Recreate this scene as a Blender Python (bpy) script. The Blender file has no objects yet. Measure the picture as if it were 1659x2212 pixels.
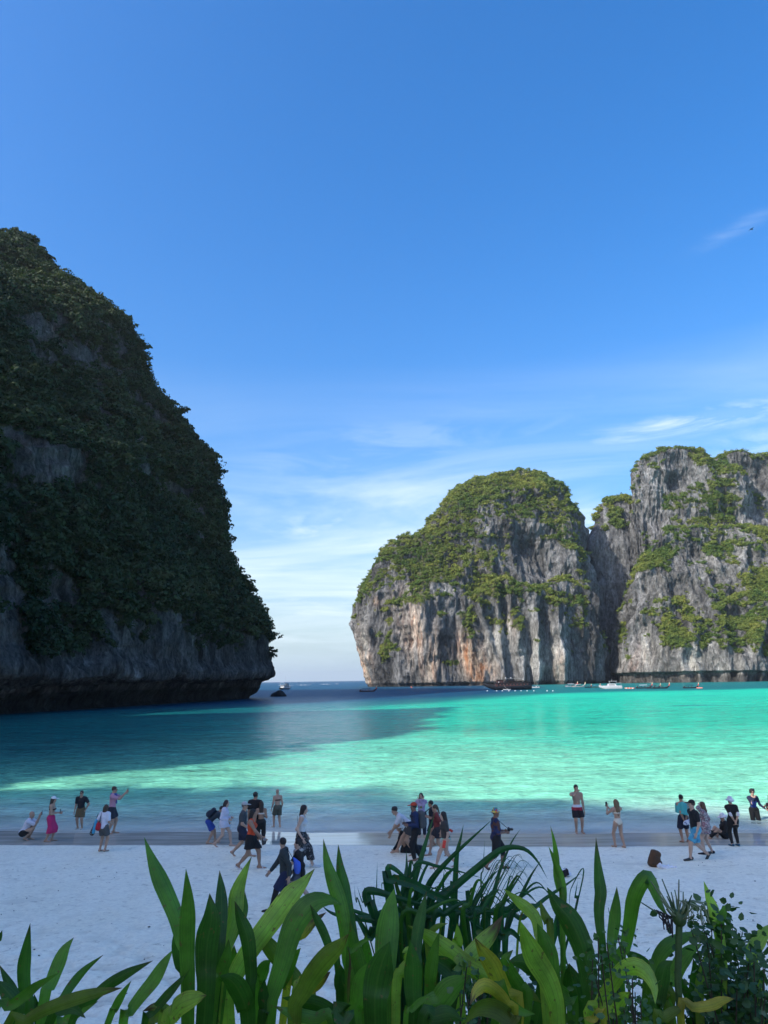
import bpy, bmesh, math, random
import numpy as np
from mathutils import Vector, Matrix
SC = bpy.context.scene
COL = SC.collection
R_ = math.radians
random.seed(7); RNG = np.random.default_rng(7)

# ------------------------------------------------------------------ camera
EYE = 5.6
FV = 1600.0                      # focal length, in units of a 1659 x 2212 picture
CX, CY = 829.5, 1106.0
PITCH, ROLL = R_(12.79), R_(0.9)
CAM_ROT = Matrix.Rotation(math.pi/2 + PITCH, 3, 'X') @ Matrix.Rotation(-ROLL, 3, 'Z')
cam_d = bpy.data.cameras.new('camera'); cam = bpy.data.objects.new('camera', cam_d); COL.objects.link(cam)
cam.matrix_world = Matrix.Translation((0, 0, EYE)) @ CAM_ROT.to_4x4()
cam_d.sensor_fit = 'VERTICAL'; cam_d.sensor_height = 24; cam_d.lens = 24*FV/2212
cam_d.clip_start = 0.05; cam_d.clip_end = 90000
SC.camera = cam
MR = np.array(CAM_ROT)

def ray(x, y):
    d = MR @ np.array([(x-CX)/FV, -(y-CY)/FV, -1.0]); return d
def at_z(x, y, z=0.0):           # point of the ground plane seen at a place of the picture
    d = ray(x, y); t = (z-EYE)/d[2]; return np.array([0, 0, EYE])+d*t
def at_y(x, y, Y):
    d = ray(x, y); t = Y/d[1]; return np.array([0, 0, EYE])+d*t
def proj(P):
    q = (np.asarray(P)-np.array([0, 0, EYE])) @ MR
    return CX+FV*q[..., 0]/-q[..., 2], CY-FV*q[..., 1]/-q[..., 2]

# ------------------------------------------------------------------ light
SUN_AZ = math.atan2(-0.82, -0.57)          # clockwise from +Y: behind the camera's left shoulder
SUN_EL = R_(38.5)
SUN = np.array([math.sin(SUN_AZ)*math.cos(SUN_EL), math.cos(SUN_AZ)*math.cos(SUN_EL), math.sin(SUN_EL)])
W = bpy.data.worlds.new('World'); SC.world = W; W.use_nodes = True
wn, wl = W.node_tree.nodes, W.node_tree.links
wn.clear()
wo = wn.new('ShaderNodeOutputWorld'); bg = wn.new('ShaderNodeBackground'); wl.new(bg.outputs[0], wo.inputs[0])
sky = wn.new('ShaderNodeTexSky'); sky.sky_type = 'NISHITA'; sky.sun_disc = False
sky.sun_elevation = SUN_EL; sky.sun_rotation = SUN_AZ
sky.altitude = 0; sky.air_density = 1.0; sky.dust_density = 1.6; sky.ozone_density = 2.2
bg.inputs['Strength'].default_value = 0.15
def wnode(t, **k):
    n = wn.new(t)
    for a, b in k.items(): setattr(n, a, b)
    return n
def wmath(op, a, b=None, c=None, clamp=False):
    n = wn.new('ShaderNodeMath'); n.operation = op; n.use_clamp = clamp
    for i, v in enumerate((a, b, c)):
        if v is None: continue
        if hasattr(v, 'links'): wl.new(v, n.inputs[i])
        else: n.inputs[i].default_value = v
    return n.outputs[0]
tc = wnode('ShaderNodeTexCoord'); sep = wnode('ShaderNodeSeparateXYZ'); wl.new(tc.outputs['Generated'], sep.inputs[0])
zc = wmath('MAXIMUM', sep.outputs[2], 0.0)
zz = wmath('ADD', zc, 0.10)
px = wmath('DIVIDE', sep.outputs[0], zz); py = wmath('DIVIDE', sep.outputs[1], zz)
cmb = wnode('ShaderNodeCombineXYZ'); wl.new(px, cmb.inputs[0]); wl.new(py, cmb.inputs[1])
mp = wnode('ShaderNodeMapping'); wl.new(cmb.outputs[0], mp.inputs[0])
mp.inputs['Rotation'].default_value = (0, 0, R_(-14)); mp.inputs['Scale'].default_value = (0.55, 1.25, 1); mp.inputs['Location'].default_value = (3.1, 0.4, 0)
n1 = wnode('ShaderNodeTexNoise'); wl.new(mp.outputs[0], n1.inputs['Vector'])
n1.inputs['Scale'].default_value = 0.9; n1.inputs['Detail'].default_value = 9; n1.inputs['Roughness'].default_value = 0.6; n1.inputs['Distortion'].default_value = 0.9
n2 = wnode('ShaderNodeTexNoise'); wl.new(cmb.outputs[0], n2.inputs['Vector'])
n2.inputs['Scale'].default_value = 0.33; n2.inputs['Detail'].default_value = 3
c1 = wmath('MULTIPLY', wmath('SUBTRACT', n1.outputs[0], 0.40), 3.8, clamp=True)
c2 = wmath('MULTIPLY', wmath('SUBTRACT', n2.outputs[0], 0.36), 5, clamp=True)
low = wmath('SUBTRACT', 1.0, wmath('MULTIPLY', wmath('ABSOLUTE', wmath('SUBTRACT', sep.outputs[2], 0.13)), 3.6), clamp=True)
cl = wmath('MULTIPLY', wmath('MULTIPLY', c1, c2), low)
hz = wmath('POWER', wmath('SUBTRACT', 1.0, zc), 9.0)       # milky air low over the sea
cl = wmath('MULTIPLY', cl, 0.95)
n3 = wnode('ShaderNodeTexNoise'); mp3 = wnode('ShaderNodeMapping'); wl.new(tc.outputs['Generated'], mp3.inputs[0]); mp3.inputs['Scale'].default_value = (1, 1, 4.5); mp3.inputs['Rotation'].default_value = (0, R_(-9), 0)
wl.new(mp3.outputs[0], n3.inputs['Vector']); n3.inputs['Scale'].default_value = 7; n3.inputs['Detail'].default_value = 9; n3.inputs['Roughness'].default_value = .62; n3.inputs['Distortion'].default_value = .6
def wisp(vx_, vy_, w, h, amt, tilt=0):        # a patch of thin cirrus hanging in one part of the sky
    d = ray(vx_, vy_); d = d/np.linalg.norm(d); e1 = np.cross(d, [0, 0, 1.]); e1 /= np.linalg.norm(e1); e2 = np.cross(e1, d); c, s = math.cos(R_(tilt)), math.sin(R_(tilt)); e1, e2 = e1*c+e2*s, e2*c-e1*s
    o = wnode('ShaderNodeVectorMath', operation='SUBTRACT'); wl.new(tc.outputs['Generated'], o.inputs[0]); o.inputs[1].default_value = tuple(d); r = []
    for e, q in ((e1, w), (e2, h)):
        m = wnode('ShaderNodeVectorMath', operation='DOT_PRODUCT'); wl.new(o.outputs[0], m.inputs[0]); m.inputs[1].default_value = tuple(e/q); r.append(wmath('MULTIPLY', m.outputs['Value'], m.outputs['Value']))
    g = wmath('POWER', 2.718, wmath('MULTIPLY', wmath('ADD', r[0], r[1]), -1.0))
    f = wmath('MULTIPLY', wmath('SUBTRACT', n3.outputs[0], .44), 5.0, clamp=True)
    return wmath('MULTIPLY', wmath('MULTIPLY', g, wmath('ADD', wmath('MULTIPLY', f, .8), .12)), amt)
for q in [(1540, 903, .13, .014, .75, 2), (1575, 503, .040, .008, .17, 14), (1680, 955, .08, .02, .5, 0), (700, 1290, .13, .055, .9, 0), (760, 1130, .14, .022, .65, 6), (640, 1370, .12, .035, .8, 0), (860, 960, .30, .05, .15, 10), (1265, 1160, .03, .04, .8, 0)]:
    cl = wmath('MAXIMUM', cl, wisp(*q))
hsv = wnode('ShaderNodeHueSaturation'); wl.new(sky.outputs[0], hsv.inputs['Color'])
hsv.inputs['Saturation'].default_value = 1.40; hsv.inputs['Hue'].default_value = 0.505
mx = wnode('ShaderNodeMixRGB'); wl.new(cl, mx.inputs[0]); dk = wnode('ShaderNodeMixRGB'); dk.blend_type = 'MULTIPLY'; dk.inputs[0].default_value = 1; wl.new(hsv.outputs[0], dk.inputs[1])
dkf = wmath('SUBTRACT', 1.0, wmath('ADD', wmath('MULTIPLY', wmath('POWER', wmath('SUBTRACT', 1.0, zc), 4.0), .44), .10)); wl.new(dkf, dk.inputs[2])
wl.new(dk.outputs[0], mx.inputs[1]); mx.inputs[2].default_value = (4.0, 4.3, 4.5, 1)
mx2 = wnode('ShaderNodeMixRGB'); wl.new(wmath('MULTIPLY', hz, 0.85), mx2.inputs[0]); wl.new(mx.outputs[0], mx2.inputs[1]); mx2.inputs[2].default_value = (2.15, 2.85, 3.3, 1)
wl.new(mx2.outputs[0], bg.inputs[0])

sd = bpy.data.lights.new('sun', 'SUN'); sd.energy = 2.9; sd.angle = R_(0.7); sd.color = (1.0, 0.95, 0.86)
so = bpy.data.objects.new('sun', sd); COL.objects.link(so); so.location = (-300, -200, 300)
so.rotation_euler = Vector(SUN).to_track_quat('Z', 'Y').to_euler()
SC.view_settings.view_transform = 'Standard'; SC.view_settings.look = 'None'
SC.view_settings.gamma = 1; SC.view_settings.use_curve_mapping = False
SC.view_settings.exposure = 1.12
SC.cycles.use_denoising = True
SC.cycles.max_bounces = 6; SC.cycles.transparent_max_bounces = 8; SC.cycles.volume_bounces = 0
SC.cycles.use_adaptive_sampling = True

# ------------------------------------------------------------------ numpy helpers
def _h(ix, iy, iz, seed):
    h = (ix.astype(np.uint32)*np.uint32(374761393)) ^ (iy.astype(np.uint32)*np.uint32(668265263)) ^ (iz.astype(np.uint32)*np.uint32(2147483647)) ^ np.uint32((seed*1274126177) & 0xffffffff)
    h = (h ^ (h >> np.uint32(13)))*np.uint32(1274126177); h = (h ^ (h >> np.uint32(16)))*np.uint32(2246822519); h ^= h >> np.uint32(15)
    return h
_G = np.array([[math.cos(a)*math.sqrt(1-z*z), math.sin(a)*math.sqrt(1-z*z), z] for a, z in zip(np.arange(32)*2.39996, (np.arange(32)+.5)/16-1)], dtype=np.float32)
def pn(x, y, z, seed=0):
    x, y, z = [np.asarray(v, dtype=np.float32) for v in np.broadcast_arrays(x, y, z)]
    fx, fy, fz = np.floor(x), np.floor(y), np.floor(z)
    ix, iy, iz = fx.astype(np.int64), fy.astype(np.int64), fz.astype(np.int64)
    x, y, z = x-fx, y-fy, z-fz
    u, v, w = [t*t*t*(t*(t*6-15)+10) for t in (x, y, z)]
    r = 0
    for a in (0, 1):
        for b in (0, 1):
            for c in (0, 1):
                g = _G[_h((ix+a) & 0xffffffff, (iy+b) & 0xffffffff, (iz+c) & 0xffffffff, seed) & np.uint32(31)]
                d = g[..., 0]*(x-a)+g[..., 1]*(y-b)+g[..., 2]*(z-c)
                r = r+d*(u if a else 1-u)*(v if b else 1-v)*(w if c else 1-w)
    return r*1.5
def fbm(x, y, z, oct=4, seed=0, lac=2.03, gain=.5):
    r = 0; a = 1; s = 0
    for o in range(oct):
        r = r+a*pn(x, y, z, seed+o*17); s += a
        x, y, z = x*lac+13.7, y*lac+5.1, z*lac+9.3; a *= gain
    return r/s
def ridge(x, y, z, oct=4, seed=0, gain=.55):
    r = 0; a = 1; s = 0
    for o in range(oct):
        r = r+a*(1-2*np.abs(pn(x, y, z, seed+o*17))); s += a
        x, y, z = x*2.07+3.7, y*2.07+7.1, z*2.07+1.3; a *= gain
    return r/s-.42
def sstep(a, b, x):
    t = np.clip((x-a)/(b-a), 0, 1); return t*t*(3-2*t)
def lerp(a, b, t): return a+(b-a)*t

def grid_mesh(name, P, wrap=False, attrs=None, mat=None, smooth=True, props=None, parent=None, flip=False):
    n, m = P.shape[:2]
    idx = np.arange(n*m).reshape(n, m)
    nn = n if wrap else n-1
    i0 = idx[np.arange(nn)][:, :-1]; i1 = idx[(np.arange(nn)+1) % n][:, :-1]
    i2 = idx[(np.arange(nn)+1) % n][:, 1:]; i3 = idx[np.arange(nn)][:, 1:]
    F = np.stack([i0, i1, i2, i3], -1).reshape(-1, 4)
    if flip: F = F[:, ::-1]
    return raw_mesh(name, P.reshape(-1, 3), F, attrs, mat, smooth, props, parent)
def raw_data(name, V, F, smooth=True):
    V = np.asarray(V, dtype=np.float32); F = np.asarray(F)
    me = bpy.data.meshes.new(name); k = F.shape[1]
    me.vertices.add(len(V)); me.vertices.foreach_set('co', V.reshape(-1))
    me.loops.add(F.size); me.loops.foreach_set('vertex_index', F.reshape(-1).astype(np.int32))
    me.polygons.add(len(F)); me.polygons.foreach_set('loop_start', (np.arange(len(F))*k).astype(np.int32))
    me.update(calc_edges=True)
    if smooth: me.polygons.foreach_set('use_smooth', np.ones(len(F), dtype=bool))
    return me
def raw_mesh(name, V, F, attrs=None, mat=None, smooth=True, props=None, parent=None):
    me = raw_data(name, V, F, smooth)
    for k, (typ, arr) in (attrs or {}).items():
        at = me.attributes.new(k, typ, 'POINT')
        at.data.foreach_set('color' if typ == 'FLOAT_COLOR' else 'value', np.asarray(arr, dtype=np.float32).reshape(-1))
    if mat: me.materials.append(mat)
    o = bpy.data.objects.new(name, me); COL.objects.link(o)
    if parent: o.parent = parent
    for k, v in (props or {}).items(): o[k] = v
    return o
def thing(name, label, cat, loc=(0, 0, 0), rz=0, group=None):
    o = bpy.data.objects.new(name, None); COL.objects.link(o); o.location = loc; o.rotation_euler = (0, 0, rz)
    o['label'] = label; o['category'] = cat
    if group: o['group'] = group
    return o

# ------------------------------------------------------------------ materials
class NT:
    def __init__(s, name):
        s.m = bpy.data.materials.new(name); s.m.use_nodes = True
        s.n = s.m.node_tree.nodes; s.l = s.m.node_tree.links
        s.b = s.n['Principled BSDF']; s.out = s.n['Material Output']
    def new(s, t, **k):
        n = s.n.new('ShaderNode'+t)
        for a, v in k.items():
            if a in n.inputs: s.put(n, a, v)
            else: setattr(n, a, v)
        return n
    def put(s, n, a, v):
        if hasattr(v, 'links'): s.l.new(v, n.inputs[a])
        else: n.inputs[a].default_value = v
    def math(s, op, a, b=None, clamp=False):
        n = s.n.new('ShaderNodeMath'); n.operation = op; n.use_clamp = clamp
        s.put(n, 0, a)
        if b is not None: s.put(n, 1, b)
        return n.outputs[0]
    def mix(s, f, a, b, mode='MIX'):
        n = s.n.new('ShaderNodeMixRGB'); n.blend_type = mode; s.put(n, 0, f)
        for i, v in ((1, a), (2, b)):
            if isinstance(v, (tuple, list)): v = tuple(v)+(1,)*(4-len(v))
            s.put(n, i, v)
        return n.outputs[0]
    def ramp(s, f, pts):
        n = s.n.new('ShaderNodeValToRGB'); s.l.new(f, n.inputs[0]); e = n.color_ramp.elements
        while len(e) < len(pts): e.new(.5)
        for i, (p, c) in enumerate(pts):
            e[i].position = p; e[i].color = (c, c, c, 1) if isinstance(c, (int, float)) else tuple(c)+(1,)
        return n.outputs[0]
    def noise(s, vec, scale, detail=4, rough=.55, dist=0):
        n = s.new('TexNoise', Scale=scale, Detail=detail, Roughness=rough, Distortion=dist); s.l.new(vec, n.inputs['Vector']); return n.outputs[0]
    def map(s, vec, scale=(1, 1, 1), rot=(0, 0, 0)):
        n = s.new('Mapping'); s.l.new(vec, n.inputs[0]); n.inputs['Scale'].default_value = scale; n.inputs['Rotation'].default_value = rot; return n.outputs[0]
    def bump(s, h, strength, dist, normal=None):
        n = s.new('Bump', Strength=strength, Distance=dist); s.l.new(h, n.inputs['Height'])
        if normal: s.l.new(normal, n.inputs['Normal'])
        return n.outputs[0]
    def set(s, **k):
        for a, v in k.items():
            a = a.replace('_', ' ')
            if isinstance(v, (tuple, list)): v = tuple(v)+(1,)*(4-len(v)) if len(v) == 3 and 'Color' in a else v
            s.put(s.b, a, v)
_cache = {}
def plain(name, col, rough=.7, var=.12, scale=20, metal=0, bump=.15, **kw):
    key = (name, tuple(col), rough)
    if key in _cache: return _cache[key]
    t = NT(name); co = t.new('TexCoord').outputs['Object']
    nz = t.noise(co, scale, 4)
    f = t.ramp(nz, [(.3, 1-var), (.7, 1+var)])
    t.set(Base_Color=t.mix(1, tuple(col), f, 'MULTIPLY'), Roughness=rough, Metallic=metal, **kw)
    if bump: t.set(Normal=t.bump(nz, bump, .02))
    _cache[key] = t.m
    return t.m

def rock_material(name, k):         # k: size of the relief, metres per feature
    t = NT(name); co = t.new('TexCoord').outputs['Object']
    col = t.new('Attribute', attribute_name='Col').outputs['Color']
    st = t.noise(t.map(co, (1/k, 1/k, .22/k)), 1.0, 8, .7, .8)
    st2 = t.noise(t.map(co, (.25/k, .25/k, .05/k)), 1.0, 5, .6)
    fine = t.noise(t.map(co, (3/k, 3/k, 1.6/k)), 1.0, 6, .7)
    strat = t.noise(t.map(co, (.12/k, .12/k, 1.3/k), (.10, .07, 0)), 1.0, 5, .6, .3)
    f = t.ramp(st, [(.34, .26), (.44, .72), (.54, 1.05), (.68, 1.7)])
    g = t.ramp(st2, [(.36, .62), (.62, 1.3)])
    h = t.ramp(fine, [(.36, .55), (.64, 1.4)])
    c = t.mix(1, t.mix(1, t.mix(1, col, f, 'MULTIPLY'), g, 'MULTIPLY'), h, 'MULTIPLY')
    t.set(Base_Color=c, Roughness=.93, Specular_IOR_Level=.25)
    b1 = t.bump(st, 1.0, k*1.6); b2 = t.bump(strat, .7, k*.5, b1); b3 = t.bump(fine, 1.0, k*.5, b2)
    t.set(Normal=b3)
    return t.m
# ================================================================== LARGE STRUCTURE: cliffs
def blob(x, y, cx, cy, rx, ry, a=0.0):
    c, s = math.cos(R_(a)), math.sin(R_(a)); dx, dy = x-cx, y-cy
    u, v = (dx*c+dy*s)/rx, (-dx*s+dy*c)/ry
    return np.exp(-(u*u+v*v)*1.1)
def normals_of(P, wrap):
    if wrap: du = np.roll(P, -1, 0)-np.roll(P, 1, 0)
    else: du = np.gradient(P, axis=0)
    dv = np.gradient(P, axis=1)
    n = np.cross(du, dv); l = np.linalg.norm(n, axis=-1, keepdims=True); return n/np.maximum(l, 1e-9)
ROCK_NEAR = rock_material('limestone_near', 2.2)
ROCK_FAR = rock_material('limestone_far', 6.5)

def rock_colours(P, N, k, veg, ochre, pale, seed=0):
    x, y, z = P[..., 0]/k, P[..., 1]/k, P[..., 2]/k
    t = fbm(x*.22, y*.22, z*.06, 4, seed+50)*.5+.5
    base = np.array([.20, .20, .203])[None, None]*(.45+.95*t[..., None])
    base = lerp(base, np.array([.50, .485, .44])[None, None], pale[..., None])
    st = np.clip(fbm(x*.9, y*.9, z*.10, 3, seed+61)*2.0+.72, 0, 1)
    och = lerp(np.array([.60, .27, .13]), np.array([.80, .64, .50]), st[..., None])
    base = lerp(base, och, ochre[..., None])
    soil = lerp(np.array([.050, .070, .022]), np.array([.17, .165, .060]), np.clip(fbm(x, y, z, 3, seed+5)*1.5+.5, 0, 1)[..., None])
    base = lerp(base, soil, veg[..., None])
    return np.concatenate([base, np.ones(base.shape[:2]+(1,))], -1)

SCAT = {}
def sample_points(P, w, count, rng):
    Pf = P.reshape(-1, 3); wf = np.maximum(w.reshape(-1), 0).astype(np.float64); wf /= wf.sum()
    i = rng.choice(len(Pf), size=count, p=wf, replace=True)
    return i
def cell_area(P):
    du = np.gradient(P, axis=0); dv = np.gradient(P, axis=1)
    return np.linalg.norm(np.cross(du, dv), axis=-1)

# ---- left headland: footprint slid along one direction as it rises
SILL = [(0, 501), (30, 511), (74, 516), (87, 541), (114, 561), (144, 583), (183.5, 603), (218, 630), (248, 652), (283, 690), (307.6, 734), (322, 769), (347, 813.6),
        (382, 878), (417, 925), (436.6, 955), (468, 976), (479, 1017), (486, 1061.6), (501, 1111), (511, 1171), (526, 1230), (545.7, 1290), (566, 1335), (578, 1384), (585, 1433), (588, 1460), (572, 1490), (556, 1508)]
TIP = at_z(556, 1508); DIRL = np.array([-.97, .25])
prof = []
for x, y in SILL[::-1]:
    d = ray(x, y)       # intersect with the vertical plane through TIP along DIRL
    A = np.array([[d[0], -DIRL[0]], [d[1], -DIRL[1]]]); t, s = np.linalg.solve(A, TIP[:2])
    prof.append((s, EYE+d[2]*t))
prof += [(prof[-1][0]+25, prof[-1][1]+14), (prof[-1][0]+60, prof[-1][1]+22), (prof[-1][0]+110, prof[-1][1]+20)]
prof = np.array(prof)
arc = np.concatenate([[0], np.cumsum(np.hypot(*np.diff(prof, axis=0).T))])
def build_headland():
    nu, nv = 520, 620
    v = np.linspace(0, 1, nv)**1.0*arc[-1]
    S = np.interp(v, arc, prof[:, 0]); Z = np.interp(v, arc, prof[:, 1])
    Z[0] = -1.5
    g = [np.array([-100., 60.]), at_z(-260, 1562)[:2], at_z(-120, 1556)[:2], at_z(0, 1546)[:2], at_z(110, 1538)[:2], at_z(200, 1533)[:2], at_z(300, 1526)[:2], at_z(400, 1519)[:2], at_z(480, 1514)[:2], at_z(530, 1511)[:2], TIP[:2], TIP[:2]+np.array([-5, 12]), TIP[:2]+np.array([-18, 24]), TIP[:2]+np.array([-50, 38]), TIP[:2]+np.array([-140, 60])]
    g = np.array(g)
    for _ in range(3):          # round the corners
        q = [g[0]]
        for a, b in zip(g[:-1], g[1:]): q += [a*.75+b*.25, a*.25+b*.75]
        q.append(g[-1]); g = np.array(q)
    d = np.concatenate([[0], np.cumsum(np.hypot(*np.diff(g, axis=0).T))])
    wgt = np.where(g[:, 0] < -95, .35, 1.0); wd = np.concatenate([[0], np.cumsum(np.hypot(*np.diff(g, axis=0).T)*wgt[1:])])
    u = np.linspace(0, wd[-1], nu)
    X = np.interp(u, wd, g[:, 0]); Y = np.interp(u, wd, g[:, 1])
    P = np.zeros((nu, nv, 3))
    g_ = np.clip(np.hypot(X, Y)/np.hypot(*TIP[:2]), .30, 1.0)[:, None]**.95
    g_ = lerp(1.0, g_, sstep(0, 12, Z[None]))*1.0
    P[..., 0] = X[:, None]+DIRL[0]*S[None]*g_; P[..., 1] = Y[:, None]+DIRL[1]*S[None]*g_; P[..., 2] = Z[None]*g_
    N = normals_of(P, False)
    if N[nu//2, nv//2, 0] < 0: N = -N
    Nh = N.copy(); Nh[..., 2] *= .35; Nh /= np.linalg.norm(Nh, axis=-1, keepdims=True)
    x, y, z = P[..., 0], P[..., 1], P[..., 2]
    edge = sstep(0, 14, np.hypot(x-TIP[0], y-TIP[1])+z*.0)      # keep the tip's outline
    wx = fbm(x*.03, y*.03, z*.03, 3, 3)*8
    D = 6.5*ridge((x+wx)*.022, (y+wx)*.022, z*.012, 4, 11)*sstep(4, 30, z)*lerp(.35, 1, edge)
    D += 3.2*fbm((x+wx)*.085, (y)*.085, z*.02, 4, 21)*sstep(2, 12, z)
    D += 1.6*ridge(x*.16, y*.16, z*.055, 4, 31)*sstep(1, 8, z)
    D += 1.0*fbm(x*.05, y*.05, z*.33, 3, 41)*sstep(2, 14, z)
    D += .75*fbm(x*.6, y*.6, z*.26, 3, 47)+.8*ridge(x*.33, y*.33, z*.12, 3, 48)
    D -= 5.0*sstep(18, 60, z)
    # notch worn by the tide under an overhang
    roof = 6.3+1.9*fbm(x*.05, y*.05, 0*z, 3, 77)+1.2*ridge(x*.35, y*.35, 0*z, 2, 78)
    D += -5.5*(1-sstep(roof-.9, roof+.5, z))*sstep(-1.5, 1.0, z)*lerp(.25, 1, edge)-3.0*(1-sstep(-1, 1.2, z))
    D += 1.8*np.exp(-((z-roof-2.4)/2.5)**2)
    P = P+Nh*D[..., None]
    N = normals_of(P, False)
    if N[nu//2, nv//2, 0] < 0: N = -N
    vx, vy = proj(P)
    m = .57+.9*fbm(x*.04, y*.04, z*.03, 4, 91)+.9*(N[..., 2]-.38)+.85*fbm(x*.25, y*.25, z*.16, 3, 92)
    for b in [(260, 760, 20, 60, -20, .4), (300, 960, 18, 70, -10, .5), (430, 1150, 14, 70, -8, .5), (160, 1150, 30, 40, 0, .4), (350, 1130, 16, 50, 0, .4), (40, 950, 30, 60, 0, .5), (230, 1330, 24, 50, 0, .4), (450, 1280, 16, 50, 0, .4), (105, 690, 45, 45, 0, .9), (130, 700, 60, 25, 60, .5), (180, 770, 50, 45, 20, .7), (120, 990, 75, 50, 35, 1.0), (228, 880, 26, 48, -15, .65), (275, 1075, 16, 40, 0, .6),
              (330, 900, 20, 35, 0, .45), (118, 1290, 50, 75, 30, .95), (15, 1340, 34, 190, 0, 1.2), (330, 1445, 230, 34, 4, .85), (300, 1240, 26, 30, 0, .7), (372, 1350, 32, 60, -10, .8), (205, 1065, 24, 24, 0, .5), (470, 1400, 60, 60, 0, .45), (400, 1060, 16, 60, -8, .35), (540, 1420, 40, 60, 0, .5),(60,770,30,30,0,.4)]:
        m = m-b[5]*blob(vx, vy, *b[:4], b[4])
    for b in [(60, 590, 80, 60, 0, .6), (200, 1180, 130, 90, 20, .6), (120, 1420, 50, 60, 0, .9), (420, 1250, 60, 90, 0, .5), (50, 860, 60, 60, 0, .5)]:
        m = m+b[5]*blob(vx, vy, *b[:4], b[4])
    m = m*sstep(7, 16, z)+ -.6*(1-sstep(7, 16, z))
    veg = sstep(.30, .46, m)
    pale = np.clip(.35*blob(vx, vy, 105, 690, 50, 60)+.5*blob(vx, vy, 330, 1440, 240, 50)+.35*blob(vx, vy, 15, 1330, 40, 200)+.25*blob(vx, vy, 120, 990, 80, 60), 0, 1)*np.clip(.6+fbm(x*.2, y*.2, z*.04, 3, 66), 0, 1)
    och = np.clip(blob(vx, vy, 118, 708, 8, 14)+blob(vx, vy, 203, 1010, 20, 26)+.8*blob(vx, vy, 400, 1210, 6, 10), 0, 1)*np.clip(fbm(x*.3, y*.3, z*.06, 3, 67)*2+.5, 0, 1)*.6
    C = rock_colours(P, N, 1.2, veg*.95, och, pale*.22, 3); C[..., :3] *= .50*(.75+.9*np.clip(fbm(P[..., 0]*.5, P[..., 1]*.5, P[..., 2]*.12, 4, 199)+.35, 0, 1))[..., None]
    C[..., :3] *= lerp(np.ones(3), np.array([.22, .26, .27]), (1-sstep(1.0, roof*1.0, z))[..., None])      # rock turns darker and cooler from the notch roof down to the water
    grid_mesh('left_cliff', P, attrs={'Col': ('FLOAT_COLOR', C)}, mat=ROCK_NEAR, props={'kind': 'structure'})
    vis = (vx > -60) & (vx < 640) & (N[..., 1]*0 == 0)
    w = cell_area(P)*sstep(.30, .5, m)*np.where(vis, 1, .06)
    # the picture magnifies what is near
    SCAT['near'] = (P, N, w, Nh)
build_headland()

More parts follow.
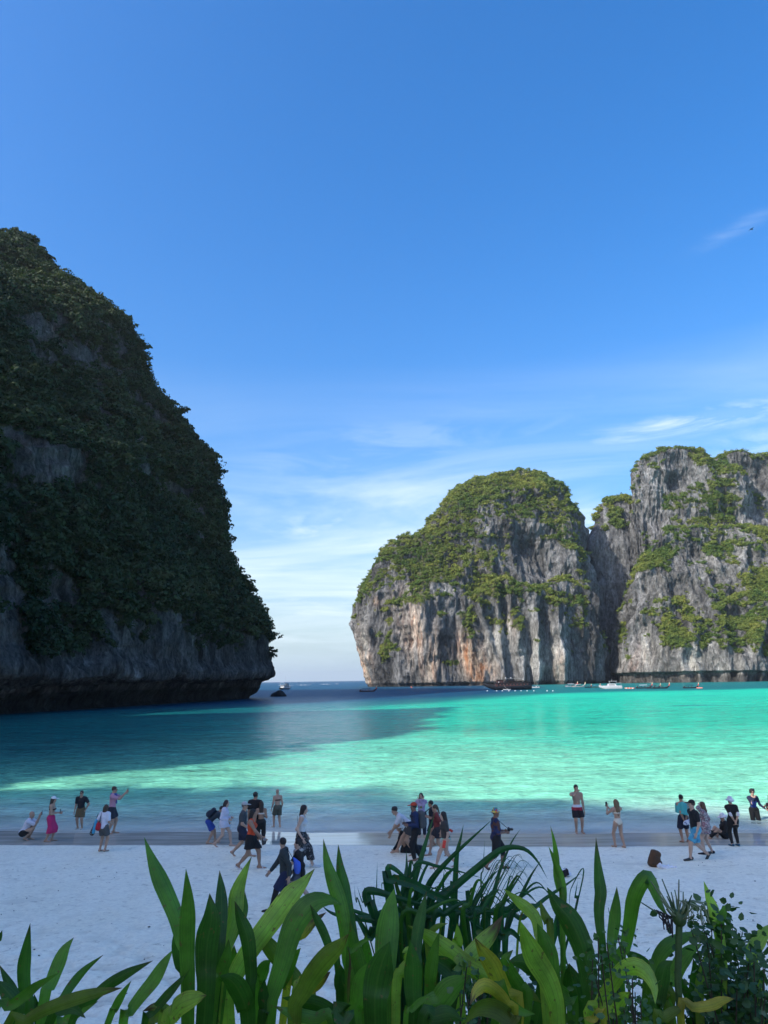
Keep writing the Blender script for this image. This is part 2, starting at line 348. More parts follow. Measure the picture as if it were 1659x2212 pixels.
# ---- domed karst rocks of the far side
def build_dome(name, Lp, Rp, Y0, depth, nu, nv, k, seed, masks=(), bare=(), pale_m=(), ochre_m=(), hand=None, amp=1.0, ythr=.30, veg0=.5, front_pow=.8, notch=5.0, right_out=False, zb=-1.5, bq=0, bp=1.6, ncut=7.0):
    Lw = np.array([at_y(x, y, Y0) for x, y in Lp]); Rw = np.array([at_y(x, y, Y0) for x, y in Rp])
    Lw[0, 2] = Rw[0, 2] = zb
    ztop = min(Lw[-1, 2], Rw[-1, 2])
    Lw = Lw[np.argsort(Lw[:, 2])]; Rw = Rw[np.argsort(Rw[:, 2])]
    v = np.linspace(0, 1, nv); zz_ = zb+(ztop-zb)*(1-(1-v)**1.7)
    XL = np.interp(zz_, Lw[:, 2], Lw[:, 0]); XR = np.interp(zz_, Rw[:, 2], Rw[:, 0])
    XR = np.maximum(XR, XL+.5)
    nf = int(nu*.78)
    th = np.concatenate([np.linspace(math.pi*1.06, -math.pi*.06, nf), np.linspace(-math.pi*.06, -math.pi*.94, nu-nf+2)[1:-1]])
    ct, st_ = np.cos(th), np.sin(th)
    a = (XR-XL)/2; c = (XR+XL)/2
    a0 = a[0]; b = a*depth
    if bq: b = a0*depth*(1-bq*np.clip(zz_/ztop, 0, 1)**bp)*np.clip((1-v)/.05, 0, 1)**.5
    sgn = np.sign(ct); cc = sgn*np.abs(ct)**.86; ss = np.sign(st_)*np.abs(st_)**front_pow
    P = np.zeros((nu, nv, 3))
    P[..., 0] = c[None]+a[None]*cc[:, None]; P[..., 1] = Y0-b[None]*ss[:, None]; P[..., 2] = zz_[None]
    N = normals_of(P, True)
    if N[nf//2, nv//3, 1] > 0: N = -N
    Nh = N.copy(); Nh[..., 2] *= .25; Nh /= np.maximum(np.linalg.norm(Nh, axis=-1, keepdims=True), 1e-6)
    x, y, z = P[..., 0]/k, P[..., 1]/k, P[..., 2]/k; zm = P[..., 2]
    side = np.abs(cc)[:, None]**4
    wx = fbm(x*.02, y*.02, z*.02, 3, seed)*10
    up = sstep(0, 25*k/2, zm)*(1-.6*sstep(.86, 1.0, (zm/ztop)))
    D = 9*ridge((x+wx)*.016, (y+wx)*.016, z*.006, 4, seed+1)*(1-.75*side)*up
    D += 7*fbm((x+wx)*.05, y*.05, z*.016, 4, seed+2)*(1-.5*side)*up
    D += 4.6*ridge(x*.10, y*.10, z*.034, 4, seed+3)*up+3*fbm(x*.2, y*.2, z*.09, 4, seed+6)*up
    D += 3.0*fbm(x*.06, y*.06, z*.20, 3, seed+4)*up
    D += 2.2*ridge(x*.33, y*.33, z*.09, 3, seed+5)
    D *= k*.62*amp
    vx, vy = proj(P)
    D -= k*1.1*up*side
    if hand is not None: D = D+hand(vx, vy, P, side)
    roof = notch+1.3*fbm(x*.03, y*.03, 0*z, 3, seed+9)
    D += -ncut*(1-sstep(roof-1, roof+.7, zm))*(.35+.65*np.clip(fbm(x*.02, y*.02, 0*z, 2, seed+10)*2+.5, 0, 1))
    P = P+Nh*D[..., None]
    N = normals_of(P, True)
    if N[nf//2, nv//3, 1] > 0: N = -N
    vx, vy = proj(P)
    m = veg0-.13+.9*fbm(x*.035, y*.035, z*.025, 5, seed+20)+1.1*(N[..., 2]-ythr)+1.05*fbm(x*.22, y*.22, z*.13, 3, seed+21)
    for q in masks: m = m+q[5]*blob(vx, vy, *q[:4], q[4])
    for q in bare: m = m-q[5]*blob(vx, vy, *q[:4], q[4])
    m = m*sstep(8, 22, zm)-.5*(1-sstep(8, 22, zm))
    veg = sstep(.36, .5, m)
    pale = sum([q[5]*blob(vx, vy, *q[:4], q[4]) for q in pale_m], 0*m)*np.clip(.55+1.4*fbm(x*.16, y*.16, z*.03, 4, seed+31), 0, 1.2)
    och = sum([q[5]*blob(vx, vy, *q[:4], q[4]) for q in ochre_m], 0*m)*np.clip(.55+2.2*fbm(x*.2, y*.2, z*.03, 4, seed+32), 0, 1)
    C = rock_colours(P, N, k, veg*.9, np.clip(och*1.4, 0, 1), np.clip(pale, 0, 1), seed+40)
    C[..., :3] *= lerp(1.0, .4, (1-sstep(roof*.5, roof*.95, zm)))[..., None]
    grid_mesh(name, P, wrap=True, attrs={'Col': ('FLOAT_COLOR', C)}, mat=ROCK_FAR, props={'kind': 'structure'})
    front = (N[..., 1] < .35)
    w = cell_area(P)*sstep(.36, .56, m)*front*(vx < 1720)*(vx > 700)
    SCAT[name] = (P, N, w, Nh)

ML = [(799, 1476), (788, 1460), (779, 1405), (771.5, 1351), (769.7, 1318), (775, 1296), (784, 1267), (800, 1236), (819, 1214), (837, 1190), (871.5, 1186), (900.6, 1169), (913, 1160), (926, 1134), (944, 1109),
      (973, 1077), (995, 1055), (1031.6, 1042), (1060.7, 1033), (1104, 1023), (1118, 1020)]
MRr = [(1309, 1476), (1307, 1463.6), (1300.7, 1405), (1286, 1332.7), (1273.4, 1245), (1264, 1187), (1255, 1138), (1246, 1106), (1231.6, 1077), (1209.8, 1056), (1173, 1031), (1150, 1022), (1138, 1020)]
def hand_mid(vx, vy, P, side):
    D = 0
    for cx, y0, w, a, sl in [(1078, 1215, 11, 9, .10), (1112, 1230, 12, 8, .16), (1150, 1255, 10, 9, .05), (1196, 1290, 15, 12, .10), (1020, 1330, 12, 5, .3), (930, 1290, 30, 8, .25), (862, 1330, 16, 5, .2), (800, 1350, 12, 4, .1), (1060, 1290, 9, 6, .3)]:
        xc = cx+(vy-1400)*sl
        D = D+.62*a*np.maximum(0, 1-np.abs(vx-xc)/w)**.8*sstep(y0-14, y0+22, vy)
    for cx, y0, w, a, sl in [(985, 1270, 14, 9, .22), (1095, 1300, 6, 7, .12), (1132, 1280, 7, 8, .10), (1172, 1300, 8, 9, .1), (1238, 1230, 12, 8, .12)]:
        xc = cx+(vy-1400)*sl
        D = D-.45*a*np.exp(-((vx-xc)/w)**2)*sstep(y0-14, y0+22, vy)
    yl = 1262-.10*(vx-1100)+14*np.sin(vx*.045)+np.clip((vx-1180)*.38, 0, 60)
    D = D+9*sstep(yl-3, yl+10, vy)*sstep(985, 1030, vx)*(1-sstep(1265, 1290, vx))
    yl2 = 1290-.42*(vx-860)+10*np.sin(vx*.06)
    D = D+6*sstep(yl2-3, yl2+8, vy)*sstep(840, 870, vx)*(1-sstep(985, 1030, vx))
    D = D-5*blob(vx, vy, 1140, 1200, 55, 55)
    return D*(1-.8*side)
build_dome('middle_cliff', ML, MRr, 700, .62, 760, 430, 3.2, 100, bq=.97, bp=2.3, hand=hand_mid, veg0=.42, front_pow=.72, notch=2.6, ncut=3.0,
    masks=[(1080, 1060, 150, 50, 0, .42), (1000, 1120, 70, 70, -30, .38), (1180, 1110, 60, 60, 0, .35), (840, 1400, 26, 40, 0, .35), (1080, 1350, 40, 30, 0, .25), (880, 1230, 50, 60, 0, .35), (1180, 1280, 110, 18, 8, .8), (1040, 1265, 40, 26, 0, .5), (1015, 1330, 14, 60, 15, .8), (960, 1200, 60, 60, 0, .25), (1262, 1330, 22, 45, 0, .6), (980, 1432, 22, 14, 0, .9), (1160, 1385, 10, 6, 0, .8), (905, 1290, 25, 22, 0, .5), (835, 1330, 20, 40, 0, .25), (830, 1420, 12, 20, 0, .6)],
    bare=[(1140, 1205, 48, 58, 0, 1.2), (905, 1390, 42, 70, -15, 1.1), (785, 1400, 22, 70, 0, .9), (1100, 1410, 130, 60, 0, .55), (960, 1370, 36, 60, 0, .5), (960, 1150, 30, 50, 30, .35), (1060, 1130, 26, 40, 10, .35), (1170, 1120, 20, 40, 0, .3), (850, 1250, 20, 50, 0, .3), (1280, 1300, 18, 130, 0, .9), (1190, 1420, 40, 60, 0, .6), (980, 1290, 40, 40, 20, .4), (1010, 1190, 26, 18, 0, .3)],
    pale_m=[(1110, 1400, 110, 70, 0, .62), (1195, 1430, 40, 45, 0, .8), (905, 1385, 50, 80, -15, .6), (1140, 1200, 50, 60, 0, .22), (1030, 1440, 40, 30, 0, .6), (960, 1460, 40, 14, 0, .5), (785, 1400, 18, 70, 0, .7)],
    ochre_m=[(900, 1370, 30, 68, -18, 1.15), (918, 1425, 26, 40, -15, .9), (787, 1420, 13, 56, -8, 1.0), (1015, 1425, 26, 50, -18, 1.0), (1045, 1450, 30, 26, 0, .55), (1205, 1440, 16, 34, 0, .45), (1100, 1340, 12, 40, -8, .3), (812, 1300, 10, 10, 0, .5)])

A_L = [(1290, 1476), (1268, 1300), (1262, 1171), (1276, 1141), (1284, 1112), (1297, 1089), (1312, 1079)]
A_R = [(1420, 1476), (1400, 1300), (1385, 1180), (1378, 1130), (1372, 1100), (1358, 1080), (1340, 1078)]
build_dome('narrow_cliff', A_L, A_R, 735, .8, 300, 260, 3.2, 200, veg0=.12, amp=.55, masks=[(1320, 1120, 40, 30, 0, .25), (1300, 1170, 30, 40, 0, .2), (1395, 1240, 40, 30, 0, .3)], bare=[(1330, 1210, 40, 50, 0, .5)], pale_m=[(1330, 1200, 30, 60, 0, .2)])
B_L = [(1380, 1476), (1366, 1200), (1357, 1062), (1362, 1031), (1370, 1008), (1388, 991), (1430, 973), (1455, 970)]
B_R = [(1760, 1476), (1720, 1250), (1660, 1120), (1600, 1040), (1560, 1005), (1530, 988), (1500, 974)]
def hand_b(vx, vy, P, side):
    D = 14*blob(vx, vy, 1400, 1060, 26, 60)-16*blob(vx, vy, 1470, 1035, 26, 40)-6*blob(vx, vy, 1545, 1010, 16, 30)+9*blob(vx, vy, 1600, 1030, 40, 40)
    return D*(1-.8*side)
build_dome('summit_cliff', B_L, B_R, 702, .20, bq=.45, nu=620, nv=300, k=3.2, seed=300, hand=hand_b, veg0=.36, front_pow=.55, amp=1.0,
    masks=[(1430, 995, 50, 14, -8, .6), (1560, 1060, 40, 60, 30, .7), (1440, 1075, 60, 20, 10, .5), (1520, 980, 60, 12, 0, .5), (1640, 1000, 40, 10, 0, .4), (1600, 1100, 60, 30, 0, .3)],
    bare=[(1395, 1045, 30, 40, 0, .9), (1470, 1030, 36, 36, 0, 1.1), (1400, 1130, 60, 30, 0, .7), (1620, 1040, 40, 36, 0, .6), (1620, 1130, 60, 30, 20, .6)], pale_m=[(1500, 1100, 150, 80, 0, .3), (1390, 1060, 40, 60, 0, .3), (1600, 1050, 60, 60, 0, .35)])
E_L = [(1400, 1476), (1440, 1250), (1480, 1110), (1510, 1030), (1535, 1000), (1560, 987)]
E_R = [(2200, 1476), (2150, 1300), (2050, 1150), (1960, 1080), (1840, 1020), (1700, 1000), (1620, 992), (1590, 986)]
build_dome('far_right_cliff', E_L, E_R, 722, .20, 500, 260, 3.2, 350, bq=.55, bp=1.4, veg0=.30, front_pow=.55, masks=[(1600, 1000, 60, 10, 0, .4), (1560, 1080, 40, 50, 30, .6), (1620, 1110, 50, 30, -10, .4)],
    bare=[(1620, 1040, 40, 36, 0, .7)], pale_m=[(1600, 1060, 80, 80, 0, .4)])
C_L = [(1326, 1480), (1329, 1463), (1338, 1388), (1349, 1339), (1365, 1289), (1372, 1240), (1384, 1205), (1410, 1168), (1440, 1140)]
C_R = [(2500, 1480), (2450, 1400), (2350, 1300), (2250, 1200), (2150, 1100), (2000, 1060), (1850, 1080), (1700, 1110), (1600, 1135)]
def hand_c(vx, vy, P, side):
    D = 0
    for cx, y0, w, a, sl in [(1370, 1370, 26, 4, -.2), (1500, 1330, 22, 7, .15), (1590, 1400, 16, 6, .1), (1460, 1250, 26, 8, .3), (1560, 1240, 20, 7, .2), (1625, 1190, 26, 9, -.3), (1640, 1420, 22, 5, 0)]:
        xc = cx+(vy-1400)*sl
        D = D+a*np.maximum(0, 1-np.abs(vx-xc)/w)*sstep(y0-20, y0+26, vy)
    D = D-10*blob(vx, vy, 1500, 1200, 22, 22)-8*blob(vx, vy, 1590, 1330, 30, 20)
    yl = 1300+20*np.sin(vx*.03)
    D = D+5*sstep(yl-6, yl+8, vy)
    return D*(1-.7*side)
build_dome('right_cliff', C_L, C_R, 665, .25, 800, 430, 3.0, 400, bq=.90, bp=1.25, hand=hand_c, veg0=.24, front_pow=.5, notch=7.5, amp=.95,
    masks=[(1450, 1180, 80, 26, -25, .75), (1390, 1220, 30, 30, 0, .4), (1352, 1390, 9, 90, -12, .8), (1440, 1310, 50, 28, -20, .55), (1435, 1350, 20, 20, 0, .6), (1600, 1290, 60, 40, -15, .6), (1640, 1240, 40, 40, 0, .5), (1520, 1385, 12, 24, 0, .9), (1450, 1385, 16, 30, 0, .8), (1580, 1400, 16, 14, 0, .3), (1610, 1350, 70, 20, 0, .45), (1560, 1180, 60, 20, 0, .35), (1590, 1450, 14, 20, 0, .5)],
    bare=[(1420, 1420, 70, 60, 0, .8), (1420, 1265, 50, 36, 0, .6), (1500, 1270, 60, 60, 0, .5), (1520, 1440, 60, 50, 0, .5), (1600, 1440, 60, 30, 0, .5), (1570, 1215, 60, 36, 0, .45)],
    pale_m=[(1420, 1420, 90, 70, 0, .75), (1495, 1420, 26, 60, -8, 1.1), (1560, 1430, 60, 50, 0, .6), (1480, 1270, 130, 80, 0, .5), (1600, 1180, 90, 60, 0, .35), (1640, 1430, 40, 40, 0, .5)],
    ochre_m=[(1375, 1430, 30, 40, 0, .25), (1485, 1450, 16, 16, 0, .3)])

# ---- the ridge that shuts in the beach on the left, off the picture: its crest is where the sun grazes the edge of the shade
def crest_at(vx_, vy_, Xr):
    B = at_z(vx_, vy_); t = (B[0]-Xr)/(-SUN[0]); return B[1]+SUN[1]*t, SUN[2]*t
XR_ = -72.0
crest = []
for q in [(1659, 1741), (1200, 1719), (1000, 1711), (800, 1700), (400, 1699), (100, 1692)]: crest.append(crest_at(*q, XR_))
crest += [crest_at(*q, XR_) for q in [(60, 1676), (250, 1664), (430, 1646), (600, 1626), (680, 1611), (800, 1596), (930, 1584), (945, 1562), (960, 1545), (1000, 1528)]]
crest = sorted(crest)
print('crest', [(round(a), round(b)) for a, b in crest])
cy_, cz_ = np.array(crest).T
def build_ridge():
    yy = np.concatenate([np.linspace(-150, -45, 40), np.linspace(-44, 96, 420)])
    H = np.interp(yy, cy_, cz_, left=cz_[0], right=cz_[-1])
    H = np.where(yy < cy_[0], cz_[0]+(cy_[0]-yy)*.3, H)-2.0
    yn = crest_at(120, 1684, XR_)[0]; H = H-4.5*np.exp(-((yy-yn)/5.0)**2)
    prof_ = np.array([(16, -1.5), (14, 3), (12.5, 9), (9, 20), (5, 32)]) ; nv = 90
    P = np.zeros((len(yy), nv, 3))
    s = np.linspace(0, 1, nv)
    for i, (yv, h) in enumerate(zip(yy, H)):
        zf = np.where(s < .6, (s/.6)**.9*h, h-(s-.6)/.4*(h+1.5)*.75)
        xf = np.where(s < .6, XR_+17*(1-(s/.6)**1.1)*np.clip(h/50, .3, 1), XR_-(s-.6)/.4*110)
        P[i, :, 0] = xf; P[i, :, 1] = yv; P[i, :, 2] = np.where(s == 0, -1.5, zf)
    N = normals_of(P, False); N = np.where(N[..., :1] < 0, -N, N) if N[200, 20, 0] < 0 else N
    x, y, z = P[..., 0], P[..., 1], P[..., 2]
    damp = 1-np.exp(-((s[None]-.6)/.06)**2)
    P[..., 0] += (3*ridge(x*.05, y*.05, z*.02, 3, 501)+1.2*fbm(x*.2, y*.2, z*.08, 3, 502))*damp
    P[..., 2] += 1.6*fbm(y*.12, x*.05, 0*z, 4, 503)*(z > 1)
    m = np.clip(.6+fbm(x*.05, y*.05, z*.04, 3, 504), 0, 1)
    C = rock_colours(P, N, 1.2, sstep(.35, .6, m), 0*m, 0*m, 9)
    grid_mesh('shore_ridge', P, attrs={'Col': ('FLOAT_COLOR', C)}, mat=ROCK_NEAR, props={'kind': 'structure'})
    SCAT['ridge'] = (P, N, cell_area(P)*(s < .75)[None]*(.35+m), N)
build_ridge()

# ================================================================== cliff vegetation
def foliage_material(name, c1, c2, c3, trans=.25):
    t = NT(name); oi = t.new('ObjectInfo'); geo = t.new('NewGeometry')
    co = t.new('TexCoord').outputs['Object']
    big = t.noise(oi.outputs['Location'], .03, 4, .7)
    mid = t.noise(oi.outputs['Location'], .15, 2, .6)
    leaf = t.noise(co, 1.6, 3, .6)
    a = t.math('MULTIPLY', t.math('SUBTRACT', big, .40), 4.0, clamp=True)
    b = t.math('ADD', t.math('MULTIPLY', oi.outputs['Random'], .6), t.math('MULTIPLY', mid, .4))
    c = t.mix(a, t.mix(b, c1, c2), t.mix(b, c2, c3))
    c = t.mix(1, c, t.ramp(leaf, [(.3, .6), (.7, 1.45)]), 'MULTIPLY')
    t.set(Base_Color=c, Roughness=.7, Specular_IOR_Level=.25)
    tr = t.new('BsdfTranslucent'); t.l.new(t.mix(1, c, (1.1, 1.25, .5), 'MULTIPLY'), tr.inputs[0])
    mx = t.new('MixShader', Fac=trans); t.l.new(t.b.outputs[0], mx.inputs[1]); t.l.new(tr.outputs[0], mx.inputs[2]); t.l.new(mx.outputs[0], t.out.inputs[0])
    return t.m
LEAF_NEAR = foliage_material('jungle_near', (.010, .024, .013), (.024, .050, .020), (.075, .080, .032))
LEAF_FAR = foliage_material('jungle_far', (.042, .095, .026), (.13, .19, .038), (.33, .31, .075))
def crown_arrays(seed, nleaf=150, size=.17, flat=.75):
    r = np.random.default_rng(seed); V = []; F = []
    nl = r.integers(5, 9)
    lobes = [(r.normal(0, .38, 3)*np.array([1, 1, .55])+np.array([0, 0, .1]), r.uniform(.30, .55)) for _ in range(nl)]
    for i in range(nleaf):
        c, rad = lobes[r.integers(nl)]
        d = r.normal(0, 1, 3); d[2] = abs(d[2])*.9-.25; d /= np.linalg.norm(d)
        p = c+d*rad*r.uniform(.72, 1.08)*np.array([1, 1, flat])
        n = d+r.normal(0, .55, 3)+np.array([0, 0, .35]); n /= np.linalg.norm(n)
        t = np.cross(n, r.normal(0, 1, 3)); t /= np.linalg.norm(t); b = np.cross(n, t)
        s = size*r.uniform(.6, 1.35); k = len(V)
        V += [p-t*s-b*s*.45, p+t*s*.2-b*s*.7, p+t*s+b*s*.35, p-t*s*.25+b*s*.75]
        F.append((k, k+1, k+2, k+3))
    return np.array(V), np.array(F)
def proto_collection(name, mat, n=5, **kw):
    c = bpy.data.collections.new(name)
    for i in range(n):
        V, F = crown_arrays(100+i, **kw)
        me = raw_data('crown_shape', V, F, False); me.materials.append(mat)
        o = bpy.data.objects.new('crown_shape', me); c.objects.link(o)
    return c
def scatter(name, pts, rot, scl, coll, mat=None):
    me = bpy.data.meshes.new(name); me.vertices.add(len(pts)); me.vertices.foreach_set('co', np.asarray(pts, np.float32).reshape(-1))
    a = me.attributes.new('rot', 'FLOAT_VECTOR', 'POINT'); a.data.foreach_set('vector', np.asarray(rot, np.float32).reshape(-1))
    a = me.attributes.new('scl', 'FLOAT_VECTOR', 'POINT'); a.data.foreach_set('vector', np.asarray(scl, np.float32).reshape(-1))
    o = bpy.data.objects.new(name, me); COL.objects.link(o); o['kind'] = 'stuff'
    ng = bpy.data.node_groups.new('scatter', 'GeometryNodeTree')
    ng.interface.new_socket('Geometry', in_out='INPUT', socket_type='NodeSocketGeometry'); ng.interface.new_socket('Geometry', in_out='OUTPUT', socket_type='NodeSocketGeometry')
    gi = ng.nodes.new('NodeGroupInput'); go = ng.nodes.new('NodeGroupOutput')
    ci = ng.nodes.new('GeometryNodeCollectionInfo'); ci.inputs['Collection'].default_value = coll; ci.inputs['Separate Children'].default_value = True; ci.inputs['Reset Children'].default_value = True
    ip = ng.nodes.new('GeometryNodeInstanceOnPoints'); ip.inputs['Pick Instance'].default_value = True
    ar = ng.nodes.new('GeometryNodeInputNamedAttribute'); ar.data_type = 'FLOAT_VECTOR'; ar.inputs['Name'].default_value = 'rot'
    asc = ng.nodes.new('GeometryNodeInputNamedAttribute'); asc.data_type = 'FLOAT_VECTOR'; asc.inputs['Name'].default_value = 'scl'
    ng.links.new(gi.outputs[0], ip.inputs['Points']); ng.links.new(ci.outputs[0], ip.inputs['Instance'])
    ng.links.new(ar.outputs['Attribute'], ip.inputs['Rotation']); ng.links.new(asc.outputs['Attribute'], ip.inputs['Scale'])
    ng.links.new(ip.outputs[0], go.inputs[0])
    md = o.modifiers.new('scatter', 'NODES'); md.node_group = ng
    return o
CN = proto_collection('near_crowns', LEAF_NEAR, 6, nleaf=230, size=.13)
CF = proto_collection('far_crowns', LEAF_FAR, 5, nleaf=150, size=.15, flat=1.0)
def scatter_on(name, key, count, rmin, rmax, coll, out=.25):
    P, N, w, Nh = SCAT[key]
    i = sample_points(P, w, count, RNG); p = P.reshape(-1, 3)[i]; n = N.reshape(-1, 3)[i]
    s = rmin+(rmax-rmin)*RNG.random(count)**2.8
    p = p+n*s[:, None]*out+RNG.normal(0, .3, p.shape)*s[:, None]*.3
    rot = np.stack([RNG.uniform(-.35, .35, count)-n[:, 1]*.5, RNG.uniform(-.35, .35, count)+n[:, 0]*.5, RNG.uniform(0, 6.28, count)], -1)
    sc = s[:, None]*np.stack([RNG.uniform(.8, 1.2, count), RNG.uniform(.8, 1.2, count), RNG.uniform(.7, 1.15, count)], -1)
    scatter(name, p, rot, sc, coll)
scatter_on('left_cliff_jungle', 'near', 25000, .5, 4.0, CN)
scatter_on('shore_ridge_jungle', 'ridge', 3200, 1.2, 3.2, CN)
scatter_on('middle_cliff_jungle', 'middle_cliff', 9500, .9, 3.1, CF)
scatter_on('narrow_cliff_jungle', 'narrow_cliff', 2200, 1.0, 4.0, CF)
scatter_on('summit_cliff_jungle', 'summit_cliff', 4200, .9, 3.1, CF)
scatter_on('far_right_cliff_jungle', 'far_right_cliff', 3600, .9, 3.1, CF)
scatter_on('right_cliff_jungle', 'right_cliff', 9500, .8, 2.9, CF)

def cliff_tree(vx_, vy_, h, label, seed):
    P, N, w, Nh = SCAT['near']; px_, py_ = proj(P); d = np.hypot(px_-vx_, py_-vy_)+np.where(N[..., 1] > .5, 50, 0); i = np.unravel_index(np.argmin(d), d.shape); p = P[i]; n = Nh[i]
    t = thing('cliff_tree', label, 'tree', tuple(p-n*.6)); r = np.random.default_rng(seed); top = n*h*.30+np.array([0, 0, h*.50])
    tm = plain('tree_bark', (.05, .04, .03), .9, .3, 3)
    pts = [np.zeros(3), top*.35+np.array([0, 0, h*.05]), top*.7, top]
    def tub(name, pts, r0, r1):
        V, F = [], []
        for j, q in enumerate(pts):
            rr = r0+(r1-r0)*j/(len(pts)-1)
            for a in range(6): V.append(q+rr*np.array([math.cos(a*1.047), math.sin(a*1.047), 0]))
        for j in range(len(pts)-1):
            for a in range(6): F.append((j*6+a, j*6+(a+1) % 6, j*6+6+(a+1) % 6, j*6+6+a))
        raw_mesh(name, np.array(V), np.array(F), mat=tm, parent=t)
    tub('trunk', pts, h*.035, h*.015); cs = []
    for j in range(7):
        e = top*r.uniform(.6, 1.0)+np.array([r.normal(0, h*.28), r.normal(0, h*.2), r.uniform(0, h*.25)]); tub('limb', [top*r.uniform(.35, .7), (e+top*.6)/2, e], h*.013, h*.005); cs.append(e)
    V, F = [], []
    for j, c in enumerate(cs+[top]):
        v, f = crown_arrays(seed*10+j, 230, .15); k = len(V) and sum(len(q) for q in V); V.append(v*h*.30*np.array([1, 1, 1.1])+c); F.append(f+k)
    q = raw_mesh('crown', np.concatenate(V), np.concatenate(F), mat=LEAF_NEAR, smooth=False, parent=t)
for q in [(398, 898, 6, 'lone tree leaning out from the left cliff halfway up its skyline', 1), (476, 1040, 5, 'bushy tree at the steep corner of the left cliff, below the halfway tree', 2), (580, 1415, 4, 'lowest tree on the left cliff, hanging above its seaward tip', 3), (512, 1245, 4, 'small tree on the left cliff edge beside the white cloud', 4),
          (70, 534, 6, 'round crowned tree near the top of the left cliff', 5), (22, 520, 6, 'tree on the very top of the left cliff at the picture edge', 6), (262, 680, 5, 'small tree sticking out of the upper left cliff skyline', 7), (545, 1318, 4, 'tree on the lower skyline of the left cliff above the tip', 8)]: cliff_tree(*q)
# ================================================================== SEA AND BEACH
W0, W1 = at_z(0, 1797), at_z(1659, 1803)         # the water's edge
D0, D1 = at_z(0, 1826, .06), at_z(1659, 1828, .06)     # where the wet sand ends
def line_y(a, b, x): return a[1]+(b[1]-a[1])*(x-a[0])/(b[0]-a[0])
def y_water(x): return line_y(W0, W1, x)+.42*pn(x*.13, 0*x+3, 0*x, 5)+.20*pn(x*.5, 0*x+3, 0*x, 6)+.05*pn(x*2.1, 0*x+3, 0*x, 7)
def y_dry(x): return line_y(D0, D1, x)+.30*pn(x*.10, 0*x+9, 0*x, 7)+.14*pn(x*.5, 0*x+9, 0*x, 8)+.03*pn(x*3, 0*x+9, 0*x, 9)
def sand_z(x, y):
    yw, yd = y_water(x), y_dry(x)
    z = np.where(y > yw, -(y-yw)*.045, np.where(y > yd, (yw-y)/(yw-yd)*.06, .06+(yd-y)*.028))
    z = z+np.where(y > yw+6, -(y-yw-6)*.03, 0)
    bank = 3.7-1.0*sstep(4.2, 5.2, y)-2.35*sstep(5.0, 7.8, y)
    return np.where(y < 7.8, np.maximum(z, np.where(y < 7.8, bank, z)), z)
def ground_z(x, y): return float(sand_z(np.array([float(x)]), np.array([float(y)]))[0])
def on_sand(vx_, vy_):
    z = .1
    for _ in range(4):
        p = at_z(vx_, vy_, z); z = ground_z(p[0], p[1])
    return np.array([p[0], p[1], z])

